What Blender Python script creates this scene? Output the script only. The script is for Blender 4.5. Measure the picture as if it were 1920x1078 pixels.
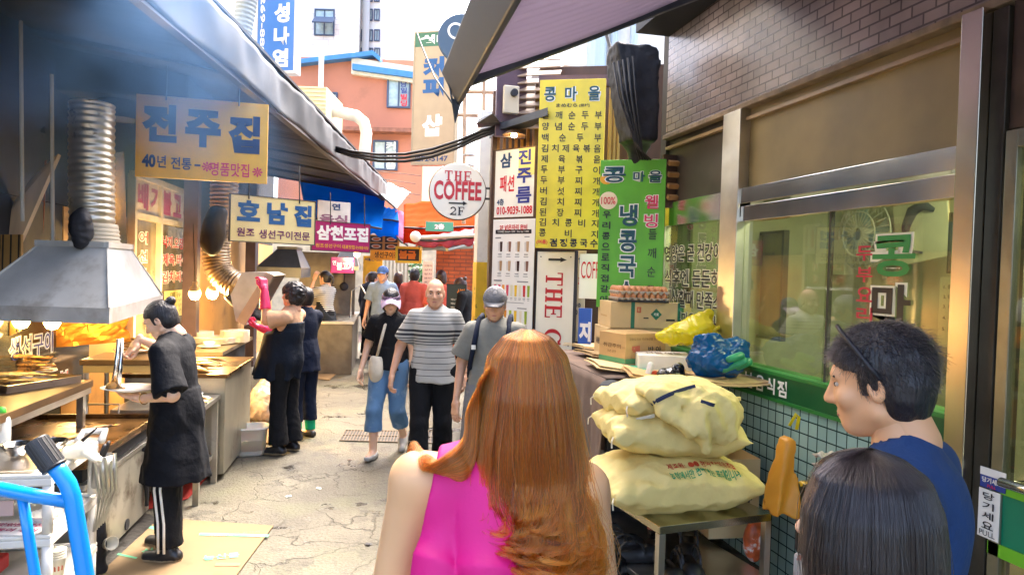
import bpy, math, random
import numpy as np
from mathutils import Vector, Matrix, Euler
for o in list(bpy.data.objects): bpy.data.objects.remove(o)
S = bpy.context.scene
COL = S.collection
# ------------------------------------------------------------------ camera
FPX = 1300.0; CXP = 960.0; CYP = 539.0
CAMH = 1.75
yaw, pitch, roll = math.radians(13.4), math.radians(-1.32), math.radians(1.7)
F0 = Vector((math.sin(yaw)*math.cos(pitch), math.cos(yaw)*math.cos(pitch), math.sin(pitch)))
R0 = Vector((math.cos(yaw), -math.sin(yaw), 0)); U0 = R0.cross(F0)
RC = math.cos(roll)*R0 + math.sin(roll)*U0
UC = -math.sin(roll)*R0 + math.cos(roll)*U0
CAMP = Vector((0, 0, CAMH))
cd = bpy.data.cameras.new('camera'); cam = bpy.data.objects.new('camera', cd); COL.objects.link(cam)
cd.sensor_width = 36; cd.lens = 36*FPX/1920; cd.clip_end = 600; cd.clip_start = 0.05
M = Matrix(((RC.x, UC.x, -F0.x, 0), (RC.y, UC.y, -F0.y, 0), (RC.z, UC.z, -F0.z, CAMH), (0, 0, 0, 1)))
cam.matrix_world = M
S.camera = cam
# ------------------------------------------------------------------ light
w = bpy.data.worlds.new("World"); S.world = w; w.use_nodes = True
nt = w.node_tree
bg = nt.nodes['Background']
sky = nt.nodes.new('ShaderNodeTexSky'); sky.sky_type = 'NISHITA'; sky.sun_disc = False
SUN_EL, SUN_AZ = math.radians(58), math.radians(35)
sky.sun_elevation = SUN_EL; sky.sun_rotation = SUN_AZ
sky.air_density = 0.7; sky.dust_density = 6.0; sky.ozone_density = 0.3; sky.altitude = 0
nt.links.new(sky.outputs[0], bg.inputs[0]); bg.inputs[1].default_value = 0.15
sd = bpy.data.lights.new('sun', 'SUN'); so = bpy.data.objects.new('sun', sd); COL.objects.link(so)
sd.energy = 0.5; sd.angle = math.radians(30); sd.color = (1.0, 0.93, 0.80)
sdir = Vector((math.sin(SUN_AZ)*math.cos(SUN_EL), math.cos(SUN_AZ)*math.cos(SUN_EL), math.sin(SUN_EL)))
so.rotation_euler = sdir.to_track_quat('Z', 'Y').to_euler()
so['kind'] = 'helper'
S.view_settings.view_transform = 'Standard'; S.view_settings.look = 'None'
S.view_settings.gamma = 1; S.view_settings.exposure = 3.4
S.render.engine = 'CYCLES'
try:
    S.cycles.use_denoising = True
    S.cycles.max_bounces = 8; S.cycles.transparent_max_bounces = 16
    S.cycles.volume_step_rate = 3.0; S.cycles.volume_max_steps = 96
    S.cycles.sample_clamp_indirect = 6.0
except Exception: pass
# ------------------------------------------------------------------ pixel -> world
def ray(px, py): return F0 + RC*((px-CXP)/FPX) + UC*((CYP-py)/FPX)
def P(px, py, d): return CAMP + ray(px, py)*d
def PZ(px, py, z):
    r = ray(px, py); return CAMP + r*((z-CAMH)/r.z)
def PX(px, py, X):
    r = ray(px, py); return CAMP + r*(X/r.x)
def px_of(p):
    v = Vector(p)-CAMP; d = v.dot(F0); return (CXP+FPX*v.dot(RC)/d, CYP-FPX*v.dot(UC)/d, d)
V = Vector
rnd = random.Random(7)
# left row frame: s along the row (away), t to the left
LA = math.radians(3.0)
LS = Vector((math.sin(LA), math.cos(LA), 0)); LT = Vector((-math.cos(LA), math.sin(LA), 0))
def L(s, t, z): return LS*s + LT*t + Vector((0, 0, z))
LROT = -LA      # rotation about z of things aligned to the row (local y = along)
def LINV(p): return (p.x*LS.x+p.y*LS.y, p.x*LT.x+p.y*LT.y)
def PL(px, py, t):       # pixel onto plane of constant t
    r = ray(px, py); k = t/(r.x*LT.x+r.y*LT.y); return CAMP + r*k
# ------------------------------------------------------------------ materials
MATS = {}
def _n(nt, t, **kw):
    n = nt.nodes.new(t)
    for k, v in kw.items(): setattr(n, k, v)
    return n
def mat(name, col, rough=0.6, metal=0.0, var=0.0, vscale=6.0, bump=0.0, bscale=40.0, spec=0.5, emit=0, ecol=None,
        dirt=None, dscale=4.0, dlo=0.5, dhi=0.7, aniso=None, coat=0.0, trans=0.0, alpha=1.0, sheen=0.0, sss=0.0, stretch=None):
    if name in MATS: return MATS[name]
    m = bpy.data.materials.new(name); m.use_nodes = True; nt = m.node_tree
    b = nt.nodes['Principled BSDF']
    c = tuple(col)+(1,) if len(col) == 3 else tuple(col)
    b.inputs['Base Color'].default_value = c
    b.inputs['Roughness'].default_value = rough; b.inputs['Metallic'].default_value = metal
    b.inputs['Specular IOR Level'].default_value = spec
    if coat: b.inputs['Coat Weight'].default_value = coat
    if trans: b.inputs['Transmission Weight'].default_value = trans
    if sheen: b.inputs['Sheen Weight'].default_value = sheen
    if sss:
        b.inputs['Subsurface Weight'].default_value = sss; b.inputs['Subsurface Radius'].default_value = (0.01, 0.004, 0.002); b.inputs['Subsurface Scale'].default_value = 1.0
    if emit:
        b.inputs['Emission Color'].default_value = tuple(ecol or col)[:3]+(1,); b.inputs['Emission Strength'].default_value = emit
    tc = _n(nt, 'ShaderNodeTexCoord'); vec = tc.outputs['Object']
    if stretch:
        mp = _n(nt, 'ShaderNodeMapping'); mp.inputs['Scale'].default_value = stretch
        nt.links.new(vec, mp.inputs[0]); vec = mp.outputs[0]
    if var or dirt:
        no = _n(nt, 'ShaderNodeTexNoise'); no.inputs['Scale'].default_value = vscale; no.inputs['Detail'].default_value = 6
        nt.links.new(vec, no.inputs['Vector'])
        mx = _n(nt, 'ShaderNodeMix', data_type='RGBA')
        nt.links.new(no.outputs[0], mx.inputs[0])
        mx.inputs[6].default_value = tuple(x*(1-var) for x in c[:3])+(1,)
        mx.inputs[7].default_value = tuple(min(1, x*(1+var)) for x in c[:3])+(1,)
        out = mx.outputs[2]
        # widen noise contrast
        mr = _n(nt, 'ShaderNodeMapRange'); mr.inputs[1].default_value = 0.3; mr.inputs[2].default_value = 0.7
        nt.links.new(no.outputs[0], mr.inputs[0]); nt.links.new(mr.outputs[0], mx.inputs[0])
        if dirt:
            n2 = _n(nt, 'ShaderNodeTexNoise'); n2.inputs['Scale'].default_value = dscale; n2.inputs['Detail'].default_value = 8; n2.inputs['Roughness'].default_value = 0.65
            nt.links.new(vec, n2.inputs['Vector'])
            r2 = _n(nt, 'ShaderNodeMapRange'); r2.inputs[1].default_value = dlo; r2.inputs[2].default_value = dhi
            nt.links.new(n2.outputs[0], r2.inputs[0])
            m2 = _n(nt, 'ShaderNodeMix', data_type='RGBA'); nt.links.new(r2.outputs[0], m2.inputs[0])
            nt.links.new(out, m2.inputs[6]); m2.inputs[7].default_value = tuple(dirt)+(1,)
            out = m2.outputs[2]
        nt.links.new(out, b.inputs['Base Color'])
        rr = _n(nt, 'ShaderNodeMapRange'); rr.inputs[3].default_value = max(0.03, rough*0.8); rr.inputs[4].default_value = min(1, rough*1.25)
        nt.links.new(no.outputs[0], rr.inputs[0]); nt.links.new(rr.outputs[0], b.inputs['Roughness'])
    if bump:
        nb = _n(nt, 'ShaderNodeTexNoise'); nb.inputs['Scale'].default_value = bscale; nb.inputs['Detail'].default_value = 5
        nt.links.new(vec, nb.inputs['Vector'])
        bp = _n(nt, 'ShaderNodeBump'); bp.inputs['Strength'].default_value = bump; bp.inputs['Distance'].default_value = 0.01
        nt.links.new(nb.outputs[0], bp.inputs['Height']); nt.links.new(bp.outputs[0], b.inputs['Normal'])
    m['noimg'] = 1
    MATS[name] = m
    return m
def glassmat(name, tint=(0.9, 0.95, 0.85), refl=1.0, dust=0.0, dustcol=(0.5, 0.5, 0.35), rough=0.02):
    if name in MATS: return MATS[name]
    m = bpy.data.materials.new(name); m.use_nodes = True; nt = m.node_tree
    nt.nodes.clear()
    out = _n(nt, 'ShaderNodeOutputMaterial'); tr = _n(nt, 'ShaderNodeBsdfTransparent'); tr.inputs[0].default_value = tint+(1,)
    gl = _n(nt, 'ShaderNodeBsdfGlossy'); gl.inputs['Roughness'].default_value = rough
    fr = _n(nt, 'ShaderNodeFresnel'); fr.inputs[0].default_value = 1.55
    mu = _n(nt, 'ShaderNodeMath', operation='MULTIPLY'); mu.inputs[1].default_value = refl; mu.use_clamp = True
    nt.links.new(fr.outputs[0], mu.inputs[0])
    ge = _n(nt, 'ShaderNodeNewGeometry'); iv = _n(nt, 'ShaderNodeMath', operation='SUBTRACT'); iv.inputs[0].default_value = 1; nt.links.new(ge.outputs['Backfacing'], iv.inputs[1]); m9 = _n(nt, 'ShaderNodeMath', operation='MULTIPLY'); nt.links.new(mu.outputs[0], m9.inputs[0]); nt.links.new(iv.outputs[0], m9.inputs[1])
    mx = _n(nt, 'ShaderNodeMixShader'); nt.links.new(m9.outputs[0], mx.inputs[0])
    src = tr.outputs[0]
    if dust:
        df = _n(nt, 'ShaderNodeBsdfDiffuse'); df.inputs[0].default_value = dustcol+(1,)
        tc = _n(nt, 'ShaderNodeTexCoord'); no = _n(nt, 'ShaderNodeTexNoise'); no.inputs['Scale'].default_value = 3; no.inputs['Detail'].default_value = 7
        nt.links.new(tc.outputs['Object'], no.inputs['Vector'])
        m3 = _n(nt, 'ShaderNodeMath', operation='MULTIPLY'); m3.inputs[1].default_value = dust*2
        nt.links.new(no.outputs[0], m3.inputs[0])
        ms = _n(nt, 'ShaderNodeMixShader'); nt.links.new(m3.outputs[0], ms.inputs[0]); nt.links.new(src, ms.inputs[1]); nt.links.new(df.outputs[0], ms.inputs[2])
        src = ms.outputs[0]
    nt.links.new(src, mx.inputs[1]); nt.links.new(gl.outputs[0], mx.inputs[2]); nt.links.new(mx.outputs[0], out.inputs[0])
    MATS[name] = m; return m
def film(name, col, rough=.25, tr=.35, bump=.5, spec=.6):
    m = mat(name, col, rough, spec=spec, bump=bump, bscale=16); nt = m.node_tree; b = nt.nodes['Principled BSDF']; out = [n for n in nt.nodes if n.type == 'OUTPUT_MATERIAL'][0]
    t = _n(nt, 'ShaderNodeBsdfTranslucent'); t.inputs[0].default_value = tuple(col)+(1,); mx = _n(nt, 'ShaderNodeMixShader'); mx.inputs[0].default_value = tr; nt.links.new(b.outputs[0], mx.inputs[1]); nt.links.new(t.outputs[0], mx.inputs[2]); nt.links.new(mx.outputs[0], out.inputs[0]); return m
# ------------------------------------------------------------------ mesh builder
class MB:
    def __init__(s): s.v = []; s.f = []; s.m = []; s.mats = []
    def mi(s, m):
        if m is None: return 0
        if m not in s.mats: s.mats.append(m)
        return s.mats.index(m)
    def add(s, vs, fs, m=None):
        b = len(s.v); k = s.mi(m)
        s.v.extend([tuple(v) for v in vs])
        for f in fs: s.f.append(tuple(i+b for i in f)); s.m.append(k)
        return s
    def box(s, c, size, m=None, rot=None):
        if m is not None and not isinstance(m, bpy.types.Material): m, rot = None, m
        x, y, z = size[0]/2, size[1]/2, size[2]/2
        vs = [V((sx*x, sy*y, sz*z)) for sz in (-1, 1) for sy in (-1, 1) for sx in (-1, 1)]
        if rot is not None:
            if not isinstance(rot, Matrix): rot = Euler(rot).to_matrix() if hasattr(rot, '__len__') else Matrix.Rotation(rot, 3, 'Z')
            vs = [rot @ v for v in vs]
        vs = [v+V(c) for v in vs]
        return s.add(vs, [(0, 2, 3, 1), (4, 5, 7, 6), (0, 1, 5, 4), (2, 6, 7, 3), (0, 4, 6, 2), (1, 3, 7, 5)], m)
    def box2(s, lo, hi, m=None): return s.box([(a+b)/2 for a, b in zip(lo, hi)], [abs(b-a) for a, b in zip(lo, hi)], m)
    def hexa(s, p, m=None):       # 8 points: bottom 4 loop, top 4 loop
        return s.add(p, [(3, 2, 1, 0), (4, 5, 6, 7), (0, 1, 5, 4), (1, 2, 6, 5), (2, 3, 7, 6), (3, 0, 4, 7)], m)
    def cyl(s, a, b, r, r2=None, n=12, m=None, caps=True):
        a, b = V(a), V(b); r2 = r if r2 is None else r2
        d = (b-a).normalized(); q = d.orthogonal().normalized(); e = d.cross(q)
        vs = []
        for c, rr in ((a, r), (b, r2)):
            for i in range(n):
                t = 2*math.pi*i/n; vs.append(c+q*math.cos(t)*rr+e*math.sin(t)*rr)
        fs = [(i, (i+1) % n, n+(i+1) % n, n+i) for i in range(n)]
        if caps: fs += [tuple(range(n))[::-1], tuple(range(n, 2*n))]
        return s.add(vs, fs, m)
    def tube(s, pts, r, n=8, m=None, closed=False):
        pts = [V(p) for p in pts]; N = len(pts); rs = r if hasattr(r, '__len__') else [r]*N
        vs = []; q = None
        for i, p in enumerate(pts):
            d = (pts[(i+1) % N if closed else min(i+1, N-1)]-pts[(i-1) % N if closed else max(i-1, 0)]).normalized()
            if q is None: q = d.orthogonal().normalized()
            q = (q-d*q.dot(d)); q = q.normalized() if q.length > 1e-6 else d.orthogonal().normalized()
            e = d.cross(q)
            for k in range(n):
                t = 2*math.pi*k/n; vs.append(p+(q*math.cos(t)+e*math.sin(t))*rs[i])
        fs = []
        for i in range(N if closed else N-1):
            j = (i+1) % N
            for k in range(n): fs.append((i*n+k, i*n+(k+1) % n, j*n+(k+1) % n, j*n+k))
        if not closed: fs += [tuple(range(n))[::-1], tuple(range((N-1)*n, N*n))]
        return s.add(vs, fs, m)
    def lathe(s, prof, c=(0, 0, 0), n=24, m=None, sx=1, sy=1, rot=None):
        vs = []; c = V(c)
        for r, z in prof:
            for i in range(n):
                t = 2*math.pi*i/n; p = V((r*math.cos(t)*sx, r*math.sin(t)*sy, z))
                vs.append(c+(rot @ p if rot is not None else p))
        fs = []
        for j in range(len(prof)-1):
            for i in range(n): fs.append((j*n+i, j*n+(i+1) % n, (j+1)*n+(i+1) % n, (j+1)*n+i))
        if prof[0][0] > 1e-5: fs.append(tuple(range(n))[::-1])
        if prof[-1][0] > 1e-5: fs.append(tuple(range((len(prof)-1)*n, len(prof)*n)))
        return s.add(vs, fs, m)
    def ell(s, c, r, m=None, nu=14, nv=8, rot=None):
        vs = []; c = V(c)
        for j in range(nv+1):
            ph = -math.pi/2+math.pi*j/nv
            for i in range(nu):
                t = 2*math.pi*i/nu
                p = V((math.cos(ph)*math.cos(t)*r[0], math.cos(ph)*math.sin(t)*r[1], math.sin(ph)*r[2]))
                vs.append(c+(rot @ p if rot is not None else p))
        fs = [(j*nu+i, j*nu+(i+1) % nu, (j+1)*nu+(i+1) % nu, (j+1)*nu+i) for j in range(nv) for i in range(nu)]
        return s.add(vs, fs, m)
    def prism(s, outline, axis_vec, m=None):
        o = [V(p) for p in outline]; n = len(o); a = V(axis_vec)
        vs = o+[p+a for p in o]
        return s.add(vs, [tuple(range(n))[::-1], tuple(range(n, 2*n))]+[(i, (i+1) % n, n+(i+1) % n, n+i) for i in range(n)], m)
    def quad(s, a, b, c, d, m=None): return s.add([a, b, c, d], [(0, 1, 2, 3)], m)
    def grid(s, fn, nu, nv, m=None):
        vs = [fn(i/nu, j/nv) for j in range(nv+1) for i in range(nu+1)]
        return s.add(vs, [(j*(nu+1)+i, j*(nu+1)+i+1, (j+1)*(nu+1)+i+1, (j+1)*(nu+1)+i) for j in range(nv) for i in range(nu)], m)
    def build(s, name, m=None, parent=None, smooth=False, bevel=0, loc=None, rz=None, solid=0, sub=0):
        me = bpy.data.meshes.new(name); me.from_pydata(s.v, [], s.f)
        mats = s.mats or ([m] if m else [])
        if m is not None and s.mats and m not in s.mats: pass
        for x in mats: me.materials.append(x)
        if len(mats) > 1: me.polygons.foreach_set('material_index', s.m)
        if smooth: me.polygons.foreach_set('use_smooth', [True]*len(me.polygons))
        me.update()
        o = bpy.data.objects.new(name, me); COL.objects.link(o)
        if parent is not None: o.parent = parent
        if loc is not None: o.location = loc
        if rz is not None: o.rotation_euler = (0, 0, rz)
        if solid:
            mo = o.modifiers.new('s', 'SOLIDIFY'); mo.thickness = solid; mo.offset = 0
        if sub:
            mo = o.modifiers.new('ss', 'SUBSURF'); mo.levels = sub; mo.render_levels = sub
        if bevel:
            mo = o.modifiers.new('b', 'BEVEL'); mo.width = bevel; mo.segments = 2; mo.limit_method = 'ANGLE'; mo.angle_limit = math.radians(40)
        return o
def thing(name, label, cat, loc=(0, 0, 0), rz=0, group=None):
    o = bpy.data.objects.new(name, None); COL.objects.link(o); o.empty_display_size = 0.1
    o.location = loc; o.rotation_euler = (0, 0, rz); tag(o, label, cat, group); return o
def tag(o, label, cat, group=None):
    o['label'] = label; o['category'] = cat
    if group: o['group'] = group
    return o
def struct(o): o['kind'] = 'structure'; return o
def children(o): return [c for c in bpy.data.objects if c.parent == o]
def copy_tree(o, label=None, parent=None):
    c = o.copy(); COL.objects.link(c)
    if parent is not None: c.parent = parent
    if label: c['label'] = label
    for ch in children(o): copy_tree(ch, None, c)
    return c
# ------------------------------------------------------------------ lettering
_GC = {}
def glyphs(txt, bold=0.0, shear=0.0):
    k = (txt, bold, shear)
    if k in _GC: return _GC[k]
    cu = bpy.data.curves.new('t', 'FONT'); cu.body = txt; cu.size = 1; cu.offset = bold; cu.shear = shear; cu.resolution_u = 3
    ob = bpy.data.objects.new('t', cu)
    me = bpy.data.meshes.new_from_object(ob)
    vs = np.array([v.co[:2] for v in me.vertices]) if len(me.vertices) else np.zeros((0, 2))
    fs = [tuple(p.vertices) for p in me.polygons]
    bpy.data.meshes.remove(me); bpy.data.objects.remove(ob); bpy.data.curves.remove(cu)
    if len(vs):
        lo, hi = vs.min(0), vs.max(0); vs = (vs-(lo+hi)/2)/np.maximum(hi-lo, 1e-6)
        ar = (hi[0]-lo[0])/max(hi[1]-lo[1], 1e-6)
    else: ar = 1
    _GC[k] = (vs, fs, ar); return _GC[k]
def text2d(mb, fr, txt, cx, cy, w, h, m, bold=0.02, shear=0.0, lift=0.004, rot=0.0):
    """fr(u,v,l): point on the sign plane; w or h may be None to keep the aspect"""
    vs, fs, ar = glyphs(txt, bold, shear)
    if w is None: w = h*ar
    if h is None: h = w/ar
    c, s_ = math.cos(rot), math.sin(rot)
    mb.add([fr(cx+(x*w)*c-(y*h)*s_, cy+(x*w)*s_+(y*h)*c, lift) for x, y in vs], fs, m)
def serif(ch):
    """slab serif capital in a unit box: list of polygons"""
    T = 0.24; t = 0.09; P_ = []
    def R(x0, y0, x1, y1): P_.append([(x0, y0), (x1, y0), (x1, y1), (x0, y1)])
    if ch == 'T':
        R(.5-T/2, 0, .5+T/2, 1); R(0, 1-t, .5-T/2, 1); R(.5+T/2, 1-t, 1, 1); R(0, .68, t, 1-t); R(1-t, .68, 1, 1-t); R(.22, 0, .5-T/2, t); R(.5+T/2, 0, .78, t)
    elif ch == 'H':
        for x in (.1, .66): R(x, 0, x+T, 1); R(x-.1, 0, x, t); R(x+T, 0, x+T+.1, t); R(x-.1, 1-t, x, 1); R(x+T, 1-t, x+T+.1, 1)
        R(.34, .46, .66, .56)
    elif ch in 'EF':
        R(.1, 0, .1+T, 1); R(0, 0, .1, t); R(0, 1-t, .1, 1); R(.1+T, 1-t, .95, 1); R(.95-t, .7, .95, 1-t); R(.1+T, .46, .66, .56); R(.66, .36, .75, .66)
        if ch == 'E': R(.1+T, 0, 1, t); R(1-t, t, 1, .32)
        else: R(.1+T, 0, .5, t)
    elif ch in 'OC':
        n = 28; a0, a1 = (0, 2*math.pi) if ch == 'O' else (math.radians(42), math.radians(318))
        for i in range(n):
            q = []
            for k in (i, i+1):
                a = a0+(a1-a0)*k/n; q.append((a, ))
            A, B = q[0][0], q[1][0]
            o = lambda a: (.5+.5*math.cos(a), .5+.5*math.sin(a)); ii = lambda a: (.5+.27*math.cos(a), .5+.42*math.sin(a))
            P_.append([o(A), o(B), ii(B), ii(A)])
        if ch == 'C': R(.8, .64, .9, .98)
    elif ch == '2':
        n = 14; pts = []
        for i in range(n):
            a0 = math.radians(170)-math.radians(215)*i/n; a1 = math.radians(170)-math.radians(215)*(i+1)/n
            f = lambda a, r: (.48+r*math.cos(a), .68+r*.72*math.sin(a))
            P_.append([f(a0, .44), f(a1, .44), f(a1, .24), f(a0, .24)])
        P_.append([(.66, .5), (.86, .52), (.32, .14), (.04, .14)]); R(.04, 0, .95, .15); R(.85, .15, .95, .3)
    return P_
def serif_text(mb, fr, txt, cx, cy, w, h, m, gap=0.18, lift=0.004, rot=0.0):
    n = len(txt); lw = w/(n+gap*(n-1)); c, s_ = math.cos(rot), math.sin(rot)
    for i, ch in enumerate(txt):
        x0 = -w/2+i*lw*(1+gap)
        for p in serif(ch):
            q = [(x0+x*lw, (y-.5)*h) for x, y in p]
            q = [(cx+a*c-b*s_, cy+a*s_+b*c) for a, b in q]
            ar = sum(q[i-1][0]*q[i][1]-q[i][0]*q[i-1][1] for i in range(len(q)))
            if ar < 0: q = q[::-1]
            mb.add([fr(a, b, lift) for a, b in q], [tuple(range(len(q)))], m)
def sign_frame(x0, x1, yt, yb, d0, d1):
    """board seen between pixel columns x0..x1 and rows yt..yb at depths d0 (left) d1 (right): centre, width, height, z-rotation"""
    ym = (yt+yb)/2
    a, b = P(x0, ym, d0), P(x1, ym, d1)
    dx = b-a; dx.z = 0; wd = dx.length
    c = (a+b)/2; dm = (d0+d1)/2
    h = (yb-yt)/FPX*dm
    return c, wd, h, math.atan2(dx.y, dx.x)
def sign(name, label, cat, x0, x1, yt, yb, d0, d1, board, items, th=0.02, group=None, frame=None, fw=0.012, extra=None, edge=None, under=None):
    """items: (text, cu, cv, wu, hv, material[, kw]) in fractions of the board, cv measured from the top"""
    c, wd, h, rz = sign_frame(x0, x1, yt, yb, d0, d1)
    t = thing(name, label, cat, c, rz, group)
    b = MB().box((0, th/2, 0), (wd, th, h), board); b.build('board', board, t, bevel=0.002)
    fr = lambda u, v, l: V((u, -l, v))
    mb = MB()
    if under: under(mb, fr, wd, h)
    for it in items:
        kw = dict(it[6]) if len(it) > 6 else {}
        se = kw.pop('serif', False); out = kw.pop('outline', None)
        W = None if it[3] is None else it[3]*wd; Hh = None if it[4] is None else it[4]*h
        cx, cy = (it[1]-.5)*wd, (.5-it[2])*h
        if se: serif_text(mb, fr, it[0], cx, cy, W, Hh, it[5], **kw)
        else:
            if out:
                k2 = dict(kw); k2['bold'] = 0.075; k2['lift'] = 0.003
                text2d(mb, fr, it[0], cx, cy, None if W is None else W*1.14, None if Hh is None else Hh*1.14, out, **k2)
                kw.setdefault('lift', 0.006)
            text2d(mb, fr, it[0], cx, cy, W, Hh, it[5], **kw)
    if mb.v: mb.build('lettering', None, t)
    if frame:
        f = MB(); 
        for sx in (-1, 1): f.box((sx*(wd/2+fw/2), th/2, 0), (fw, th+.012, h+2*fw), frame)
        for sz in (-1, 1): f.box((0, th/2, sz*(h/2+fw/2)), (wd, th+.012, fw), frame)
        f.build('frame', frame, t)
    if extra: extra(t, wd, h, fr)
    return t
# =================================================================== colours
white_paint = mat('white_paint', (0.80, 0.78, 0.72), 0.5, var=0.08, dirt=(0.45, 0.40, 0.30), dscale=3, dlo=0.55, dhi=0.8)
cream_wall = mat('cream_wall', (0.72, 0.66, 0.50), 0.8, var=0.1, bump=0.2)
steel = mat('steel', (0.62, 0.60, 0.55), 0.32, 1.0, var=0.15, vscale=5, bump=0.05, bscale=8)
steel_bright = mat('steel_bright', (0.75, 0.74, 0.70), 0.16, 1.0, var=0.1, vscale=4, bump=0.12, bscale=2.5)
steel_dirty = mat('steel_dirty', (0.42, 0.40, 0.34), 0.4, 0.85, var=0.3, vscale=3, dirt=(0.10, 0.07, 0.04), dscale=5, dlo=0.52, dhi=0.72, bump=0.1, bscale=6)
galv = mat('galvanised', (0.60, 0.59, 0.55), 0.36, 0.35, var=0.22, vscale=3, dirt=(0.26, 0.21, 0.14), dscale=3.5, dlo=0.52, dhi=0.8, bump=.25, bscale=5)
dark_metal = mat('dark_metal', (0.05, 0.048, 0.045), 0.5, 0.4, var=0.3)
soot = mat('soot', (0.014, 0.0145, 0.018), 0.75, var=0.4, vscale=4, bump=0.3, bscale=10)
black_rubber = mat('black_rubber', (0.018, 0.018, 0.02), 0.5, var=0.2)
brown_wood = mat('brown_wood', (0.10, 0.05, 0.025), 0.55, var=0.35, vscale=12, bump=0.15)
cable_black = mat('cable_black', (0.015, 0.015, 0.018), 0.5)
# ------------------------------------------------------------------ ground
def ground_mat():
    m = bpy.data.materials.new('asphalt'); m.use_nodes = True; nt = m.node_tree; lk = nt.links.new
    b = nt.nodes['Principled BSDF']
    tc = _n(nt, 'ShaderNodeTexCoord'); ob = tc.outputs['Object']
    def noise(sc, det=6, rough=0.6):
        n = _n(nt, 'ShaderNodeTexNoise'); n.inputs['Scale'].default_value = sc; n.inputs['Detail'].default_value = det; n.inputs['Roughness'].default_value = rough
        lk(ob, n.inputs['Vector']); return n.outputs[0]
    def rng(s, a, b_, c=0, d=1):
        n = _n(nt, 'ShaderNodeMapRange'); n.inputs[1].default_value = a; n.inputs[2].default_value = b_; n.inputs[3].default_value = c; n.inputs[4].default_value = d; lk(s, n.inputs[0]); return n.outputs[0]
    def mix(f, a, b_):
        n = _n(nt, 'ShaderNodeMix', data_type='RGBA'); lk(f, n.inputs[0])
        for s, k in ((a, 6), (b_, 7)):
            if isinstance(s, tuple): n.inputs[k].default_value = s+(1,)
            else: lk(s, n.inputs[k])
        return n.outputs[2]
    def mul(a, b_):
        n = _n(nt, 'ShaderNodeMath', operation='MULTIPLY'); lk(a, n.inputs[0])
        if isinstance(b_, float): n.inputs[1].default_value = b_
        else: lk(b_, n.inputs[1])
        return n.outputs[0]
    c = mix(rng(noise(1.6), .35, .65), (0.076, 0.067, 0.046), (0.145, 0.130, 0.090))
    c = mix(rng(noise(55, 3), .5, .72), c, (0.05, 0.044, 0.03))            # aggregate
    c = mix(mul(rng(noise(0.9, 4), .5, .62), 0.5), c, (0.115, 0.118, 0.06))   # greenish cement smears
    # worn flakes: darker asphalt showing through
    fl = mul(rng(noise(3.2, 9, .72), .515, .58), rng(noise(0.55, 3), .44, .56))
    fl2 = mul(rng(noise(6.5, 9, .75), .55, .6), rng(noise(1.1, 3), .46, .56)); c = mix(mul(fl, 0.75), c, (0.034, 0.029, 0.02)); c = mix(mul(fl2, 0.7), c, (0.042, 0.036, 0.025))
    # cracks
    wn = _n(nt, 'ShaderNodeTexNoise'); wn.inputs['Scale'].default_value = 4; wn.inputs['Detail'].default_value = 5; lk(ob, wn.inputs['Vector'])
    va = _n(nt, 'ShaderNodeVectorMath', operation='SCALE'); va.inputs[3].default_value = 0.35; lk(wn.outputs[1], va.inputs[0])
    vb = _n(nt, 'ShaderNodeVectorMath', operation='ADD'); lk(va.outputs[0], vb.inputs[0]); lk(ob, vb.inputs[1])
    vo = _n(nt, 'ShaderNodeTexVoronoi', feature='DISTANCE_TO_EDGE'); vo.inputs['Scale'].default_value = 1.9; lk(vb.outputs[0], vo.inputs['Vector'])
    cr = mul(rng(vo.outputs[0], 0.004, 0.016, 1, 0), rng(noise(0.8, 3), .42, .55))
    c = mix(mul(cr, 0.6), c, (0.03, 0.026, 0.02))
    # wet dark patches
    wet = rng(noise(0.75, 7, .68), .57, .615)
    c = mix(mul(wet, 0.8), c, (0.022, 0.02, 0.017))
    lk(c, b.inputs['Base Color'])
    r = _n(nt, 'ShaderNodeMix', data_type='FLOAT'); lk(wet, r.inputs[0]); r.inputs[2].default_value = 0.62; r.inputs[3].default_value = 0.12
    lk(r.outputs[0], b.inputs['Roughness'])
    bp = _n(nt, 'ShaderNodeBump'); bp.inputs['Strength'].default_value = 0.6; bp.inputs['Distance'].default_value = 0.015
    hh = _n(nt, 'ShaderNodeMath', operation='SUBTRACT'); lk(noise(45, 4), hh.inputs[0]); lk(mul(cr, 1.5), hh.inputs[1])
    lk(hh.outputs[0], bp.inputs['Height']); lk(bp.outputs[0], b.inputs['Normal'])
    return m
g = MB().grid(lambda u, v: V((-150+300*u, -60+360*v, 0)), 12, 12)
struct(g.build('ground', ground_mat()))
def sheet(name, pts, z, m, kind=None):
    o = MB().add([PZ(a, b, z) for a, b in pts], [tuple(range(len(pts)))]).build(name, m)
    return struct(o) if kind else o
asph2 = mat('asphalt_dark', (0.10, 0.09, 0.068), 0.8, var=0.25, vscale=20, bump=0.3, bscale=60)
sheet('road_patch', [(577, 688), (868, 690), (855, 662), (620, 660)], 0.004, asph2, 1)
sheet('road_patch', [(560, 640), (720, 642), (718, 628), (572, 626)], 0.005, mat('dark_floor', (0.05, 0.025, 0.025), 0.5, var=0.3), 1)
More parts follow.
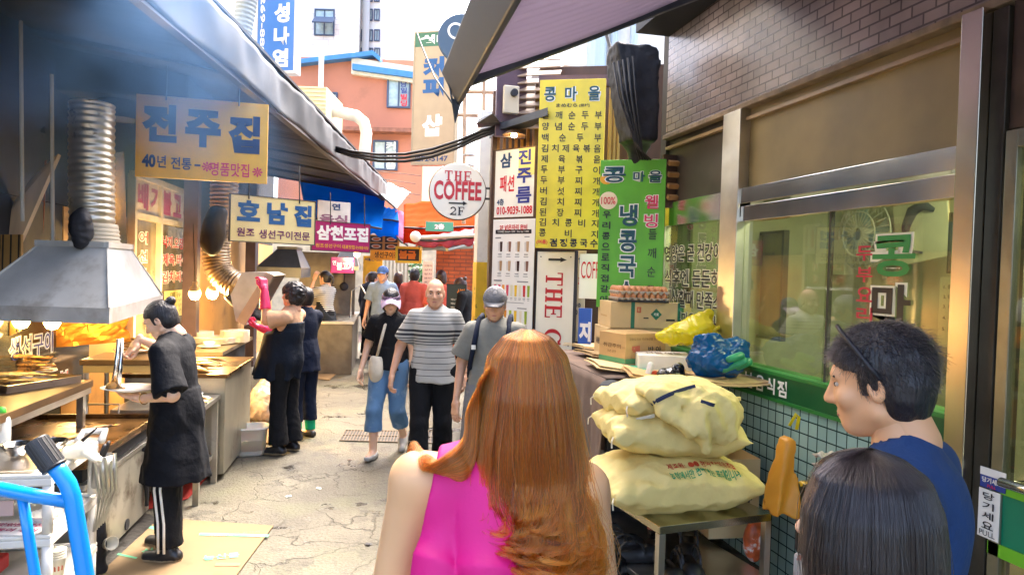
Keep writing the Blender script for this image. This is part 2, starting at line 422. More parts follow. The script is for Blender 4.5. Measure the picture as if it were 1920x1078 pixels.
# drain grate
gr = thing('drain_grate', 'long rusty slotted drain grate set across the alley pavement', 'drain grate', PZ(735, 818, 0))
a, b, c_, d_ = [PZ(*q, 0.005)-gr.location for q in ((637, 826), (836, 832), (836, 809), (648, 807))]
MB().add([a, b, c_, d_], [(0, 1, 2, 3)]).build('pit', mat('pit', (0.02, 0.018, 0.015), 0.6), gr)
mb = MB(); rust = mat('rust_iron', (0.16, 0.12, 0.08), 0.6, 0.4, var=0.4, vscale=30)
N = 34
for i in range(N+1):
    u = i/N; p, q = a.lerp(b, u), d_.lerp(c_, u); k = (p+q)/2
    mb.box(k+V((0, 0, .003)), (0.011, (q-p).length, 0.008), rust, math.atan2((q-p).y, (q-p).x)-math.pi/2)
for t in (0, .5, 1):
    p, q = a.lerp(d_, t), b.lerp(c_, t); k = (p+q)/2
    mb.box(k+V((0, 0, .004)), ((q-p).length, 0.014, 0.009), rust, math.atan2((q-p).y, (q-p).x))
mb.build('grating', rust, gr)
mc = thing('manhole_cover', 'pale round concrete manhole cover just beyond the drain grate', 'manhole cover', PZ(755, 796, 0))
MB().lathe([(0.36, 0.002), (0.36, 0.008), (0.34, 0.010), (0, 0.010)], n=40).build('cover', mat('pale_concrete', (0.13, 0.115, 0.08), 0.8, var=0.2), mc)
# ------------------------------------------------------------------ restaurant on the right
XW = 2.5
def zw(px, py, X=XW): return PX(px, py, X).z
def yw(px, X=XW, py=500): return PX(px, py, X).y
Zbrick = zw(1500, 153); Zstrip = zw(1500, 186); Zp = zw(1500, 332); Zb1 = zw(1500, 370); Zb2 = zw(1500, 404)
Zs = zw(1500, 706); Zs2 = zw(1500, 757)
Yend = yw(1240); Ypost0, Ypost1 = yw(1356), yw(1388); Ypil0, Ypil1 = yw(1812), yw(1852)
Ynear = -2.2
def brick_mat(name, c1, c2, mort, sx, bw, bh, rough=0.35, ax=('Y', 'Z'), msz=0.012, bump=0.6, offset=0.5, var=0.3):
    m = bpy.data.materials.new(name); m.use_nodes = True; nt = m.node_tree; lk = nt.links.new; b = nt.nodes['Principled BSDF']
    tc = _n(nt, 'ShaderNodeTexCoord'); sp = _n(nt, 'ShaderNodeSeparateXYZ'); cb = _n(nt, 'ShaderNodeCombineXYZ'); lk(tc.outputs['Object'], sp.inputs[0])
    lk(sp.outputs[ax[0]], cb.inputs[0]); lk(sp.outputs[ax[1]], cb.inputs[1])
    br = _n(nt, 'ShaderNodeTexBrick'); br.offset = offset; br.inputs['Scale'].default_value = sx
    br.inputs['Brick Width'].default_value = bw; br.inputs['Row Height'].default_value = bh; br.inputs['Mortar Size'].default_value = msz
    br.inputs['Color1'].default_value = c1+(1,); br.inputs['Color2'].default_value = c2+(1,); br.inputs['Mortar'].default_value = mort+(1,)
    lk(cb.outputs[0], br.inputs['Vector'])
    no = _n(nt, 'ShaderNodeTexNoise'); no.inputs['Scale'].default_value = 2.2; no.inputs['Detail'].default_value = 7; lk(tc.outputs['Object'], no.inputs['Vector'])
    mr = _n(nt, 'ShaderNodeMapRange'); mr.inputs[1].default_value = .3; mr.inputs[2].default_value = .7; mr.inputs[3].default_value = 1-var; mr.inputs[4].default_value = 1+var; lk(no.outputs[0], mr.inputs[0])
    mx = _n(nt, 'ShaderNodeVectorMath', operation='SCALE'); lk(br.outputs[0], mx.inputs[0]); lk(mr.outputs[0], mx.inputs[3])
    lk(mx.outputs[0], b.inputs['Base Color']); b.inputs['Roughness'].default_value = rough
    bp = _n(nt, 'ShaderNodeBump'); bp.inputs['Strength'].default_value = bump; bp.inputs['Distance'].default_value = 0.006; bp.invert = True
    lk(br.outputs[1], bp.inputs['Height']); lk(bp.outputs[0], b.inputs['Normal']); return m
brick_r = brick_mat('brown_tile_brick', (0.30, 0.245, 0.235), (0.235, 0.19, 0.185), (0.085, 0.07, 0.07), 1.0, 0.135, 0.056, 0.26, msz=0.005)
tile_g = brick_mat('pale_green_tile', (0.36, 0.52, 0.46), (0.30, 0.46, 0.42), (0.02, 0.05, 0.045), 1.0, 0.075, 0.075, 0.2, msz=0.004, offset=0, var=0.12)
rb = thing('restaurant', 'brown brick tofu restaurant with steel framed windows and green bands', 'restaurant', (XW, 1.5, 0))
O = V((XW, 1.5, 0))
def rbox(mb, x0, x1, y0, y1, z0, z1, m=None): return mb.box2((x0-O.x, y0-O.y, z0), (x1-O.x, y1-O.y, z1), m)
mb = MB(); rbox(mb, 2.5, 2.75, Ynear, Yend, Zbrick, 4.6); mb.build('brick_wall', brick_r, rb)
mb = MB(); rbox(mb, 2.47, 2.75, Ynear, Yend, Zbrick-.035, Zbrick+.002); mb.build('ledge', mat('ledge', (0.24, 0.18, 0.12), 0.7, var=0.4, vscale=9, bump=0.5), rb, bevel=.006)
olive = mat('olive_panel', (0.26, 0.20, 0.085), 0.5, var=0.25, vscale=2.5)
mb = MB()
rbox(mb, 2.535, 2.6, Ypil0, Ypost0+.02, Zp, Zbrick-.035); mb.build('transom_panel', olive, rb)
mb = MB(); rbox(mb, 2.535, 2.6, Ypost1, Yend, Zp, Zbrick-.035); mb.build('transom_panel', mat('transom_dark', (0.05, 0.04, 0.03), 0.4, var=0.3), rb)
mb = MB()
for (y0, y1) in ((Ypil0+.02, Ypost0-.0), (Ypost1, Yend)): rbox(mb, 2.50, 2.535, y0, y1, Zstrip-.01, Zstrip+.012)
mb.build('trim_strip', mat('strip', (0.32, 0.22, 0.12), 0.4, var=0.2), rb)
mb = MB()
rbox(mb, 2.475, 2.56, Ypil0, Ypost0, Zb1+.012, Zp-.004); rbox(mb, 2.485, 2.56, Ypil0, Ypost0, Zb2, Zb1-.004)
mb.build('steel_header', steel_bright, rb, bevel=.003)
mb = MB(); rbox(mb, 2.478, 2.56, Ypost1, Yend, Zb2+.03, Zp-.004); mb.build('steel_header', steel_bright, rb, bevel=.003)
mb = MB(); rbox(mb, 2.46, 2.56, Ypost0, Ypost1, Zs-.05, Zbrick-.036); mb.build('post', steel, rb, bevel=.003)
mb = MB(); rbox(mb, 2.42, 2.6, Ypil1, Ypil0, 0, Zbrick-.036); mb.build('corner_pillar', mat('steel_gold', (0.62, 0.56, 0.44), 0.22, 1.0, var=0.12, vscale=2, bump=0.08, bscale=2), rb, bevel=.004)
mb = MB(); rbox(mb, 2.47, 2.60, Ypil1-.07, Ypil1-.002, 0, Zbrick-.05); mb.build('door_post', mat('dark_post', (0.05, 0.045, 0.035), 0.35, 0.5, var=0.3), rb, bevel=.004)
mb = MB(); rbox(mb, 2.49, 2.56, Yend-.03, Yend, Zs-.05, Zp); mb.build('post', steel, rb)
# window glass
gw = glassmat('window_glass', (0.74, 0.80, 0.62), 1.6, 0.10, (0.36, 0.37, 0.25))
mb = MB(); ymid = yw(1553)
rbox(mb, 2.522, 2.528, ymid, Ypost0, Zs, Zb2); wd1 = mb.build('window_pane', gw, rb)
mb = MB(); rbox(mb, 2.508, 2.514, Ypil0, ymid+.03, Zs, Zb2); mb.build('window_pane', gw, rb)
mb = MB(); rbox(mb, 2.505, 2.53, ymid, ymid+.012, Zs, Zb2); mb.build('window_sash', dark_metal, rb)
mb = MB(); rbox(mb, 2.518, 2.524, Ypost1, Yend-.03, Zs-.03, Zb2+.03); mb.build('window_pane', gw, rb)
# green sill band and tiles
green_band = mat('green_band', (0.012, 0.10, 0.03), 0.35, var=0.15); lime = mat('lime_trim', (0.16, 0.50, 0.02), 0.4, var=0.1)
mb = MB(); rbox(mb, 2.46, 2.6, Ypil0, Yend, Zs2, Zs-.02); bandp = mb.build('sill_band', green_band, rb)
mb = MB(); rbox(mb, 2.455, 2.6, Ypil0, Yend, Zs-.02, Zs); rbox(mb, 2.455, 2.6, Ypil0, Yend, Zs2-.02, Zs2); mb.build('sill_trim', mat('green_trim', (0.03, 0.20, 0.04), 0.4), rb)
mb = MB(); rbox(mb, 2.48, 2.7, Ypil0, Yend, 0, Zs2-.02); mb.build('tile_wall', tile_g, rb)
# band lettering (wall runs toward the camera to the right)
def wfr(X): return lambda u, v, l: V((X-l-O.x, -u-O.y, v))          # u = -world y
lt = MB(); fr = wfr(2.46); signwhite = mat('sign_white', (0.86, 0.84, 0.78), 0.4)
for ch, px in (('보', 1412), ('음', 1434), ('식', 1454), ('점', 1476), ):
    text2d(lt, fr, ch, -yw(px, 2.46), (Zs+Zs2)/2-.01, .09, .095, signwhite, .03)
lt.build('lettering', None, rb)
# window lettering
lt = MB(); red_v = mat('red_vinyl', (0.55, 0.015, 0.05), 0.4); green_v = mat('green_vinyl', (0.01, 0.26, 0.05), 0.4); black_v = mat('black_vinyl', (0.02, 0.02, 0.02), 0.4); cream_v = mat('cream_vinyl', (0.86, 0.83, 0.62), 0.4)
fr = wfr(2.505)
def wtext(ch, px, py, hpx, m, out=None, bold=.04, asp=1.0, X=2.505):
    p = PX(px, py, X); d = px_of(p)[2]; h = hpx/FPX*d
    if out: text2d(lt, fr, ch, -p.y, p.z, h*asp*1.12, h*1.1, out, bold+.06, lift=.002)
    text2d(lt, fr, ch, -p.y, p.z, h*asp, h, m, bold, lift=.005)
wtext('콩', 1676, 480, 78, green_v, cream_v, .022, 1.35); wtext('마', 1671, 570, 74, black_v, cream_v, .03, 1.3); wtext('을', 1667, 655, 70, green_v, cream_v, .02, 1.3)
for ch, y in (('두', 475), ('부', 515), ('요', 552), ('리', 590)): wtext(ch, 1622, y, 28, red_v, None, .02, 1.5)
lt.build('lettering', None, rb)
lt = MB(); fr = wfr(2.515)
for s, y in (('영양은 곧 건강이요', 474), ('식후엔 든든하니', 522), ('계산할때 만족스런', 562), ('콩마을입니다', 604)):
    p = PX(1303, y, 2.515); hh = 36/FPX*px_of(p)[2]; wdt = (Yend-Ypost1)*.86*(0.62 if '입' in s else 1)
    text2d(lt, fr, s, -p.y, p.z, wdt, hh, cream_v, .06, lift=.002); text2d(lt, fr, s, -p.y, p.z, wdt*.985, hh*.94, black_v, .015, lift=.004)
lt.build('lettering', None, rb)
# interior room
roomc = mat('room_cream', (0.42, 0.42, 0.31), 0.8, var=0.12)
mb = MB(); rbox(mb, 4.3, 4.4, Ynear, 5.2, 0, 2.9); rbox(mb, 2.75, 4.3, 5.2, 5.3, 0, 2.9); rbox(mb, 2.75, 4.3, Ynear-.1, Ynear, 0, 2.9)
mb.build('interior_wall', roomc, rb)
mb = MB(); rbox(mb, 2.6, 4.4, Ynear, 5.2, 0.0, 0.02); mb.build('interior_floor', mat('int_floor', (0.2, 0.15, 0.09), 0.4, var=0.2), rb)
mb = MB(); rbox(mb, 2.76, 4.4, Ynear, 5.2, 2.9, 3.0); mb.build('interior_ceiling', roomc, rb)
# door at right
gd = glassmat('door_glass', (0.72, 0.75, 0.60), 1.6, 0.06, (0.25, 0.26, 0.18))
dr = thing('glass_door', 'glass restaurant door with green lower panel and pull stickers', 'door', (XW, Ypil1-.08, 0)); DO = dr.location
def dbox(mb, x0, x1, y0, y1, z0, z1, m=None): return mb.box2((x0-DO.x, y0-DO.y, z0), (x1-DO.x, y1-DO.y, z1), m)
Yd0 = Ypil1-.08; Yd1 = Yd0-.95
zg1 = zw(1860, 920, 2.47); zg0 = zw(1860, 1015, 2.47)
mb = MB(); dbox(mb, 2.47, 2.51, Yd0-.05, Yd0, 0, 2.35); dbox(mb, 2.47, 2.51, Yd1, Yd1+.05, 0, 2.35); dbox(mb, 2.47, 2.51, Yd1+.05, Yd0-.05, 2.28, 2.35); dbox(mb, 2.47, 2.51, Yd1+.05, Yd0-.05, 0, .12)
mb.build('door_frame', mat('door_steel', (0.28, 0.28, 0.22), 0.3, 0.9, var=0.2), dr, bevel=.003)
mb = MB(); dbox(mb, 2.486, 2.492, Yd1+.05, Yd0-.05, zg1, 2.28); dbox(mb, 2.486, 2.492, Yd1+.05, Yd0-.05, .12, zg0); mb.build('glass', gd, dr)
mb = MB(); dbox(mb, 2.478, 2.495, Yd1+.05, Yd0-.05, zg0, zg1); mb.build('green_panel', mat('teal_panel', (0.0, 0.20, 0.10), 0.35, var=0.06), dr)
mb = MB(); dbox(mb, 2.470, 2.476, Yd1+.05, Yd0+.0, zg1, zg1+.05); dbox(mb, 2.470, 2.476, Yd1+.05, Yd0, zg0-.05, zg0); mb.build('trim_band', lime, dr)
def dfr(X): return lambda u, v, l: V((X-l-DO.x, -u-DO.y, v))
navy = mat('navy_ink', (0.02, 0.04, 0.22), 0.4); ink = mat('black_ink', (0.015, 0.015, 0.02), 0.5); red_ink = mat('red_ink', (0.62, 0.015, 0.03), 0.45)
st = thing('pull_sticker', 'white and blue pull sticker strip on the glass door', 'sticker', (2.469, 0, 0)); st.location = (0, 0, 0)
def sbox(px0, px1, py0, py1, X, m, mb):
    a, b = PX(px0, (py0+py1)/2, X), PX(px1, (py0+py1)/2, X); z0, z1 = PX((px0+px1)/2, py1, X).z, PX((px0+px1)/2, py0, X).z
    mb.box2((X-.001, b.y, z0), (X+.001, a.y, z1), m); return (a.y+b.y)/2, (z0+z1)/2, a.y-b.y, z1-z0
mb = MB(); c1 = sbox(1838, 1887, 880, 895, 2.466, signwhite, mb); c2 = sbox(1838, 1886, 895, 918, 2.466, mat('sticker_blue', (0.02, 0.05, 0.30), 0.4), mb); c3 = sbox(1834, 1874, 918, 1010, 2.466, signwhite, mb)
mb.build('strip', None, st)
sf = lambda u, v, l: V((2.465-l, -u, v)); mb = MB()
text2d(mb, sf, '당기세요', -c2[0], c2[1]+c2[3]*.18, c2[2]*.8, c2[3]*.45, signwhite, .03); text2d(mb, sf, 'PULL', -c2[0], c2[1]-c2[3]*.28, c2[2]*.35, c2[3]*.25, red_ink, .02)
for i, ch in enumerate('당기세요'): text2d(mb, sf, ch, -c3[0], c3[1]+c3[3]*(.37-.2*i), c3[2]*.55, c3[3]*.15, ink, .015)
text2d(mb, sf, 'PULL', -c3[0], c3[1]-c3[3]*.4, c3[2]*.75, c3[3]*.11, ink, .0)
mb.build('lettering', None, st)
# door handle
p = PX(1906, 905, 2.45); mb = MB(); mb.cyl(V((2.47, p.y-.01, p.z))-DO, V((2.40, p.y-.01, p.z))-DO, .012); mb.cyl(V((2.40, p.y+.02, p.z))-DO, V((2.40, p.y-.25, p.z))-DO, .018, n=16); mb.build('handle', steel_bright, dr, smooth=True)
# above-door wall
mb = MB(); rbox(mb, 2.49, 2.75, Ynear, Ypil1-.075, 2.36, Zbrick-.035); mb.build('door_header', mat('header_brown', (0.06, 0.04, 0.03), 0.5, var=0.5, vscale=4, dirt=(0.35, 0.25, 0.12), dscale=9, dlo=.62, dhi=.68), rb)
mb = MB(); rbox(mb, 2.5, 2.7, Ynear, Yd1-.01, 0, 2.36); mb.build('side_wall', tile_g, rb)
mb = MB(); rbox(mb, 2.505, 4.3, Yend, Yend+.1, 0, 4.6); mb.build('end_wall', mat('dark_wall', (0.04, 0.035, 0.03), 0.7, var=0.3), rb)
# interior things seen through the glass
ceil_l = thing('ceiling_lamp', 'white ceiling tube lamp inside the restaurant', 'lamp', (3.5, 2.4, 2.86))
MB().box((0, 0, 0), (.3, 2.6, .05), mat('lamp_on', (1, .95, .8), emit=2.0)).build('diffuser', None, ceil_l)
la = bpy.data.lights.new('ceiling_light', 'AREA'); la.energy = 7; la.size = .3; la.size_y = 2.6; la.shape = 'RECTANGLE'; la.color = (1, .93, .72)
lo = bpy.data.objects.new('ceiling_light', la); COL.objects.link(lo); lo.parent = ceil_l; lo.location = (0, 0, -.04)
# wall fan
def irot(ax): return Matrix.Rotation(*ax)
fp = PX(1625, 440, 4.1)
fan = thing('wall_fan', 'pale wall fan with wire cage inside the restaurant window', 'fan', fp)
cage = MB(); fr_ = 0.29
for k in range(28):
    a = 2*math.pi*k/28; q = V((0, math.cos(a), math.sin(a)))
    cage.tube([V((-.09, 0, 0))+q*.05, V((-.08, 0, 0))+q*.18, V((-.03, 0, 0))+q*fr_, V((.04, 0, 0))+q*.18], .0035, 5)
for rr, x in ((fr_, -.03), (.18, -.08)): cage.tube([V((x, math.cos(2*math.pi*k/36)*rr, math.sin(2*math.pi*k/36)*rr)) for k in range(36)], .006, 6, closed=True)
cage.build('cage', mat('fan_pale', (.55, .56, .52), .4), fan)
bl = MB()
for k in range(4):
    R_ = Matrix.Rotation(k*math.pi/2, 3, 'X')
    bl.add([R_ @ V(q) for q in ((-.03, -.03, .03), (-.03, .12, .24), (-.0, .02, .25), (-.0, -.06, .05))], [(0, 1, 2, 3)])
bl.build('blade', mat('fan_blade', (.25, .33, .36), .3), fan, solid=.004)
mb = MB(); mb.cyl((-.05, 0, 0), (.12, 0, 0), .06, n=20); mb.tube([(.1, 0, 0), (.16, 0, -.15), (.19, 0, -.35)], .018); mb.build('motor', mat('fan_pale', (.5, .5, .5)), fan, smooth=True)
# framed scroll picture, notices, cabinet, dark mirror frame on the back wall
def wallboard(name, label, cat, x0, x1, y0, y1, X, m, fm=None, items=(), fw=.025, th=.02):
    a, b = PX(x0, (y0+y1)/2, X), PX(x1, (y0+y1)/2, X); z1, z0 = PX((x0+x1)/2, y0, X).z, PX((x0+x1)/2, y1, X).z
    c = V((X, (a.y+b.y)/2, (z0+z1)/2)); wd, h = a.y-b.y, z1-z0
    t = thing(name, label, cat, c); MB().box((0, 0, 0), (th, wd, h), m).build('sheet', m, t)
    if fm:
        f = MB()
        for s in (-1, 1): f.box((-.01, s*(wd/2+fw/2), 0), (th+.03, fw, h+2*fw)); f.box((-.01, 0, s*(h/2+fw/2)), (th+.03, wd, fw))
        f.build('frame', fm, t)
    q = MB(); f2 = lambda u, v, l: V((-th/2-l, -u, v))
    for it in items: text2d(q, f2, it[0], (it[1]-.5)*wd, (.5-it[2])*h, it[3]*wd if it[3] else None, it[4]*h if it[4] else None, it[5], *(it[6:]))
    if q.v: q.build('lettering', None, t)
    return t, wd, h
papr = mat('notice_paper', (.62, .60, .42), .7, var=.08); dkframe = mat('dark_frame', (.03, .035, .03), .4)
t, wd, h = wallboard('scroll_painting', 'tilted ink brush painting hanging on the restaurant back wall', 'painting', 1680, 1780, 360, 490, 4.15, mat('paint_paper', (.60, .58, .44), .7, var=.1), None)
mb = MB(); pts = [V((-.014, -u*wd, v*h)) for u, v in ((.28, .18), (.1, .3), (-.1, .25), (-.25, .05), (-.3, -.15), (-.2, -.33), (0, -.38))]
mb.tube(pts, [.015, .04, .045, .035, .025, .018, .008], 8); mb.build('brush_stroke', mat('ink_stroke', (.03, .04, .05), .7), t, smooth=True)
t.rotation_euler = (math.radians(-9), 0, 0)
wallboard('menu_notice', 'long paper notice with rows of print on the restaurant back wall', 'notice', 1762, 1850, 520, 655, 4.15, papr, None,
          [('1. 콩비지 알리는 말', .5, .14, .8, .06, ink), ('2. 당일 요리 서비스', .5, .28, .8, .06, ink), ('3. 제발 의자 금지', .5, .42, .8, .06, ink), ('4. 김치 콩국수', .45, .58, .7, .06, ink), ('5. 콩요리 택배', .45, .74, .7, .06, ink)])
wallboard('soybean_poster', 'small poster of pale soybeans low on the restaurant back wall', 'poster', 1762, 1840, 668, 730, 4.14, brick_mat('bean_print', (.45, .34, .14), (.30, .22, .08), (.06, .05, .02), 1, .035, .03, .5, msz=.008, var=.4))
wallboard('wall_mirror', 'tall dark framed board behind the restaurant window', 'board', 1415, 1470, 440, 630, 3.4, mat('mirror_dark', (.20, .20, .10), .25, var=.2), dkframe, [('안내', .5, .2, .4, .05, ink)])
wallboard('electric_cabinet', 'grey green metal cabinet on the restaurant back wall', 'cabinet', 1800, 1880, 400, 510, 3.9, mat('cabinet_grey', (.17, .22, .18), .4, var=.1), dkframe, th=.12, fw=.012)
wallboard('wall_switch_box', 'small white control box below the wall fan', 'box', 1570, 1592, 450, 515, 4.1, mat('box_white', (.6, .6, .48), .4), None, th=.08)
# ------------------------------------------------------------------ awning over the restaurant
def PYp(px, py, Y):
    r = ray(px, py); return CAMP + r*(Y/r.y)
YA = 4.2
tip = PYp(850, 152, YA); wl = PYp(1390, -54, YA)
aw = thing('awning', 'large purple grey ribbed awning sheltering the restaurant front', 'awning', (tip.x, YA, tip.z), math.radians(-1.5)); AO = aw.location
lavender = film('awning_sheet', (0.34, 0.30, 0.37), .6, .5, .1)
slope = (wl.z-tip.z)/(wl.x-tip.x); L_ = wl.x-tip.x
mb = MB(); n = 70
def awf(u, v):
    y = -6.5*(1-v); x = u*L_
    return V((x, y, slope*x+.006*math.sin(2*math.pi*(y/0.11))-.05*math.sin(u*3.14)))
mb.grid(awf, 8, 420); mb.build('canopy_sheet', lavender, aw, smooth=True, solid=.01)
bb = mat('beam_blue', (0.06, 0.075, 0.10), 0.5, 0.3, var=0.3, vscale=5)
mb = MB(); e0, e1 = V((0, 0, 0)), V((L_, 0, slope*L_))
mb.hexa([e0+V((0, -.02, -.07)), e1+V((0, -.02, -.09)), e1+V((0, .04, -.09)), e0+V((0, .04, -.07)), e0+V((0, -.02, .0)), e1+V((0, -.02, 0)), e1+V((0, .04, 0)), e0+V((0, .04, 0))]); mb.build('end_beam', bb, aw, bevel=.006)
mb = MB(); mb.hexa([V((x, y, z)) for z, xx in ((-.13, (.03, .06)), (.06, (-.07, -.03))) for x, y in ((xx[0], -6.5), (xx[1], -6.5), (xx[1], .05), (xx[0], .05))]); mb.build('front_rail', mat('rail_metal', (.05, .065, .09), .5, .3, var=.2), aw, bevel=.01)
MB().box2((L_-.32, -6.5, slope*L_-.10), (L_-.03, 1.1, slope*L_+1.2)).build('housing', mat('housing_soot', (.016, .02, .03), .7, var=.3), aw)
# water drip flap at the corner
MB().add([(-.0, .03, -.10), (.06, .05, -.10), (.025, .06, -.24), (-.03, -.01, 0.0)], [(0, 1, 2), (0, 2, 3)]).build('corner_flap', bb, aw, solid=.01)
# small back awning and black wrapped pipe bundle at the restaurant corner
pb = thing('wrapped_pipe_bundle', 'black plastic wrapped pipe bundle hanging at the brick wall corner', 'pipe bundle', P(1190, 110, 5.3))
q = pb.location; mb = MB()
bfn = lambda p: smin(np.maximum(np.maximum(np.abs(p[:, 0]-.02+.12*p[:, 2])-.17*(1+.55*np.minimum(p[:, 2], 0)), np.abs(p[:, 1]-.1)-.14), np.abs(p[:, 2]+.26)-.36), rc(p, (.12, .2, -.45), (.19, .3, -.9), .10, .06), .08)+.03*crz(p, 12, 3)+.012*crz(p, 34, 5)
path = [P(1182, 112, 5.3), P(1196, 108, 5.25), P(1212, 130, 5.2), P(1208, 190, 5.25), P(1203, 260, 5.3), P(1200, 330, 5.4)]
blackplastic = mat('black_plastic', (.012, .012, .016), .6, bump=.8, bscale=14, var=.3)
WRAP = (bfn, blackplastic, pb)
mb = MB()
for k in range(5):
    mb.tube([P(1150+9*k, 118-3*k, 5.2)-q, P(1160+8*k, 180, 5.2)-q, P(1188+4*k, 260+6*k, 5.15)-q, P(1200+5*k, 300, 5.2)-q], .008+.002*(k % 2), 6)
mb.tube([P(1140, 0, 5.6)-q, P(1135, 60, 5.6)-q, P(1150, 110, 5.4)-q, P(1172, 200, 5.2)-q], .014, 8)
mb.build('hose', cable_black, pb, smooth=True)
wood_dark = mat('wood_dark', (.07, .035, .022), .5, var=.3, vscale=10, stretch=(1, 1, .1))
# small louvred vent by the end of the restaurant
vb = thing('wooden_shutter', 'small dark slatted shutter between the green sign and the window', 'shutter', P(1270, 340, 5.5)); mb = MB()
for k in range(4): mb.box((0, 0, .14-.09*k), (.16, .04, .035), None, (0.5, 0, 0))
mb.build('slat', mat('slat_wood', (.32, .17, .06), .4, var=.3), vb); MB().box((0, .04, 0), (.22, .03, .42)).build('backing', wood_dark, vb)
# ------------------------------------------------------------------ wood-clad annex behind the signs
ax0, ax1 = P(925, 300, 7.25), P(1000, 300, 6.95); ab1 = P(1262, 300, 6.6)
an = thing('wooden_annex', 'narrow dark wood clad building carrying the menu signs', 'building', (ax0.x, ax0.y, 0)); AO2 = an.location
def A(px, py, d): return P(px, py, d)-AO2
zt = P(990, 128, 7.0).z
mb = MB(); c0, c1 = A(1005, 400, 7.0), A(1262, 400, 6.75)
mb.add([(c0.x, c0.y, 0), (c1.x, c1.y, 0), (c1.x, c1.y, zt), (c0.x, c0.y, zt), (c0.x, c0.y+2.5, 0), (c1.x, c1.y+2.5, 0), (c1.x, c1.y+2.5, zt), (c0.x, c0.y+2.5, zt)],
       [(0, 1, 2, 3), (1, 5, 6, 2), (5, 4, 7, 6), (4, 0, 3, 7), (3, 2, 6, 7)]); mb.build('wall', wood_dark, an)
c2 = A(921, 400, 7.5)
mb = MB(); mb.add([(c2.x, c2.y, 0), (c0.x-.005, c0.y+.005, 0), (c0.x-.005, c0.y+.005, zt-.15), (c2.x, c2.y, zt-.15)], [(0, 1, 2, 3)]); mb.build('side_wall', wood_dark, an, solid=.06)
mb = MB()
for px in (923, 1001): 
    k = A(px, 400, 7.2 if px < 950 else 6.88); mb.box((k.x, k.y, zt/2-.1), (.05, .05, zt-.2))
mb.build('post', brown_wood, an)
mb = MB(); sw = mat('slat_gold', (.42, .19, .045), .4, var=.3)
for i in range(7):
    k = A(932+11*i, 265, 7.3-.04*i); mb.box((k.x, k.y-.06, k.z), (.028, .03, .42))
mb.build('vertical_slats', sw, an)
mb = MB(); lw = mat('louver', (.30, .22, .17), .55, var=.25, vscale=8)
for i in range(10):
    k0, k1 = A(972, 112+14*i, 6.86), A(1052, 108+14.2*i, 6.75); c = (k0+k1)/2
    mb.box(c, ((k1-k0).length, .09, .012), Matrix.Rotation(math.atan2((k1-k0).y, (k1-k0).x), 3, 'Z') @ Matrix.Rotation(.7, 3, 'X'))
mb.build('louver', lw, an)
mb = MB(); k0, k1 = A(925, 250, 7.1), A(1010, 225, 6.5); mb.hexa([k0+V((0, -.3, -.02)), k1+V((0, -.3, -.02)), k1+V((0, .2, -.02)), k0+V((0, .2, -.02)), k0+V((0, -.3, .04)), k1+V((0, -.3, .05)), k1+V((0, .2, .05)), k0+V((0, .2, .04))]); mb.build('small_eave', mat('eave_dark', (.05, .06, .08), .5, var=.2), an)
mb = MB(); k = A(958, 190, 6.85); mb.box(k, (.30, .05, .72)); mb.build('panel', mat('plum_panel', (.09, .05, .07), .5, var=.2), an)
mb = MB(); k0, k1 = A(1012, 143, 6.4), A(1160, 163, 6.3); c = (k0+k1)/2; mb.box(c, ((k1-k0).length, .06, .10), math.atan2((k1-k0).y, (k1-k0).x)); mb.build('top_beam', mat('plum_panel', (.09, .05, .07)), an)
mb = MB()
for i in range(3):
    k = A(1144+8*i, 230, 6.42); mb.box((k.x, k.y, k.z), (.022, .04, .78))
mb.build('trim_strip', mat('gold_strip', (.50, .36, .13), .3, .3), an)
# security box
sb = thing('alarm_box', 'beige security alarm box on the plum wall panel', 'alarm box', P(958, 188, 6.75)); MB().box((0, 0, 0), (.155, .06, .27), mat('beige_plastic', (.55, .48, .36), .4)).build('case', None, sb, bevel=.012)
MB().cyl((.02, -.03, .06), (.02, -.075, .06), .035, n=16).build('speaker_cone', ink, sb)
# lamp under the eave
lp = thing('wall_lamp', 'small lit lamp under the eave above the blue lettered sign', 'lamp', P(964, 252, 6.75)); MB().lathe([(.03, .05), (.11, .0), (.115, -.01), (.03, .02)], n=16).build('shade', brown_wood, lp)
MB().ell((0, 0, -.01), (.03, .03, .025), mat('bulb_on', (1, .8, .35), emit=12, ecol=(1, .72, .3))).build('bulb', None, lp, smooth=True)
# ------------------------------------------------------------------ pillar with yellow base
pl = thing('concrete_pillar', 'slim white pillar with flaking yellow paint on its lower half', 'pillar', (lambda p: (p.x, p.y, 0))(P(905, 600, 8.2)))
zy = P(905, 492, 8.2).z
MB().box2((-.11, -.11, zy), (.11, .11, 3.6)).build('upper_shaft', white_paint, pl, bevel=.006)
MB().box2((-.115, -.115, 0), (.115, .115, zy)).build('painted_base', mat('yellow_flaking', (.80, .50, .03), .5, var=.12, dirt=(.10, .07, .04), dscale=5, dlo=.60, dhi=.63), pl, bevel=.006)
MB().tube([P(915, 620, 8.0)-pl.location, P(918, 400, 8.0)-pl.location, P(925, 230, 8.0)-pl.location], .02).build('conduit', mat('grey_pvc', (.45, .42, .36), .5), pl)
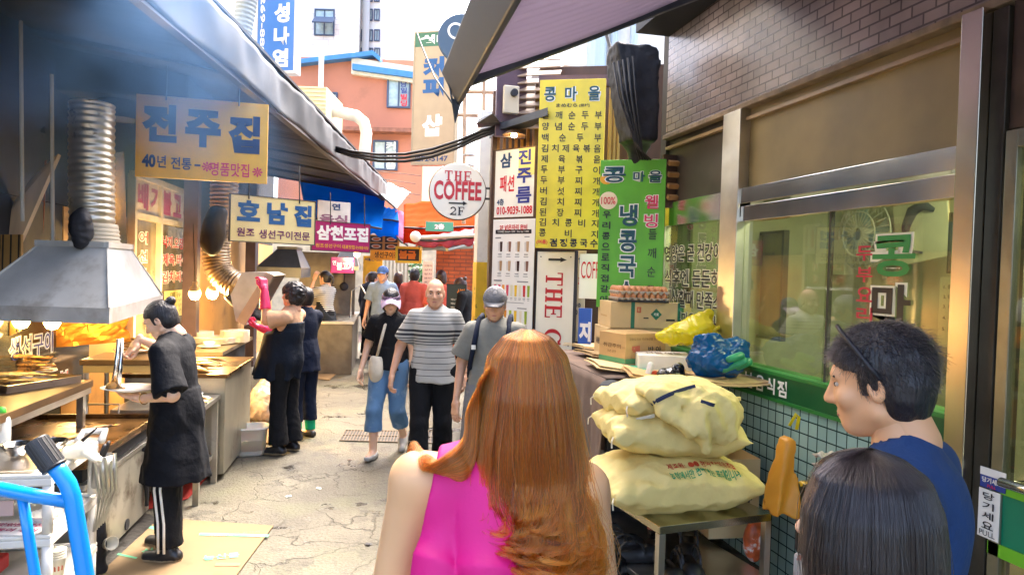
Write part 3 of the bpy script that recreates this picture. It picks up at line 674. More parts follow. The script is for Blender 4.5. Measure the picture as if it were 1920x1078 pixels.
# ------------------------------------------------------------------ background buildings
def bx(px0, px1, d, py_top, name, label, depth=5, m=None, top_d=None):
    a, b = P(px0, 400, d), P(px1, 400, d); z = P((px0+px1)/2, py_top, d).z
    c = (a+b)/2; t = thing(name, label, 'building', (c.x, c.y, 0), math.atan2((b-a).y, (b-a).x)); wd = (V((b.x, b.y))-V((a.x, a.y))).length
    MB().box2((-wd/2, 0, 0), (wd/2, depth, z), m).build('wall', m, t); return t, wd, z
def win(t, px0, px1, py0, py1, d, y=-.02, fm=None, pm=None, open_=False, sgn=None):
    Mi = t.matrix_basis.inverted()
    a, b = Mi @ P(px0, py0, d), Mi @ P(px1, py1, d); w_, h = abs(b.x-a.x), abs(a.z-b.z); c = ((a.x+b.x)/2, (a.z+b.z)/2); f = MB(); th = max(.05, w_*.06)
    for s in (-1, 1): f.box((c[0]+s*(w_/2-th/2), y-.03, c[1]), (th, .1, h)); f.box((c[0], y-.03, c[1]+s*(h/2-th/2)), (w_-2*th, .1, th))
    f.box((c[0], y-.03, c[1]), (th*.8, .09, h-2*th))
    o = f.build('window', fm, t); MB().box((c[0], y, c[1]), (w_-2*th, .03, h-2*th)).build('pane', pm, o)
    return o, c, w_, h
paneb = mat('sky_pane', (.35, .47, .48), .12, .0, spec=.8, var=.2); wfr_dark = mat('navy_frame', (.05, .08, .14), .5)
salmon = mat('salmon_plaster', (.50, .20, .12), .85, var=.10, vscale=.8, dirt=(.36, .15, .09), dscale=1.2, dlo=.58, dhi=.8)
sal, sw_, sz = bx(520, 790, 22, 112, 'salmon_building', 'salmon plastered building with blue roof edge at the alley end', 6, salmon)
Mi = sal.matrix_basis.inverted()
mb = MB()
for (x0, y0, x1, y1, hh) in ((545, 118, 702, 100, .14), (702, 100, 716, 112, .14), (664, 124, 782, 140, .18)):
    a, b = Mi @ P(x0, y0, 21.8), Mi @ P(x1, y1, 21.8); mb.hexa([(a.x, -.35, a.z-hh), (b.x, -.35, b.z-hh), (b.x, .3, b.z-hh), (a.x, .3, a.z-hh), (a.x, -.35, a.z), (b.x, -.35, b.z), (b.x, .3, b.z), (a.x, .3, a.z)])
mb.build('roof_edge', mat('roof_blue', (.05, .22, .48), .5, var=.1), sal)
mb = MB(); a, b = Mi @ P(662, 112, 21.9), Mi @ P(785, 130, 21.9); mb.hexa([(a.x, -.2, a.z-.5), (b.x, -.2, b.z-.5), (b.x, 3, b.z-.5), (a.x, 3, a.z-.5), (a.x, -.2, a.z), (b.x, -.2, b.z), (b.x, 3, b.z), (a.x, 3, a.z)]); mb.build('parapet', cream_wall, sal)
win(sal, 727, 769, 148, 204, 21.9, fm=wfr_dark, pm=paneb); win(sal, 614, 633, 174, 200, 21.9, fm=wfr_dark, pm=paneb); win(sal, 700, 745, 263, 320, 21.9, fm=wfr_dark, pm=paneb)
mb = MB(); a, b = Mi @ P(645, 246, 21.9), Mi @ P(775, 250, 21.9); mb.box(((a.x+b.x)/2, -.25, a.z), (b.x-a.x, .5, .12)); mb.build('ledge', mat('rusty_ledge', (.30, .12, .07), .7, var=.4), sal)
mb = MB(); a = Mi @ P(596, 98, 21); b = Mi @ P(596, 150, 21); mb.cyl((a.x, -.5, a.z), (b.x, -.5, b.z-3), .08); mb.build('vent_pipe', white_paint, sal)
lt = MB(); f2 = lambda u, v, l: V((u, -.1-l, v))
for i, ch in enumerate('커피숍'):
    q = Mi @ P(732, 273+18*i, 21.8); text2d(lt, f2, ch, q.x, q.z, .3, .26, signwhite, .03)
for i, ch in enumerate('남일빌딩'):
    q = Mi @ P(757, 158+12*i, 21.8); text2d(lt, f2, ch, q.x, q.z, .2, .18, navy if i < 2 else red_ink, .03)
MB_ = lt.build('lettering', None, sal)
whiteb = brick_mat('white_brick', (.78, .77, .72), (.70, .69, .65), (.60, .58, .55), 1, .5, .25, .8, ax=('X', 'Z'), msz=.02, var=.08)
tw, tww, twz = bx(545, 652, 34, -240, 'white_tower', 'tall white brick tower block above the salmon building', 8, whiteb)
o, c, w_, h = win(tw, 592, 628, 20, 70, 33.9, fm=wfr_dark, pm=paneb)
MB().box((c[0]+.1, -.55, c[1]-.05), (w_, .06, h*.55), None, (math.radians(-52), 0, 0)).build('open_sash', wfr_dark, tw)
tb, tbw, tbz = bx(652, 716, 36, -60, 'office_block', 'pale office block with dark windows beside the white tower', 9, mat('pale_block', (.62, .63, .62), .7, var=.1))
for px in (656, 672, 690, 703):
    for py in (-15, 20, 58, 92): win(tb, px, px+(7 if px < 690 else 10), py, py+22, 35.9, fm=wfr_dark, pm=paneb)
mb = MB(); Mi = tb.matrix_basis.inverted(); a = Mi @ P(684, 130, 35.5); mb.cyl((a.x, -.3, 0), (a.x, -.3, tbz), .18); mb.build('drain_pipe', mat('grey_pvc'if 0 else 'pipe_grey', (.3, .32, .34), .5), tb)
# cream building above the left stalls
lb = thing('cream_building', 'cream rendered building rising above the stalls behind the blue sign', 'building', L(9, 2.4, 0), LROT)
MB().box2((-5, -7, 3.75), (-0.0, 3.4, 9.5)).build('wall', cream_wall, lb); 
mb = MB(); mb.box2((-4.9, -6.9, 0), (-4.5, 3.3, 3.75)); mb.build('lower_wall', cream_wall, lb)
sh = thing('siding_box', 'pale yellow corrugated siding shed over the stalls', 'shed', P(580, 190, 11.5), math.radians(-12)); mb = MB()
mb.box2((-.42, 0, -.35), (.28, 1.2, .24)); 
for i in range(9): mb.box((-.07, -.012, -.31+.066*i), (.70, .03, .02))
mb.build('siding', mat('yellow_siding', (.70, .62, .38), .6, var=.08), sh)
wb = bx(1040, 1260, 13, -80, 'white_building', 'white plastered building seen between awning and menu sign', 5, white_paint)[0]
Mi = wb.matrix_basis.inverted(); mb = MB()
for px in (1118, 1150, 1186): a = Mi @ P(px, 90, 12.9); mb.cyl((a.x, -.12, 0), (a.x, -.12, 12), .07 if px != 1118 else .18)
mb.build('drain_pipe', mat('pipe_bluegrey', (.40, .50, .58), .5), wb)
jb = thing('junction_box', 'white electric junction box on the white building', 'junction box', P(1068, 107, 8.6)); MB().box((0, 0, 0), (.16, .1, .26), white_paint).build('case', None, jb, bevel=.01)
MB().tube([(0, 0, -.1), (.0, .0, -.5)], .012).build('cable', cable_black, jb)
# white ventilation pipe with elbow
vp = thing('vent_pipe', 'white insulated vent pipe bending down in front of the salmon building', 'pipe', P(650, 215, 12)); q = vp.location
MB().tube([P(590, 203, 12)-q, P(640, 212, 12)-q, P(668, 218, 12)-q, P(682, 230, 12)-q, P(687, 250, 12)-q, P(684, 280, 12)-q, P(680, 345, 12)-q], .1, 14).build('pipe', mat('insul', (.70, .66, .54), .6, var=.15, bump=.4, bscale=12), vp, smooth=True)
# corrugated grey duct over the left eave
def corrugated(path, r, pitch=.03, amp=.06, n=20):
    path = [V(p) for p in path]
    seg = [(path[i+1]-path[i]).length for i in range(len(path)-1)]; tot = sum(seg); N = max(8, int(tot/pitch*4)); pts = []; rs = []
    for i in range(N+1):
        s = tot*i/N; k = 0
        while k < len(seg)-1 and s > seg[k]: s -= seg[k]; k += 1
        u = min(1, s/seg[k]); p0 = path[max(k-1, 0)]; p1 = path[k]; p2 = path[k+1]; p3 = path[min(k+2, len(path)-1)]
        pts.append(.5*((2*p1)+(p2-p0)*u+(2*p0-5*p1+4*p2-p3)*u*u+(3*p1-p0-3*p2+p3)*u**3)); rs.append(r*(1+amp*math.cos(2*math.pi*tot*i/N/pitch)))
    return MB().tube(pts, rs, n)
gdp = thing('roof_duct', 'grey corrugated duct pipe rising above the left eave', 'duct', P(455, 40, 8.2)); q = gdp.location
corrugated([P(472, -60, 8.2)-q, P(463, 0, 8.2)-q, P(452, 75, 8.2)-q, P(446, 120, 8.2)-q], .115, .05, .05).build('duct', mat('duct_grey', (.28, .31, .31), .5, .2, var=.1), gdp, smooth=True)
MB().cyl(P(452, 66, 8.15)-q, P(449, 90, 8.15)-q, .13, n=20).build('collar', white_paint, gdp)
# overhead cables
def cable(name, label, pts, r=.012, n=1, sp=.03):
    t = None
    pts = [V(p) for p in pts]; c = pts[0]; mb = MB()
    for k in range(n): mb.tube([p-c+V((0, k*.01, -sp*k*(math.sin(math.pi*i/(len(pts)-1)))-.02*k)) for i, p in enumerate(pts)], r, 6)
    o = mb.build(name, cable_black, smooth=True, loc=c); return tag(o, label, 'cable')
cable('power_cable', 'thick black cable bundle sagging across the alley to the wooden annex', [P(622, 274, 8.4), P(660, 284, 8.2), P(710, 290, 7.9), P(760, 289, 7.7), P(810, 280, 7.4), P(860, 264, 7.2), P(905, 245, 7.0), P(940, 236, 6.9)], .016, 3, .02)
cable('power_cable', 'thin black cable running down from the sky to the awning corner', [P(752, -20, 6.5), P(790, 85, 6), P(815, 145, 5.6), P(848, 194, 5.0)], .007)
for k, (y0, y1, x1) in enumerate(((330, 352, 760), (342, 366, 790), (322, 345, 780), (310, 330, 790), (356, 372, 770))):
    cable('power_cable', ['faint cable strung high before the salmon building', 'faint cable drooping lowest but one over the tarps', 'faint middle cable before the salmon wall', 'faint topmost thin cable before the salmon wall', 'faint lowest cable just above the orange tarp'][k], [P(655, y0-20, 14), P(700, (y0+y1)/2, 14), P(x1, y1, 14)], .006)
lb2 = thing('street_lamp', 'black flat flood lamp on an arm at the annex corner', 'lamp', P(918, 226, 6.8)); q = lb2.location
MB().hexa([V(p)-q for p in (P(893, 232, 6.9), P(936, 228, 6.6), P(940, 236, 6.9), P(897, 240, 7.1), P(898, 224, 6.9), P(924, 213, 6.6), P(930, 218, 6.9), P(902, 230, 7.1))]).build('lamp_head', dark_metal, lb2)
MB().tube([P(940, 232, 6.8)-q, P(955, 222, 6.9)-q], .015).build('arm', dark_metal, lb2)
# scaffold pipes behind the pillar
sc_ = thing('pipe_rack', 'thin galvanised pipe rack with insulators behind the white pillar', 'pipe rack', P(890, 250, 10)); q = sc_.location; mb = MB()
for y in (172, 216): mb.cyl(P(858, y, 10)-q, P(940, y+2, 10)-q, .03)
for x in (872, 908): mb.cyl(P(x, 120, 10)-q, P(x-3, 420, 10)-q, .03)
mb.build('pipe', mat('rust_pale', (.42, .28, .18), .6, var=.3), sc_); mb = MB()
for y in (290, 310, 330, 348): mb.lathe([(.01, .03), (.09, .0), (.09, -.02), (.02, -.03)], P(880, y, 9.8)-q, 12)
mb.build('insulator', mat('insul_grey', (.4, .4, .38), .4), sc_)
# =================================================================== left row of grill stalls
TW = 2.45
def box_L(mb, s0, s1, t0, t1, z0, z1, m=None):   # box aligned to the row, world coordinates
    return mb.box(L((s0+s1)/2, (t0+t1)/2, (z0+z1)/2), (abs(t1-t0), abs(s1-s0), abs(z1-z0)), m, LROT)
plaster = mat('tan_plaster', (.46, .25, .075), .55, var=.22, vscale=2, dirt=(.20, .10, .04), dscale=2.2, dlo=.56, dhi=.75, bump=.15, bscale=9)
gb = thing('grill_restaurant', 'row of grill stall shopfronts with tan walls and a dark sooty ceiling', 'building', (0, 0, 0))
mb = MB(); box_L(mb, 5.9, 16, TW, TW+.2, 0, 2.15); mb.build('wall', plaster, gb)
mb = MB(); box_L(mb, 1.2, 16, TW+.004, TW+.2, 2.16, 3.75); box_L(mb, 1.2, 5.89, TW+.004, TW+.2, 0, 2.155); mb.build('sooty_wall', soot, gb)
# eave
E0, E1 = PZ(280, 0, 3.08), PZ(722, 373, 3.08); ed = (E1-E0).normalized(); En = E0-ed*5.5
ev = thing('stall_eave', 'long eave of the left stalls with dented steel fascia and sooty underside', 'eave', En); q = En
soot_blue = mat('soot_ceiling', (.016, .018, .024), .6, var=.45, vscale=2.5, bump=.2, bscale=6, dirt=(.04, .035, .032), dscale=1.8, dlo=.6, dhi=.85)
Lw = (E1-En).length; side = V((-ed.y, ed.x, 0))
mb = MB()
def soff(u, v):
    p = En+ed*(Lw*u)+side*(3.2*v); return p-q+V((0, 0, .55*v+.012*math.sin(u*160)*(v > .02)))
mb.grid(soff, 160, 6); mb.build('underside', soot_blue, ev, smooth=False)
mb = MB(); mb.grid(lambda u, v: En+ed*(Lw*u)+side*(3.3*v-.05)-q+V((0, 0, .30+.5*v)), 20, 2); mb.build('roof_sheet', mat('roof_grey', (.07, .07, .075), .7), ev, solid=.02)
rr = random.Random(3)
ph = [rr.uniform(0, 6) for _ in range(8)]
mb = MB()
def fas(u, v):
    p = En+ed*(Lw*u); wv = .012*math.sin(u*90+ph[0])*math.sin(v*3.1)+.010*math.sin(u*37+ph[1]+v*2)+.006*math.sin(u*211+ph[2]+v*3)*v
    return p-q-side*(.02+wv+.03*v)+V((0, 0, -.03+.29*v+.008*math.sin(u*52+ph[3])))
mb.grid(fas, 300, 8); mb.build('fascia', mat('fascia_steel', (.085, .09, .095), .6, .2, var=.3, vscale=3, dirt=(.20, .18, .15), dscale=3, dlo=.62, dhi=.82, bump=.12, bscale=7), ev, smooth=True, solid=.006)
mb = MB(); mb.hexa([En+ed*a-side*b+V((0, 0, z))-q for z in (-.05, .0) for a, b in ((0, .01), (Lw, .01), (Lw, -.05), (0, -.05))]); mb.build('drip_rail', mat('rail_dark', (.09, .08, .075), .5, .5), ev)
mb = MB()
for k in range(9):
    a = 4.2+1.35*k; p0 = En+ed*a; p1 = p0+side*3.0
    d = (p1-p0); c = (p0+p1)/2-q+V((0, 0, .21)); mb.hexa([p0-q+V((0, 0, -.0))+ed*.04, p1-q+V((0, 0, .44))+ed*.04, p1-q+V((0, 0, .44))-ed*.04, p0-q-ed*.04, p0-q+V((0, 0, .05))+ed*.04, p1-q+V((0, 0, .54))+ed*.04, p1-q+V((0, 0, .54))-ed*.04, p0-q+V((0, 0, .05))-ed*.04])
mb.build('rafter', soot, ev)
# dark service boxes and pipes up in the ceiling
hb = thing('exhaust_box', 'square sooty exhaust box under the ceiling above the silver duct', 'exhaust box', L(6.2, 2.0, 3.28), LROT)
MB().box((0, 0, 0), (.95, .9, .55)).build('case', soot_blue, hb, bevel=.02); MB().cyl((-.1, -.2, -.28), (-.1, -.2, -.42), .15, n=24).build('outlet', soot, hb)
for i, (a, b, r, lab) in enumerate((((39, 40, 4.3), (42, 415, 4.3), .011, 'thin pale hanger rod reaching the wooden boards left of the duct'), ((97, 140, 4.4), (99, 470, 4.4), .011, 'thin pale hanger rod in front of the steel sheet'), ((45, 70, 5.2), (72, 255, 5.0), .05, 'thick sooty pipe leaning under the ceiling at far left'))):
    p = P(*a); t = thing('hanger_rod' if i < 2 else 'sooty_pipe', lab, 'rod' if i < 2 else 'pipe', p)
    MB().cyl((0, 0, 0), P(*b)-p, r, n=12).build('shaft', mat('rod_pale', (.5, .46, .38), .5) if i < 2 else soot, t)
# ------------------------------------------------------------------ storefront windows on the wall
def wall_items(px0, px1, py0, py1, t=TW):
    a, b = PL(px0, py0, t), PL(px1, py1, t); s0, s1 = LINV(a)[0], LINV(b)[0]
    am, bm = PL((px0+px1)/2, py0, t), PL((px0+px1)/2, py1, t)
    return s0, s1, bm.z, am.z
frame_w = mat('frame_white', (.62, .55, .42), .45, var=.15)
s0, s1, z0, z1 = wall_items(240, 352, 345, 640)
sf_ = thing('stall_window', 'white framed stall window with red menu lettering behind the silver duct', 'window', L((s0+s1)/2, TW, (z0+z1)/2), LROT)
Wd, Hh = s1-s0, z1-z0
fb = MB()
for y in (-Wd/2+.03, -Wd*.12, Wd/2-.03): fb.box((.03, y, 0), (.08, .06, Hh))
for z in (-Hh/2, Hh*.27, Hh/2): fb.box((.035, 0, z), (.06, Wd-.02, .06))
fb.build('frame', frame_w, sf_)
MB().box((.012, 0, -Hh*.1), (.012, Wd-.1, Hh*.7)).build('pane', mat('stall_glass', (.16, .14, .10), .12, spec=.8, var=.3), sf_)
MB().box((.02, 0, Hh*.39), (.03, Wd-.1, Hh*.2)).build('header_panel', mat('header_white', (.66, .56, .46), .5, var=.15), sf_)
crim = mat('crimson_ink', (.42, .015, .10), .45); redl = mat('red_letter', (.50, .02, .02), .45)
# local frame: +x toward the alley, +y along the row (to the right in the picture)
f3 = lambda u, v, l: V((.02+l, u, v)); lt = MB()
for i, ch in enumerate('배기불고기'): text2d(lt, lambda u, v, l: V((.037+l, u, v)), ch, (-.36+.18*i)*Wd, Hh*.39, Wd*.15, Hh*.155, crim, .04)
for r, row in enumerate(('낙지.오징어', '제육.버섯', '김치찌개')):
    text2d(lt, f3, row, Wd*.19, Hh*(.14-.115*r), Wd*.46, Hh*.085, signwhite, .09, lift=.001); text2d(lt, f3, row, Wd*.19, Hh*(.14-.115*r), Wd*.45, Hh*.08, redl, .02, lift=.003)
for r, ch in enumerate('어선구이'): text2d(lt, f3, ch, -Wd*.32, Hh*(.15-.11*r), Wd*.13, Hh*.08, signwhite, .09, lift=.001); text2d(lt, f3, ch, -Wd*.32, Hh*(.15-.11*r), Wd*.12, Hh*.07, redl, .02, lift=.003)
lt.build('lettering', None, sf_)
yn = thing('menu_poster', 'small yellow menu poster below the red window lettering', 'poster', L((s0+s1)/2+Wd*.2, TW-.035, (z0+z1)/2-Hh*.27), LROT)
MB().box((0, 0, 0), (.006, Wd*.42, Hh*.18)).build('sheet', mat('poster_yellow', (.70, .58, .18), .6, var=.2), yn)
lt = MB(); f4 = lambda u, v, l: V((.003+l, u, v)); text2d(lt, f4, '메뉴', -.05, Hh*.06, Wd*.2, Hh*.04, mat('olive_ink', (.15, .16, .03), .6), .02)
for k in range(3): text2d(lt, f4, '갈치구이', 0, Hh*(.02-.035*k), Wd*.34, Hh*.022, MATS['olive_ink'], .0)
lt.build('lettering', None, yn)
for px0, px1, nm, lab in ((352, 366, 'stall_post', 'dark brown post right of the lettered stall window'), (462, 482, 'stall_post', 'tall dark square post behind the tilted hood')):
    tt_ = 2.25; a = PL((px0+px1)/2, 500, tt_); s = LINV(a)[0]; d = px_of(a)[2]; w_ = (px1-px0)/FPX*d
    t = thing(nm, lab, 'post', L(s, tt_, 0), LROT); MB().box2((-.08, -w_*.8, 0), (.08, w_*.8, 3.4)).build('shaft', mat('post_plum', (.06, .035, .05), .5, var=.3), t, bevel=.005)
# steel sheets and boards at far left
def panel(name, label, cat, pts, m, th=.012):
    q = V(pts[0]); return tag(MB().add([V(p)-q for p in pts], [tuple(range(len(pts)))]).build(name, m, solid=th, loc=q), label, cat)
panel('steel_sheet', 'bright wrinkled steel sheet standing behind the silver duct', 'steel sheet', [P(66, 470, 5.4), P(238, 470, 5.9), P(232, 285, 5.9), P(84, 300, 5.4)], mat('wrinkled_steel', (.66, .58, .48), .18, 1.0, var=.15, vscale=3, bump=.6, bscale=2.2))
panel('wood_board', 'long pale wooden board leaning diagonally at the left edge', 'board', [P(-5, 430, 4.6), P(40, 455, 4.6), P(112, 290, 4.7), P(62, 335, 4.7)], mat('board_pale', (.45, .34, .22), .6, var=.3, vscale=8, stretch=(1, 1, .2)), .03)
panel('copper_sheet', 'dark red brown copper coloured sheet behind the hanger rods', 'metal sheet', [P(40, 560, 5.0), P(75, 560, 5.05), P(88, 300, 5.05), P(52, 320, 5.0)], mat('copper_brown', (.28, .09, .03), .3, .6, var=.4, vscale=5, bump=.4, bscale=3))
panel('wood_board', 'narrow upright yellow wooden boards left of the hood', 'board', [P(-5, 640, 4.5), P(38, 620, 4.5), P(42, 440, 4.5), P(-5, 440, 4.5)], brick_mat('board_strips', (.42, .22, .06), (.34, .17, .05), (.03, .02, .015), 1, .05, 9, .5, ax=('X', 'Z'), msz=.006), .02)
# ------------------------------------------------------------------ first hood, duct, rag
def frustum_hood(name, label, bot, rim_h, top, m, under=None):
    """bot, top: four world points (near-left, near-right, far-right, far-left)"""
    q = V(bot[0]); t = thing(name, label, 'extractor hood', q)
    b = [V(p)-q for p in bot]; r = [p+V((0, 0, rim_h)) for p in b]; tp = [V(p)-q for p in top]
    mb = MB(); mb.add(r+tp, [(i, (i+1) % 4, 4+(i+1) % 4, 4+i) for i in range(4)]+[(4, 5, 6, 7)]); mb.build('hood_body', m, t, solid=.006)
    c = sum(b, V())/4; o = [c+(p-c)*1.015+V((0, 0, 0)) for p in b]; orr = [c+(p-c)*1.015+V((0, 0, rim_h)) for p in b]; orr = [V((p.x, p.y, rr.z+.004)) for p, rr in zip(orr, r)]
    mb = MB(); mb.add(o+orr, [(i, (i+1) % 4, 4+(i+1) % 4, 4+i) for i in range(4)]); mb.build('rim', m, t, solid=.008)
    mb = MB(); tt = [p+V((0, 0, .012)) for p in tp]
    for i in range(4):
        a, d = tt[i], tt[(i+1) % 4]; mb.box((a+d)/2, ((d-a).length+.03, .03, .035), math.atan2((d-a).y, (d-a).x))
        mb.box((a+d)/2+V((0, 0, .0)), (.02, .04, .02))
    mb.build('top_flange', m, t)
    mb = MB()
    for i in range(4): mb.tube([orr[i], tp[i]], .007, 6)
    mb.build('corner_seam', m, t)
    return t
nl, nr, fr2 = P(-75, 605, 3.95), P(203, 607, 3.95), P(302, 578, 5.05)
zb = nr.z; nl.z = zb; fr2.z = zb+.03; fl = nl+(fr2-nr)
tn, tnr, tfr = P(72, 463, 4.25), P(201, 463, 4.25), P(244, 464, 4.65); tn.z = tnr.z; tfr.z = tnr.z; tfl = tn+(tfr-tnr)
hood1 = frustum_hood('extractor_hood', 'large grey steel extractor hood over the nearest grill, under the silver duct', [nl, nr, fr2, fl], .085, [tn, tnr, tfr, tfl], galv)
dc = thing('silver_duct', 'tall ribbed silver duct rising from the nearest hood', 'duct', P(172, 462, 4.42)); q = dc.location
corrugated([P(172, 470, 4.42)-q, P(173, 400, 4.42)-q, P(172, 300, 4.42)-q, P(173, 195, 4.42)-q], .128, .040, .032, 28).build('corrugated_pipe', mat('duct_silver', (.60, .52, .40), .36, .9, var=.2, dirt=(.12, .09, .06), dscale=7, dlo=.58, dhi=.7), dc, smooth=True)
mb = MB()
for k in range(5): mb.lathe([(.125, -.01), (.150-.004*k, .012), (.128, .035)], (P(178, 458-7*k, 4.42)-q), 24)
mb.build('cloth_collar', mat('cloth_pale', (.52, .44, .32), .9, var=.2), dc, smooth=True)
# ------------------------------------------------------------------ surface nets for organic shapes
def rot_to(d):
    return V(d).normalized().to_track_quat('Z', 'Y').to_matrix()
def smin(a, b, k):
    h = np.clip(.5+.5*(b-a)/k, 0, 1); return b+(a-b)*h-k*h*(1-h)
def rc(p, a, b, ra, rb):
    a = np.asarray(a, np.float32); b = np.asarray(b, np.float32); ba = b-a; t = np.clip(((p-a)@ba)/max(float(ba@ba), 1e-9), 0, 1)
    return np.linalg.norm(p-a-t[:, None]*ba, axis=1)-(ra+(rb-ra)*t)
def el(p, c, r, R=None):
    q = p-np.asarray(c, np.float32)
    if R is not None: q = q@np.asarray(R, np.float32)
    r = np.asarray(r, np.float32); k0 = np.linalg.norm(q/r, axis=1); k1 = np.linalg.norm(q/(r*r), axis=1)+1e-9
    return k0*(k0-1)/k1
def wob(p, f, seed, n=5):
    g_ = np.random.RandomState(seed); s = np.zeros(len(p), np.float32)
    for i in range(n):
        d = g_.normal(size=3); d /= np.linalg.norm(d); s += np.sin(p@(d*f*g_.uniform(.6, 1.5))+g_.uniform(0, 6.28)+1.5*np.sin(p@(g_.normal(size=3)*f*.4)))
    return s/n
def crz(p, f, seed, n=4):
    g_ = np.random.RandomState(seed+50); s = np.zeros(len(p), np.float32)
    for i in range(n):
        d = g_.normal(size=3); d /= np.linalg.norm(d); s += np.abs(np.sin(p@(d*f*g_.uniform(.6, 1.4))+g_.uniform(0, 6.28)+1.3*np.sin(p@(g_.normal(size=3)*f*.5))))
    return s/n-.6
def sdf_mesh(fn, lo, hi, h):
    lo = np.asarray(lo, float); hi = np.asarray(hi, float); B = 5
    n = (np.ceil((hi-lo)/h).astype(int)//B+1)*B
    nb = n//B
    ci = np.stack(np.meshgrid(*[np.arange(k) for k in nb], indexing='ij'), -1).reshape(-1, 3)
    cc = (lo+(ci*B+(B-1)/2)*h).astype(np.float32); dc_ = fn(cc)
    act = np.abs(dc_) < h*B*1.45
    D = np.repeat(np.repeat(np.repeat(np.where(dc_ > 0, 1., -1.).reshape(nb), B, 0), B, 1), B, 2).astype(np.float32)
    off = np.stack(np.meshgrid(*[np.arange(B)]*3, indexing='ij'), -1).reshape(-1, 3)
    A_ = ci[act]
    if len(A_) == 0: return np.zeros((0, 3)), np.zeros((0, 4), int)
    idx = (A_[:, None, :]*B+off[None]).reshape(-1, 3)
    vals = np.empty(len(idx), np.float32)
    for k in range(0, len(idx), 400000):
        vals[k:k+400000] = fn((lo+idx[k:k+400000]*h).astype(np.float32))
    D[idx[:, 0], idx[:, 1], idx[:, 2]] = vals
    s = D < 0; c = np.zeros(tuple(n-1), np.int8)
    for dx in (0, 1):
        for dy in (0, 1):
            for dz in (0, 1): c += s[dx:n[0]-1+dx, dy:n[1]-1+dy, dz:n[2]-1+dz]
    cells = np.argwhere((c > 0) & (c < 8)); ids = -np.ones(tuple(n-1), int); ids[tuple(cells.T)] = np.arange(len(cells))
    acc = np.zeros((len(cells), 3)); cnt = np.zeros(len(cells))
    co = np.array([(x, y, z) for x in (0, 1) for y in (0, 1) for z in (0, 1)])
    for i in range(8):
        for j in range(i+1, 8):
            if np.abs(co[i]-co[j]).sum() != 1: continue
            a = D[tuple((cells+co[i]).T)]; b = D[tuple((cells+co[j]).T)]; m = (a < 0) != (b < 0)
            t = np.where(m, a/np.where(m, a-b, 1), 0); acc += np.where(m[:, None], co[i]+(co[j]-co[i])*t[:, None], 0); cnt += m
    vs = lo+(cells+acc/cnt[:, None])*h
    F = []
    for ax in range(3):
        u, v = (ax+1) % 3, (ax+2) % 3; e = np.eye(3, dtype=int)
        a = s; sh = [slice(None)]*3; sh2 = [slice(None)]*3; sh[ax] = slice(0, n[ax]-1); sh2[ax] = slice(1, n[ax])
        fl_ = np.argwhere(s[tuple(sh)] != s[tuple(sh2)])
        fl_ = fl_[(fl_[:, u] > 0) & (fl_[:, v] > 0) & (fl_[:, u] < n[u]-1) & (fl_[:, v] < n[v]-1)]
        ins = s[tuple(fl_.T)]
        q = np.stack([ids[tuple((fl_-e[u]-e[v]).T)], ids[tuple((fl_-e[v]).T)], ids[tuple(fl_.T)], ids[tuple((fl_-e[u]).T)]], 1)
        q[~ins] = q[~ins][:, ::-1]; F.append(q)
    F = np.concatenate(F); F = F[(F >= 0).all(1)]
    return vs, F
def mesh_np(name, parts, parent=None, smooth=True, loc=None):
    """parts: list of (verts, faces, material)"""
    V_ = []; F_ = []; mi = []; mats = []; b = 0
    for vs, fs, m in parts:
        if len(vs) == 0: continue
        if m not in mats: mats.append(m)
        V_.extend(map(tuple, vs)); fl_ = [tuple(int(i)+b for i in f) for f in fs]; F_.extend(fl_); mi.extend([mats.index(m)]*len(fl_)); b += len(vs)
    me = bpy.data.meshes.new(name); me.from_pydata(V_, [], F_)
    for m in mats: me.materials.append(m)
    me.polygons.foreach_set('material_index', mi)
    if smooth: me.polygons.foreach_set('use_smooth', [True]*len(F_))
    me.update(); o = bpy.data.objects.new(name, me); COL.objects.link(o)
    if parent is not None: o.parent = parent
    if loc is not None: o.location = loc
    return o
def blob(name, fn, lo, hi, h, m, parent=None, loc=None):
    vs, fs = sdf_mesh(fn, lo, hi, h); return mesh_np(name, [(vs, fs, m)], parent, True, loc)
blob('wrapping', WRAP[0], (-.3, -.3, -1.1), (.4, .3, .2), .016, WRAP[1], WRAP[2])
# black rag on the duct
rag = P(153, 428, 4.22)
tag(blob('oily_rag', lambda p: el(p, (0, 0, 0), (.068, .06, .125))+.012*wob(p, 50, 3)+.006*wob(p, 110, 5), (-.11, -.1, -.19), (.11, .1, .17), .008, blackplastic, loc=rag), 'black oily rag bundle tied to the silver duct above the hood', 'rag')
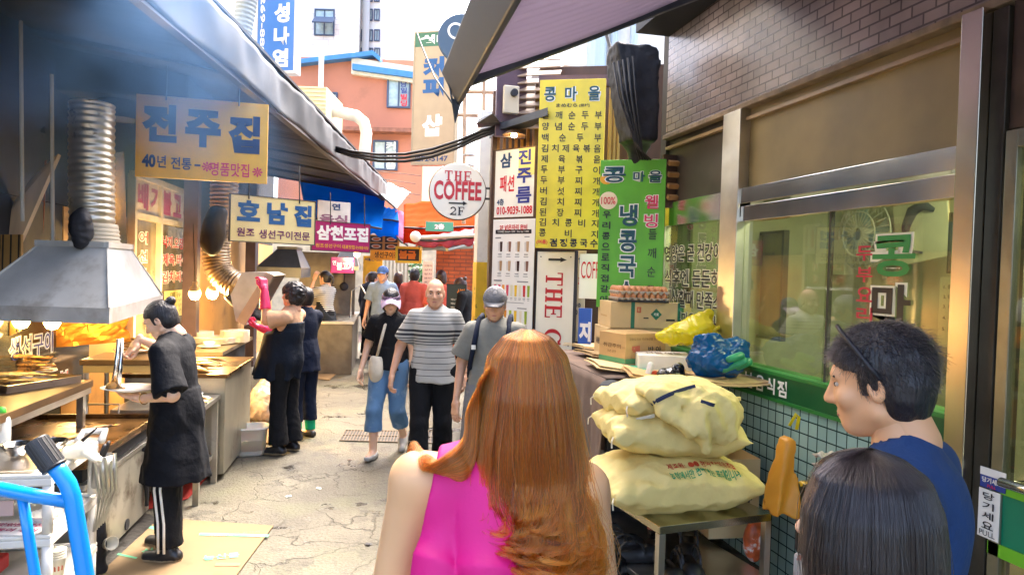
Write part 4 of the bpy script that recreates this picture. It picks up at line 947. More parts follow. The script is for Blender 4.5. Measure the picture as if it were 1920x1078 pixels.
# ------------------------------------------------------------------ foil, lamps
foilm = mat('foil_orange', (.70, .26, .03), .3, .7, var=.25, vscale=4, bump=.9, bscale=5)
fs0 = [P(10, 660, 5.05), P(238, 640, 5.3), P(240, 590, 5.3), P(10, 590, 5.05)]
mb = MB(); q = fs0[0]
rr = random.Random(5)
def ff(u, v):
    p = (fs0[0].lerp(fs0[1], u)).lerp(fs0[3].lerp(fs0[2], u), v); return p-q+V((0, 0, 0))+LT*(-.03*math.sin(u*17+v*3)*math.cos(v*5+u*9)+rr.uniform(-.012, .012))
tag(mb.grid(ff, 24, 8).build('foil_guard', foilm, loc=q, solid=.003), 'crumpled orange lit foil guard hanging under the nearest hood', 'foil')
bulbm = mat('bulb_warm', (1, .75, .3), emit=6, ecol=(1, .70, .22)); socket = mat('bulb_socket', (.35, .28, .2), .4)
def bulb(label, px, py, d, r=.045, cord=None, energy=6, glob=False):
    t = thing('light_bulb', label, 'light bulb', P(px, py, d), group='lit bulbs over the grills')
    q = t.location
    MB().lathe([(.0, -r*1.15), (r*.6, -r*1.0), (r*.95, -r*.4), (r, 0), (r*.98, r*.3)], n=16).build('bulb', bulbm, t, smooth=True)
    MB().lathe([(r*.98, r*.3), (r*.85, r*.9), (r*.45, r*1.3), (r*.4, r*2.0), (r*.15, r*2.1)], n=16).build('socket', socket, t, smooth=True)
    if cord: MB().tube([(0, 0, r*2), P(cord[0], cord[1], d)-q], .005, 6).build('cord', cable_black, t)
    if energy:
        l = bpy.data.lights.new('bulb_light', 'POINT'); l.energy = energy; l.color = (1, .62, .22); l.shadow_soft_size = .05
        lo = bpy.data.objects.new('bulb_light', l); COL.objects.link(lo); lo.parent = t; lo.location = (0, 0, -r*1.6)
    return t
bulb('warm bulb peeking below the left part of the nearest hood rim', 40, 600, 4.5, .05, None, .25)
bulb('warm bulb peeking below the middle of the nearest hood rim', 98, 602, 4.6, .05, None, .25)
bulb('lit bulb hanging on a cord left of the bent duct', 365, 550, 7.0, .058, (362, 420), 11)
bulb('lit bulb hanging just behind the tilted hood, right of another bulb', 398, 549, 7.1, .058, (398, 400), 11)
bulb('round lit bulb below the crimson signboard', 669, 476, 10.5, .045, None, 2)
# ------------------------------------------------------------------ first grill counter
sN, tN = 4.05, 1.56; sF = LINV(PZ(272, 965, 0))[0]; zc = PL(290, 774, 1.55).z
gc = thing('grill_counter', 'worn steel grill counter with open flame slot beside the nearest cook', 'grill counter', L(sN, tN, 0), LROT)
# local: +y along the row, -x to the left (x = -t)
Ls = sF-sN
mb = MB(); mb.box2((-.75, 0, .04), (0, Ls, zc-.16)); mb.build('cabinet', steel_dirty, gc, bevel=.008)
mb = MB(); mb.box2((-.75, .02, zc-.16), (-.02, Ls-.02, zc-.06)); mb.build('burner_slot', soot, gc)
mb = MB(); mb.box2((-.77, -.02, zc-.185), (.012, Ls+.01, zc-.155)); mb.build('front_rail', steel, gc, bevel=.004)
mb = MB(); mb.box2((-.78, -.12, zc-.045), (.05, Ls+.04, zc-.03)); 
for x0, x1, y0, y1 in ((-.78, .05, -.12, -.10), (-.78, .05, Ls+.02, Ls+.04), (-.78, -.76, -.1, Ls+.02), (.03, .05, -.1, Ls+.02)): mb.box2((x0, y0, zc-.03), (x1, y1, zc))
mb.build('grill_pan', mat('pan_oily', (.16, .085, .03), .28, .7, var=.5, vscale=5, dirt=(.05, .025, .01), dscale=6), gc, bevel=.004)
mb = MB(); mb.tube([(.012, Ls*.9, zc-.2), (.016, Ls*.88, .35), (.018, Ls*.9, .1)], [.012, .02, .012], 8); mb.tube([(.012, Ls*.86, zc-.2), (.012, Ls*.85, .5)], .02); mb.build('oil_drip', soot, gc)
mb = MB()
for y in (.25, .6): mb.cyl((.0, Ls*y, .09), (.006, Ls*y, .09), .035, n=16)
mb.build('knob', soot, gc)
mb = MB(); mb.tube([(-.60, -.13, zc-.01), (-.60, -.15, zc+.05), (-.45, -.15, zc+.05), (-.45, -.13, zc-.01)], .006); mb.build('pan_handle', steel, gc)
mb = MB(); mb.tube([(-.42, Ls+.04, zc), (-.42, Ls+.06, zc+.06), (-.22, Ls+.06, zc+.06), (-.22, Ls+.04, zc)], .007); mb.build('pan_handle', steel, gc)
fishm = mat('grilled_fish', (.42, .20, .04), .38, var=.6, vscale=14, dirt=(.06, .03, .01), dscale=22, dlo=.52, dhi=.62, bump=.6, bscale=30)
fishy = mat('grilled_fish_pale', (.62, .38, .10), .4, var=.5, vscale=12, dirt=(.16, .08, .02), dscale=18, dlo=.54, dhi=.66, bump=.5, bscale=30)
def fish_mesh(Lg=.3, Wd=.075, th=.03):
    mb = MB(); n = 14; prof = [(0, .15), (.06, .55), (.16, .9), (.32, 1), (.5, .9), (.68, .6), (.82, .32), (.88, .26), (.94, .6), (1, .85)]
    vs = []
    for x, w_ in prof:
        tz = th*(w_ if x < .86 else .15)
        for k in range(10):
            a = 2*math.pi*k/10; vs.append(((x-.5)*Lg, math.cos(a)*w_*Wd/2, math.sin(a)*tz/2+tz/2))
    fs = [(i*10+k, i*10+(k+1) % 10, (i+1)*10+(k+1) % 10, (i+1)*10+k) for i in range(len(prof)-1) for k in range(10)]
    fs += [tuple(range(10))[::-1], tuple(range(len(vs)-10, len(vs)))]; mb.add(vs, fs); return mb
_fm = {}
def fish(label, p, rz, Lg=.3, Wd=.075, th=.03, m=None, tilt=0, group='grilled fish on the stalls'):
    k = (round(Lg, 2), round(Wd, 3), round(th, 3), (m or fishm).name)
    if k not in _fm:
        o = fish_mesh(Lg, Wd, th).build('grilled_fish', m or fishm, smooth=True); _fm[k] = o
    else:
        o = _fm[k].copy(); COL.objects.link(o)
    o.location = p; o.rotation_euler = (tilt, 0, rz); tag(o, label, 'fish', group); return o
plate_w = mat('plate_white', (.82, .80, .74), .25, spec=.6)
def plate(label, p, r=.13, sx=1, sy=1, rz=0, m=None, group=None, cat='plate', name='plate'):
    o = MB().lathe([(0, .004), (r*.6, .004), (r*.66, .008), (r, .022), (r*1.0, .026), (r*.62, .012), (0, .009)], n=36, sx=sx, sy=sy).build(name, m or plate_w, smooth=True, loc=p, rz=rz)
    return tag(o, label, cat, group)
gp = lambda y, x, z=0: L(sN+y, tN+x, zc-.03+z)      # x: distance to the left of the counter's face
fish('long grilled fish lying at the back of the pan, tail to the right', gp(.45, .42), 1.1, .42, .10, .035)
fish('grilled fish at the middle of the pan beside the long one', gp(.50, .28), 1.15, .40, .09, .035, fishy)
fish('dark grilled fish nearest the far pan handle', gp(.78, .22), .9, .26, .07, .03)
fish('small dark grilled fish at the left back of the pan', gp(.20, .55), 1.3, .3, .08, .03)
plate('oval white plate at the front edge of the grill pan', gp(.08, .12, .035), .17, 1.25, .62, 1.15)
fish('brown grilled fish on the oval plate at the pan edge', gp(.10, .10, .055), 1.0, .24, .07, .025)
# rear prep table with trays
tb_z = .96; pa, pb2 = PZ(181, 714, tb_z), PZ(8, 776, tb_z); sa, ta = LINV(pa); sb_, tb2 = LINV(pb2)
rt = thing('prep_table', 'steel topped prep table behind the nearest grill carrying trays of fish', 'table', L(sb_, tb2, 0), LROT)
Lt = sa-sb_+.05
mb = MB(); mb.box2((-.95, -.6, tb_z-.045), (0, Lt, tb_z)); mb.build('tabletop', mat('table_wood', (.15, .08, .03), .4, .2, var=.3, vscale=3), rt, bevel=.004)
mb = MB(); mb.box2((-.95, -.6, tb_z-.085), (-.01, Lt-.01, tb_z-.045)); mb.build('apron', steel, rt)
for x, y in ((-.05, Lt-.06), (-.9, Lt-.06)): MB().box2((x-.02, y-.02, 0), (x+.02, y+.02, tb_z-.085)).build('leg', steel, rt)
tray_m = mat('tray_steel', (.55, .50, .44), .3, 1.0, var=.2)
def tray(label, p, lx, ly, rz, hgt=.045):
    mb = MB(); mb.box((0, 0, .004), (lx, ly, .006))
    for s in (-1, 1): mb.box((s*lx/2, 0, hgt/2), (.008, ly+.016, hgt), None, (0, s*.2, 0)); mb.box((0, s*ly/2, hgt/2), (lx, .008, hgt), None, (-s*.2, 0, 0))
    return tag(mb.build('fish_tray', tray_m, loc=p, rz=rz), label, 'tray')
tp_ = PZ(45, 722, tb_z); tray('steel tray heaped with grilled fish on the prep table', tp_, .36, .46, LROT-.5)
r5 = random.Random(11)
lab8 = ['topmost', 'lowest', 'left', 'right', 'back', 'front', 'curled', 'split']
for k in range(9):
    p = tp_+V((r5.uniform(-.1, .1), r5.uniform(-.14, .14), .012+.012*k*.5)); fish('grilled fish in the heap on the steel tray', p, r5.uniform(.2, 1.2), .26, .075, .028, fishm if k % 2 else fishy, 0, 'fish heaped on the steel tray')
tp2 = PZ(82, 702, tb_z)+LT*.12; plate('large white plate under a stack of dark grilled fish', tp2, .19, m=plate_w)
for k in range(8):
    fish('dark grilled fish in the stack on the large plate', tp2+V((r5.uniform(-.05, .05), r5.uniform(-.07, .07), .02+.014*k)), r5.uniform(-.2, .5), .34, .09, .03, fishm, r5.uniform(-.1, .1), 'fish stacked on the large plate')
# window under hood with lettering
wl_ = thing('stall_window', 'dark lower stall window lettered white and blue under the nearest hood', 'window', L(5.55, TW-.05, 1.02), LROT)
MB().box((0, 0, 0), (.02, 1.4, .7)).build('pane', mat('dark_pane', (.05, .05, .045), .12, spec=.8), wl_); f5 = lambda u, v, l: V((.012+l, u, v)); lt = MB()
text2d(lt, f5, '생선구이', -.25, .12, .62, .17, signwhite, .08, lift=.001); text2d(lt, f5, '생선구이', -.25, .12, .60, .15, navy, .0, lift=.003)
text2d(lt, f5, '회 무침', .0, -.2, .62, .16, signwhite, .08, lift=.001); text2d(lt, f5, '회 무침', .0, -.2, .60, .14, redl, .0, lift=.003)
lt.build('lettering', None, wl_)
# small side table with yellow fish
z2 = 1.0; p2 = PZ(250, 668, z2)
t2 = thing('side_table', 'small wood topped side table with a plate of dried yellow fish', 'table', (p2.x, p2.y, 0), LROT)
MB().box2((-.30, -.22, z2-.04), (.27, .25, z2)).build('tabletop', mat('table_wood2', (.14, .08, .03), .35, .2, var=.3), t2, bevel=.004)
MB().box2((-.28, -.2, z2-.1), (.24, .22, z2-.04)).build('apron', mat('apron_tan', (.45, .33, .14), .5), t2)
for x, y in ((-.26, -.19), (.21, -.19), (-.26, .2), (.21, .2)): MB().cyl((x, y, 0), (x, y, z2-.1), .018).build('leg', steel, t2)
pq = PZ(252, 660, z2); plate('white plate under dried yellow fish on the side table', pq, .15)
for k in range(12): fish('thin yellow dried fish in the heap on the side table', pq+V((r5.uniform(-.05, .05), r5.uniform(-.05, .05), .015+.008*k)), r5.uniform(-.9, .5), .24, .035, .016, fishy, 0, 'dried yellow fish on the side table')
# ------------------------------------------------------------------ second stall: tilted hood, duct, counter, plates
h2 = [P(454, 511, 6.62), P(499, 511, 6.62), P(443, 601, 6.62), P(433, 553, 6.62)]; rimB, rimC = P(513, 517, 6.58), P(460, 610, 6.58)
th_ = thing('tilted_hood', 'steel extractor hood tilted up by the cook in pink gloves', 'extractor hood', h2[0]); q = h2[0]; off = LS*.8+V((.0, 0, 0))
n0 = [p-q for p in (h2[0], h2[1], h2[2], h2[3])]; n1 = [p+off for p in n0]; rB, rC = rimB-q, rimC-q
mb = MB(); mb.add(n0+n1, [(0, 1, 2, 3), (7, 6, 5, 4), (0, 4, 5, 1), (2, 6, 7, 3), (3, 7, 4, 0)]); mb.build('hood_body', mat('hood_grey', (.55, .55, .53), .36, .4, var=.2), th_, solid=.008)
mb = MB(); mb.add([n0[1], n0[2], rC, rB, n1[1], n1[2], rC+off, rB+off], [(0, 1, 2, 3), (5, 4, 7, 6), (4, 0, 3, 7), (1, 5, 6, 2)]); mb.build('rim', mat('rim_steel', (.55, .54, .50), .36, .5, var=.15), th_, solid=.012)
mb = MB(); mb.ell(n0[0]*.2+n1[2]*.5+n0[2]*.3, (.12, .25, .05), rot=rot_to(n0[1]-n0[2])); mb.build('filter', soot, th_, smooth=True)
d2 = thing('bent_duct', 'bent ribbed duct feeding the tilted hood', 'duct', P(418, 330, 6.7)); q = d2.location
dm2 = mat('duct_bronze', (.38, .29, .20), .35, .8, var=.3, dirt=(.05, .04, .03), dscale=5, dlo=.5, dhi=.65)
corrugated([P(421, 320, 7.1)-q, P(419, 400, 7.1)-q, P(406, 460, 7.1)-q, P(408, 500, 7.1)-q, P(420, 520, 7.1)-q, P(434, 530, 7.1)-q, P(446, 536, 7.1)-q], .135, .036, .05, 24).build('corrugated_pipe', dm2, d2, smooth=True)
tag(blob('duct_cover', lambda p: smin(el(p, (0, 0, 0), (.10, .12, .22)), rc(p, (-.03, 0, -.1), (.04, 0, .18), .09, .08), .05)+.008*wob(p, 40, 3), (-.2, -.2, -.3), (.2, .2, .3), .012, blackplastic, loc=P(401, 436, 6.55)), 'black cloth wrapped round the bend of the bronze duct', 'cloth')
zc2 = .86; cA, cB, cC = PZ(423, 701, zc2), PZ(477, 669, zc2), PZ(378, 700, zc2)
sA, tA = LINV(cA); sB, tB = LINV(cB)
k2 = thing('grill_counter', 'plain steel grill counter of the second stall beside the white tub', 'grill counter', L(sA, tA, 0), LROT); Lc = sB-sA
MB().box2((-.75, 0, .05), (0, Lc, zc2-.03)).build('cabinet', mat('steel_brushed', (.46, .43, .34), .38, .85, var=.2, vscale=3, dirt=(.18, .13, .07), dscale=3, dlo=.55, dhi=.8), k2, bevel=.006)
MB().box2((-.77, -.03, zc2-.03), (.02, Lc+.02, zc2)).build('grill_pan', MATS['pan_oily'], k2, bevel=.004)
lt_ = thing('low_table', 'low steel side table with plates of fish behind the white tub', 'table', L(sA-.62, tA+.03, 0), LROT); zl = .70
MB().box2((-.6, 0, zl-.035), (0, .6, zl)).build('tabletop', steel, lt_, bevel=.004)
for x, y in ((-.03, .03), (-.03, .56), (-.57, .03), (-.57, .56)): MB().box2((x-.02, y-.02, 0), (x+.02, y+.02, zl-.035)).build('leg', steel_dirty, lt_)
MB().box2((-.56, .05, .2), (-.04, .55, .23)).build('shelf', steel, lt_)
for k in range(10):
    fish('grilled fish on the second stall grill', L(sA+.12+.06*k, tA+.30+.06*(k % 2), zc2+.012*(k % 3)), 2.9+r5.uniform(-.2, .2), .38, .07, .035, fishy if k % 2 else fishm, 0, 'fish on the second stall grill')
pl2 = L(sA-.35, tA+.18, zl); plate('white plate of grilled fish on the low steel table', pl2, .15, group=None)
for k in range(6): fish('grilled fish on the plate of the low steel table', pl2+V((r5.uniform(-.04, .04), .025*k-.06, .018+.01*(k % 2))), -.3, .26, .06, .03, fishy, 0, 'fish on the low table plate')
pl3 = L(sA-.12, tA+.28, zl); plate('second white plate further back on the low steel table', pl3, .14)
fish('single grilled fish on the plate further back on the low table', pl3+V((0, 0, .018)), -.2, .26, .07, .03, fishm)
# back shelf with plates
sh_z = .80; shp = PZ(415, 652, sh_z); ss, ts_ = LINV(shp)
bs = thing('plate_shelf', 'dark back counter carrying stacks of white plates', 'counter', L(ss, ts_, 0), LROT)
MB().box2((-.6, -.4, sh_z-.04), (.1, 1.3, sh_z)).build('top', mat('counter_top', (.25, .2, .14), .35, .5, var=.2), bs); MB().box2((-.55, -.35, 0), (.02, 1.25, sh_z-.04)).build('cabinet', soot, bs)
def plate_stack(label, p, r, n):
    t = thing('plate_stack', label, 'plates', p)
    for k in range(n): MB().lathe([(0, .004), (r*.6, .004), (r, .018), (r, .022), (r*.6, .01), (0, .008)], n=24).build('plate', plate_w, t, smooth=True, loc=(0, 0, .014*k))
    return t
for (px, py, n, r, lb_) in ((376, 640, 8, .15, 'stack of white plates left of the wide plate stack'), (403, 644, 5, .24, 'low stack of wide white plates in the middle of the back counter'), (440, 642, 10, .17, 'tall stack of white plates nearest the tilted hood'), (505, 640, 10, .15, 'stack of white plates seen through under the tilted hood')):
    p = PZ(px, py, sh_z); plate_stack(lb_, p, r, n)
pb_ = PZ(392, 652, sh_z); plate('white saucer holding a small bowl and spoon', pb_, .12); tag(MB().lathe([(.03, 0), (.06, .03), (.065, .05), (.06, .05), (.03, .01), (0, .008)], n=20).build('soup_bowl', plate_w, smooth=True, loc=pb_+V((0, 0, .02))), 'small bowl on the white saucer', 'bowl')
# third hood (black and white) and more stalls behind
def hood_px(name, label, b, t, m, d, dd, rim=.1):
    nl, nr = P(b[0], b[2], d), P(b[1], b[2], d); nr.z = nl.z; off = LS*dd
    tl, tr = P(t[0], t[2], d+dd*.25), P(t[1], t[2], d+dd*.25); tr.z = tl.z
    return frustum_hood(name, label, [nl, nr, nr+off, nl+off], rim, [tl, tr, tr+LS*dd*.5, tl+LS*dd*.5], m)
hood_px('extractor_hood', 'dark extractor hood behind the tilted one with a lit rim', (482, 563, 519), (522, 555, 466), mat('hood_dark', (.09, .10, .12), .4, .6, var=.2), 9.2, 1.2, .13)
hood_px('extractor_hood', 'pale grey extractor hood at the third stall behind the striped cook', (625, 672, 505), (640, 664, 470), galv, 12.0, 1.0, .06)
bulb('lit bulb glowing under the dark hood of the third stall', 522, 524, 9.6, .05, None, 10)
k3 = thing('grill_counter', 'steel counter of the third stall behind the striped cook', 'grill counter', (lambda p: (p.x, p.y, 0))(P(668, 600, 12.6)), LROT)
MB().box2((-.9, -1.4, 0), (.0, 1.3, .82)).build('cabinet', mat('counter_grey', (.16, .14, .11), .42, .5, var=.25), k3, bevel=.01); MB().box2((-.92, -1.42, .82), (.02, 1.32, .86)).build('grill_pan', steel, k3)
k4 = thing('steel_screen', 'tall steel screen panel with a hanging black ladle at the third stall', 'screen', (lambda p: (p.x, p.y, 0))(P(655, 560, 12.9)), LROT)
MB().box2((-.9, -.02, .86), (.1, .02, 2.0)).build('panel', MATS['counter_grey'], k4); mb = MB(); mb.tube([(-.1, -.05, 1.75), (-.1, -.05, 1.45)], .008); mb.ell((-.1, -.06, 1.38), (.08, .03, .08)); mb.build('ladle', ink, k4, smooth=True)
# items on the ground
cb_m = mat('cardboard', (.52, .36, .17), .85, var=.15, vscale=3, dirt=(.30, .20, .09), dscale=3, dlo=.55, dhi=.8, bump=.15, bscale=20)
cb_pale = mat('cardboard_pale', (.22, .145, .068), .85, var=.15, vscale=3, dirt=(.12, .08, .035), dscale=2.5, dlo=.55, dhi=.78)
green_p = mat('green_print', (.10, .42, .22), .7); redp = mat('red_print', (.60, .15, .08), .7)
def flat(name, label, cat, pts, m, z=.008, th=.006, prints=()):
    w_ = [PZ(a, b, z) for a, b in pts]; q = w_[0]; t = thing(name, label, cat, (q.x, q.y, 0))
    o = V((q.x, q.y, 0)); mb = MB(); n = len(w_)
    mb.add([p-o for p in w_]+[p-o+V((0, 0, th)) for p in w_], [tuple(range(n))[::-1], tuple(range(n, 2*n))]+[(i, (i+1) % n, n+(i+1) % n, n+i) for i in range(n)])
    mb.build('sheet', m, t)
    if prints:
        pm = MB()
        for pp, mm in prints: pm.add([PZ(a, b, z+th+.003)-o for a, b in pp], [tuple(range(len(pp)))], mm)
        pm.build('print', None, t)
    return t, o
t, o = flat('cardboard_mat', 'large flattened cardboard under the nearest cook with green print', 'cardboard', [(150, 1110), (306, 966), (358, 976), (513, 986), (420, 1110)], cb_pale, prints=[([(283, 985), (330, 994), (327, 999), (278, 990)], green_p), ([(375, 998), (505, 1001), (502, 1006), (372, 1003)], green_p), ([(405, 1054), (452, 1054), (449, 1060), (402, 1060)], redp), ([(222, 1036), (258, 1044), (255, 1047), (219, 1039)], green_p)])
lt = MB(); ex = V((1, .1, 0)).normalized(); ey = V((-.15, 1, 0)).normalized()
def fg(pt): return lambda u, v, l: PZ(pt[0], pt[1], .018)-o+ex*u+ey*v
text2d(lt, fg((300, 1030)), '싱싱한', 0, 0, .2, .09, green_p, .03); text2d(lt, fg((415, 1042)), '농산물', 0, 0, .2, .08, green_p, .03); text2d(lt, fg((440, 1000)), '우리농산물 직거래', 0, 0, .3, .045, mat('olive_print', (.35, .28, .12), .8), .0); lt.build('lettering', None, t)
flat('floor_mat', 'red floor mat under the nearest grill counter edge', 'mat', [(276, 955), (292, 880), (425, 855), (352, 935)], mat('red_mat', (.42, .03, .02), .85, var=.3, bump=.4, bscale=60), .004, .006)
flat('cardboard_mat', 'small flattened cardboard beside the white tub under the gloved cook', 'cardboard', [(468, 828), (478, 792), (530, 796), (515, 832)], cb_pale)
flat('cardboard_mat', 'orange brown cardboard strip under the low steel table legs', 'cardboard', [(380, 862), (400, 835), (445, 850), (432, 866)], cb_m, .004)
flat('cardboard_mat', 'pale flattened cardboard under the striped cook at the third stall', 'cardboard', [(560, 706), (572, 688), (642, 690), (618, 713)], cb_pale)
flat('cardboard_mat', 'black oily drip mat at the foot of the nearest grill counter', 'mat', [(170, 1100), (180, 1055), (270, 960), (300, 975), (215, 1090)], mat('oily_black', (.03, .028, .025), .4, var=.5, vscale=15, bump=.6, bscale=25), .003, .004)
# white tub
tp = PZ(465, 856, 0); tubq = thing('plastic_tub', 'white translucent plastic tub on the pavement beside the gloved cook', 'tub', tp, .1)
mb = MB(); ol = []
for k in range(32):
    a = 2*math.pi*k/32; c, s = math.cos(a), math.sin(a); ol.append((abs(c)**.5*math.copysign(1, c), abs(s)**.5*math.copysign(1, s)))
rings = [(.13, .10, .0), (.145, .115, .02), (.165, .13, .24), (.175, .14, .245), (.175, .14, .26), (.163, .128, .26), (.15, .12, .05), (.0, .0, .04)]
vs = [(x*rx, y*ry+.1, z) for rx, ry, z in rings for x, y in ol]; fs = [(j*32+i, j*32+(i+1) % 32, (j+1)*32+(i+1) % 32, (j+1)*32+i) for j in range(len(rings)-1) for i in range(32)]+[tuple(range(32))[::-1]]
mb.add(vs, fs).build('tub', mat('tub_plastic', (.72, .70, .62), .35, var=.08, sss=.2), tubq, smooth=True)
# see-through rubbish bag
bg_p = PZ(492, 788, 0)
tag(blob('rubbish_bag', lambda p: smin(el(p, (0, 0, .17), (.17, .17, .23)), rc(p, (0, 0, .36), (.02, 0, .5), .08, .03), .06)+.03*crz(p, 26, 2)+.016*crz(p, 60, 8), (-.25, -.25, -.02), (.25, .25, .6), .010, mat('bag_clear', (.52, .44, .40), .22, var=.45, vscale=9, dirt=(.62, .35, .16), dscale=6, dlo=.56, dhi=.66, spec=.7), loc=bg_p), 'crinkled clear rubbish bag with printed packaging beside the second counter', 'bag')
sm = thing('black_pouch', 'dark blue rag bundle on the lower shelf of the low steel table', 'rag', L(sA-.4, tA+.2, .235)); blob('cloth', lambda p: el(p, (0, 0, .05), (.1, .12, .06))+.01*wob(p, 50, 4), (-.16, -.18, -.03), (.16, .18, .14), .01, mat('rag_navy', (.02, .03, .07), .9), sm)
# ------------------------------------------------------------------ white trolley in the near left
zt1 = .80; c0 = PZ(97, 888, zt1); c1 = PZ(186, 826, zt1); dy = (c1-c0); dy.z = 0; Ltr = dy.length; rz = math.atan2(dy.y, dy.x)-math.pi/2
tr = thing('utility_trolley', 'white plastic three shelf trolley in front of the nearest grill', 'trolley', (c0.x, c0.y, 0), rz)
trm = mat('trolley_white', (.72, .70, .64), .4, var=.08, dirt=(.45, .38, .28), dscale=6, dlo=.6, dhi=.85)
for z in (zt1, .53, .27):
    mb = MB(); mb.box2((-.75, 0, z-.055), (0, Ltr, z-.02)); 
    for x0, x1, y0, y1 in ((-.75, 0, 0, .02), (-.75, 0, Ltr-.02, Ltr), (-.02, 0, .02, Ltr-.02), (-.75, -.73, .02, Ltr-.02)): mb.box2((x0, y0, z-.02), (x1, y1, z))
    mb.build('shelf', trm, tr, bevel=.006)
for x, y in ((-.022, .022), (-.022, Ltr-.022), (-.728, .022), (-.728, Ltr-.022)): 
    mb = MB()
    for za, zb_ in ((.0, .215), (.27, .475), (.53, .745)): mb.cyl((x, y, za+(.06 if za == 0 else 0)), (x, y, zb_), .022, n=16)
    mb.build('post', trm, tr, smooth=True); MB().cyl((x-.012, y, .03), (x+.012, y, .03), .03, n=16).build('caster', ink, tr)
MB().tube([(-.1, Ltr, zt1+.0), (-.1, Ltr+.08, zt1+.03), (-.0, Ltr+.09, zt1+.03), (.01, Ltr, zt1+.0)], .02, 10).build('handle', trm, tr, smooth=True)
Mt = Matrix.Translation(tr.location) @ Matrix.Rotation(rz, 4, 'Z')
def onT(x, y, z): return Mt @ V((x, y, z))
tray('steel tray under two bowls on the top shelf of the white trolley', onT(-.36, Ltr*.48, zt1-.018), .55, Ltr-.1, rz, .03)
def bowl(label, p, r, hgt, m, name='steel_bowl'):
    return tag(MB().lathe([(r*.55, 0), (r*.6, .003), (r*.93, hgt*.7), (r, hgt), (r*1.03, hgt), (r*.95, hgt*.95), (r*.6, .01), (0, .008)], n=32).build(name, m, smooth=True, loc=p), label, 'bowl')
bowl('small steel bowl on the trolley beside the black grip', PZ(32, 852, zt1-.0), .065, .055, steel_bright); bowl('steel bowl half hidden behind the black grip', PZ(98, 842, zt1), .07, .045, steel_bright)
kn = PZ(140, 838, zt1+.03); t = thing('kitchen_knife', 'kitchen knife with pale handle on the trolley', 'knife', kn); dvec = (PZ(180, 805, zt1+.06)-kn).normalized()
MB().tube([-dvec*.06, dvec*.06], .012).build('handle', mat('knife_handle', (.7, .62, .45), .5), t, smooth=True); MB().add([dvec*.06+V((0, 0, -.012)), dvec*.26, dvec*.26+V((0, 0, .008)), dvec*.06+V((0, 0, .012))], [(0, 1, 2, 3)]).build('blade', steel_bright, t, solid=.002)
# sauce bottle
bt = thing('sauce_bottle', 'clear plastic bottle with green cap at the left edge', 'bottle', PZ(2, 832, zt1-.0)); MB().lathe([(.038, 0), (.042, .02), (.042, .11), (.036, .135), (.018, .15), (.018, .16)], n=20).build('bottle', mat('bottle_clear', (.62, .64, .60), .15, spec=.7, var=.1), bt, smooth=True)
MB().lathe([(.02, .155), (.022, .16), (.018, .185), (.006, .19)], n=16).build('cap', mat('cap_green', (.08, .50, .05), .4), bt, smooth=True)
# middle shelf things
bowl('white bowl on the middle shelf of the trolley', PZ(85, 975, .53), .07, .035, plate_w, 'white_bowl')
fp_ = thing('paper_flyer', 'pink printed paper flyer lying on the middle shelf of the trolley', 'paper', PZ(30, 990, .535), rz-.2); MB().box((0, 0, 0), (.26, .16, .004)).build('sheet', mat('flyer_white', (.74, .70, .66), .7), fp_)
lt = MB(); fl2 = lambda u, v, l: V((u, v, .003+l*.5)); text2d(lt, fl2, '맛있는 생선', 0, .03, .2, .04, crim, .03); text2d(lt, fl2, '고등어 구이', 0, -.03, .22, .04, crim, .03); lt.build('lettering', None, fp_)
cs = thing('price_card', 'small pink price card standing on the middle shelf', 'card', PZ(2, 965, .56), rz); MB().box((0, 0, .03), (.1, .006, .07), mat('card_pink', (.7, .5, .45), .6)).build('card', None, cs)
# lower shelf: paper cup stack, red basket with cloth
cp = thing('paper_cups', 'stack of printed paper cups on the bottom shelf of the trolley', 'paper cups', PZ(106, 1080, .28)); mb = MB()
mb.lathe([(.027, 0), (.036, .085), (.038, .087), (.038, .092), (.036, .094)], n=24)
for k in range(3): mb.lathe([(.0365, .096+.012*k), (.039, .10+.012*k), (.039, .104+.012*k), (.036, .106+.012*k), (.03, .104+.012*k)], n=24)
mb.build('cup', mat('cup_paper', (.75, .70, .55), .6), cp, smooth=True); lt = MB()
for k in range(4): 
    a = -1.9+.45*k; lt.add([(math.cos(a+d_)*(.0325+h_*.1), math.sin(a+d_)*(.0325+h_*.1), .035+h_) for d_, h_ in ((-.12, 0), (.12, 0), (.1, .02), (-.1, .025))], [(0, 1, 2, 3)], redp)
lt.build('print', None, cp)
bk = thing('red_basket', 'red plastic basket on the bottom shelf of the trolley', 'basket', onT(-.55, .12, .275), rz); MB().box2((-.17, -.09, 0), (.26, .2, .07)).build('basket', mat('red_plastic', (.55, .02, .02), .4), bk, bevel=.01)
tag(blob('plaid_cloth', lambda p: el(p, (0, 0, .06), (.18, .14, .075))+.01*wob(p, 30, 6), (-.24, -.2, -.05), (.24, .2, .17), .012, brick_mat('plaid', (.03, .04, .05), (.06, .08, .09), (.01, .012, .02), 1, .03, .03, .9, ax=('X', 'Z'), offset=0), loc=onT(-.5, .15, .33)), 'dark plaid cloth heaped in the red basket', 'cloth')
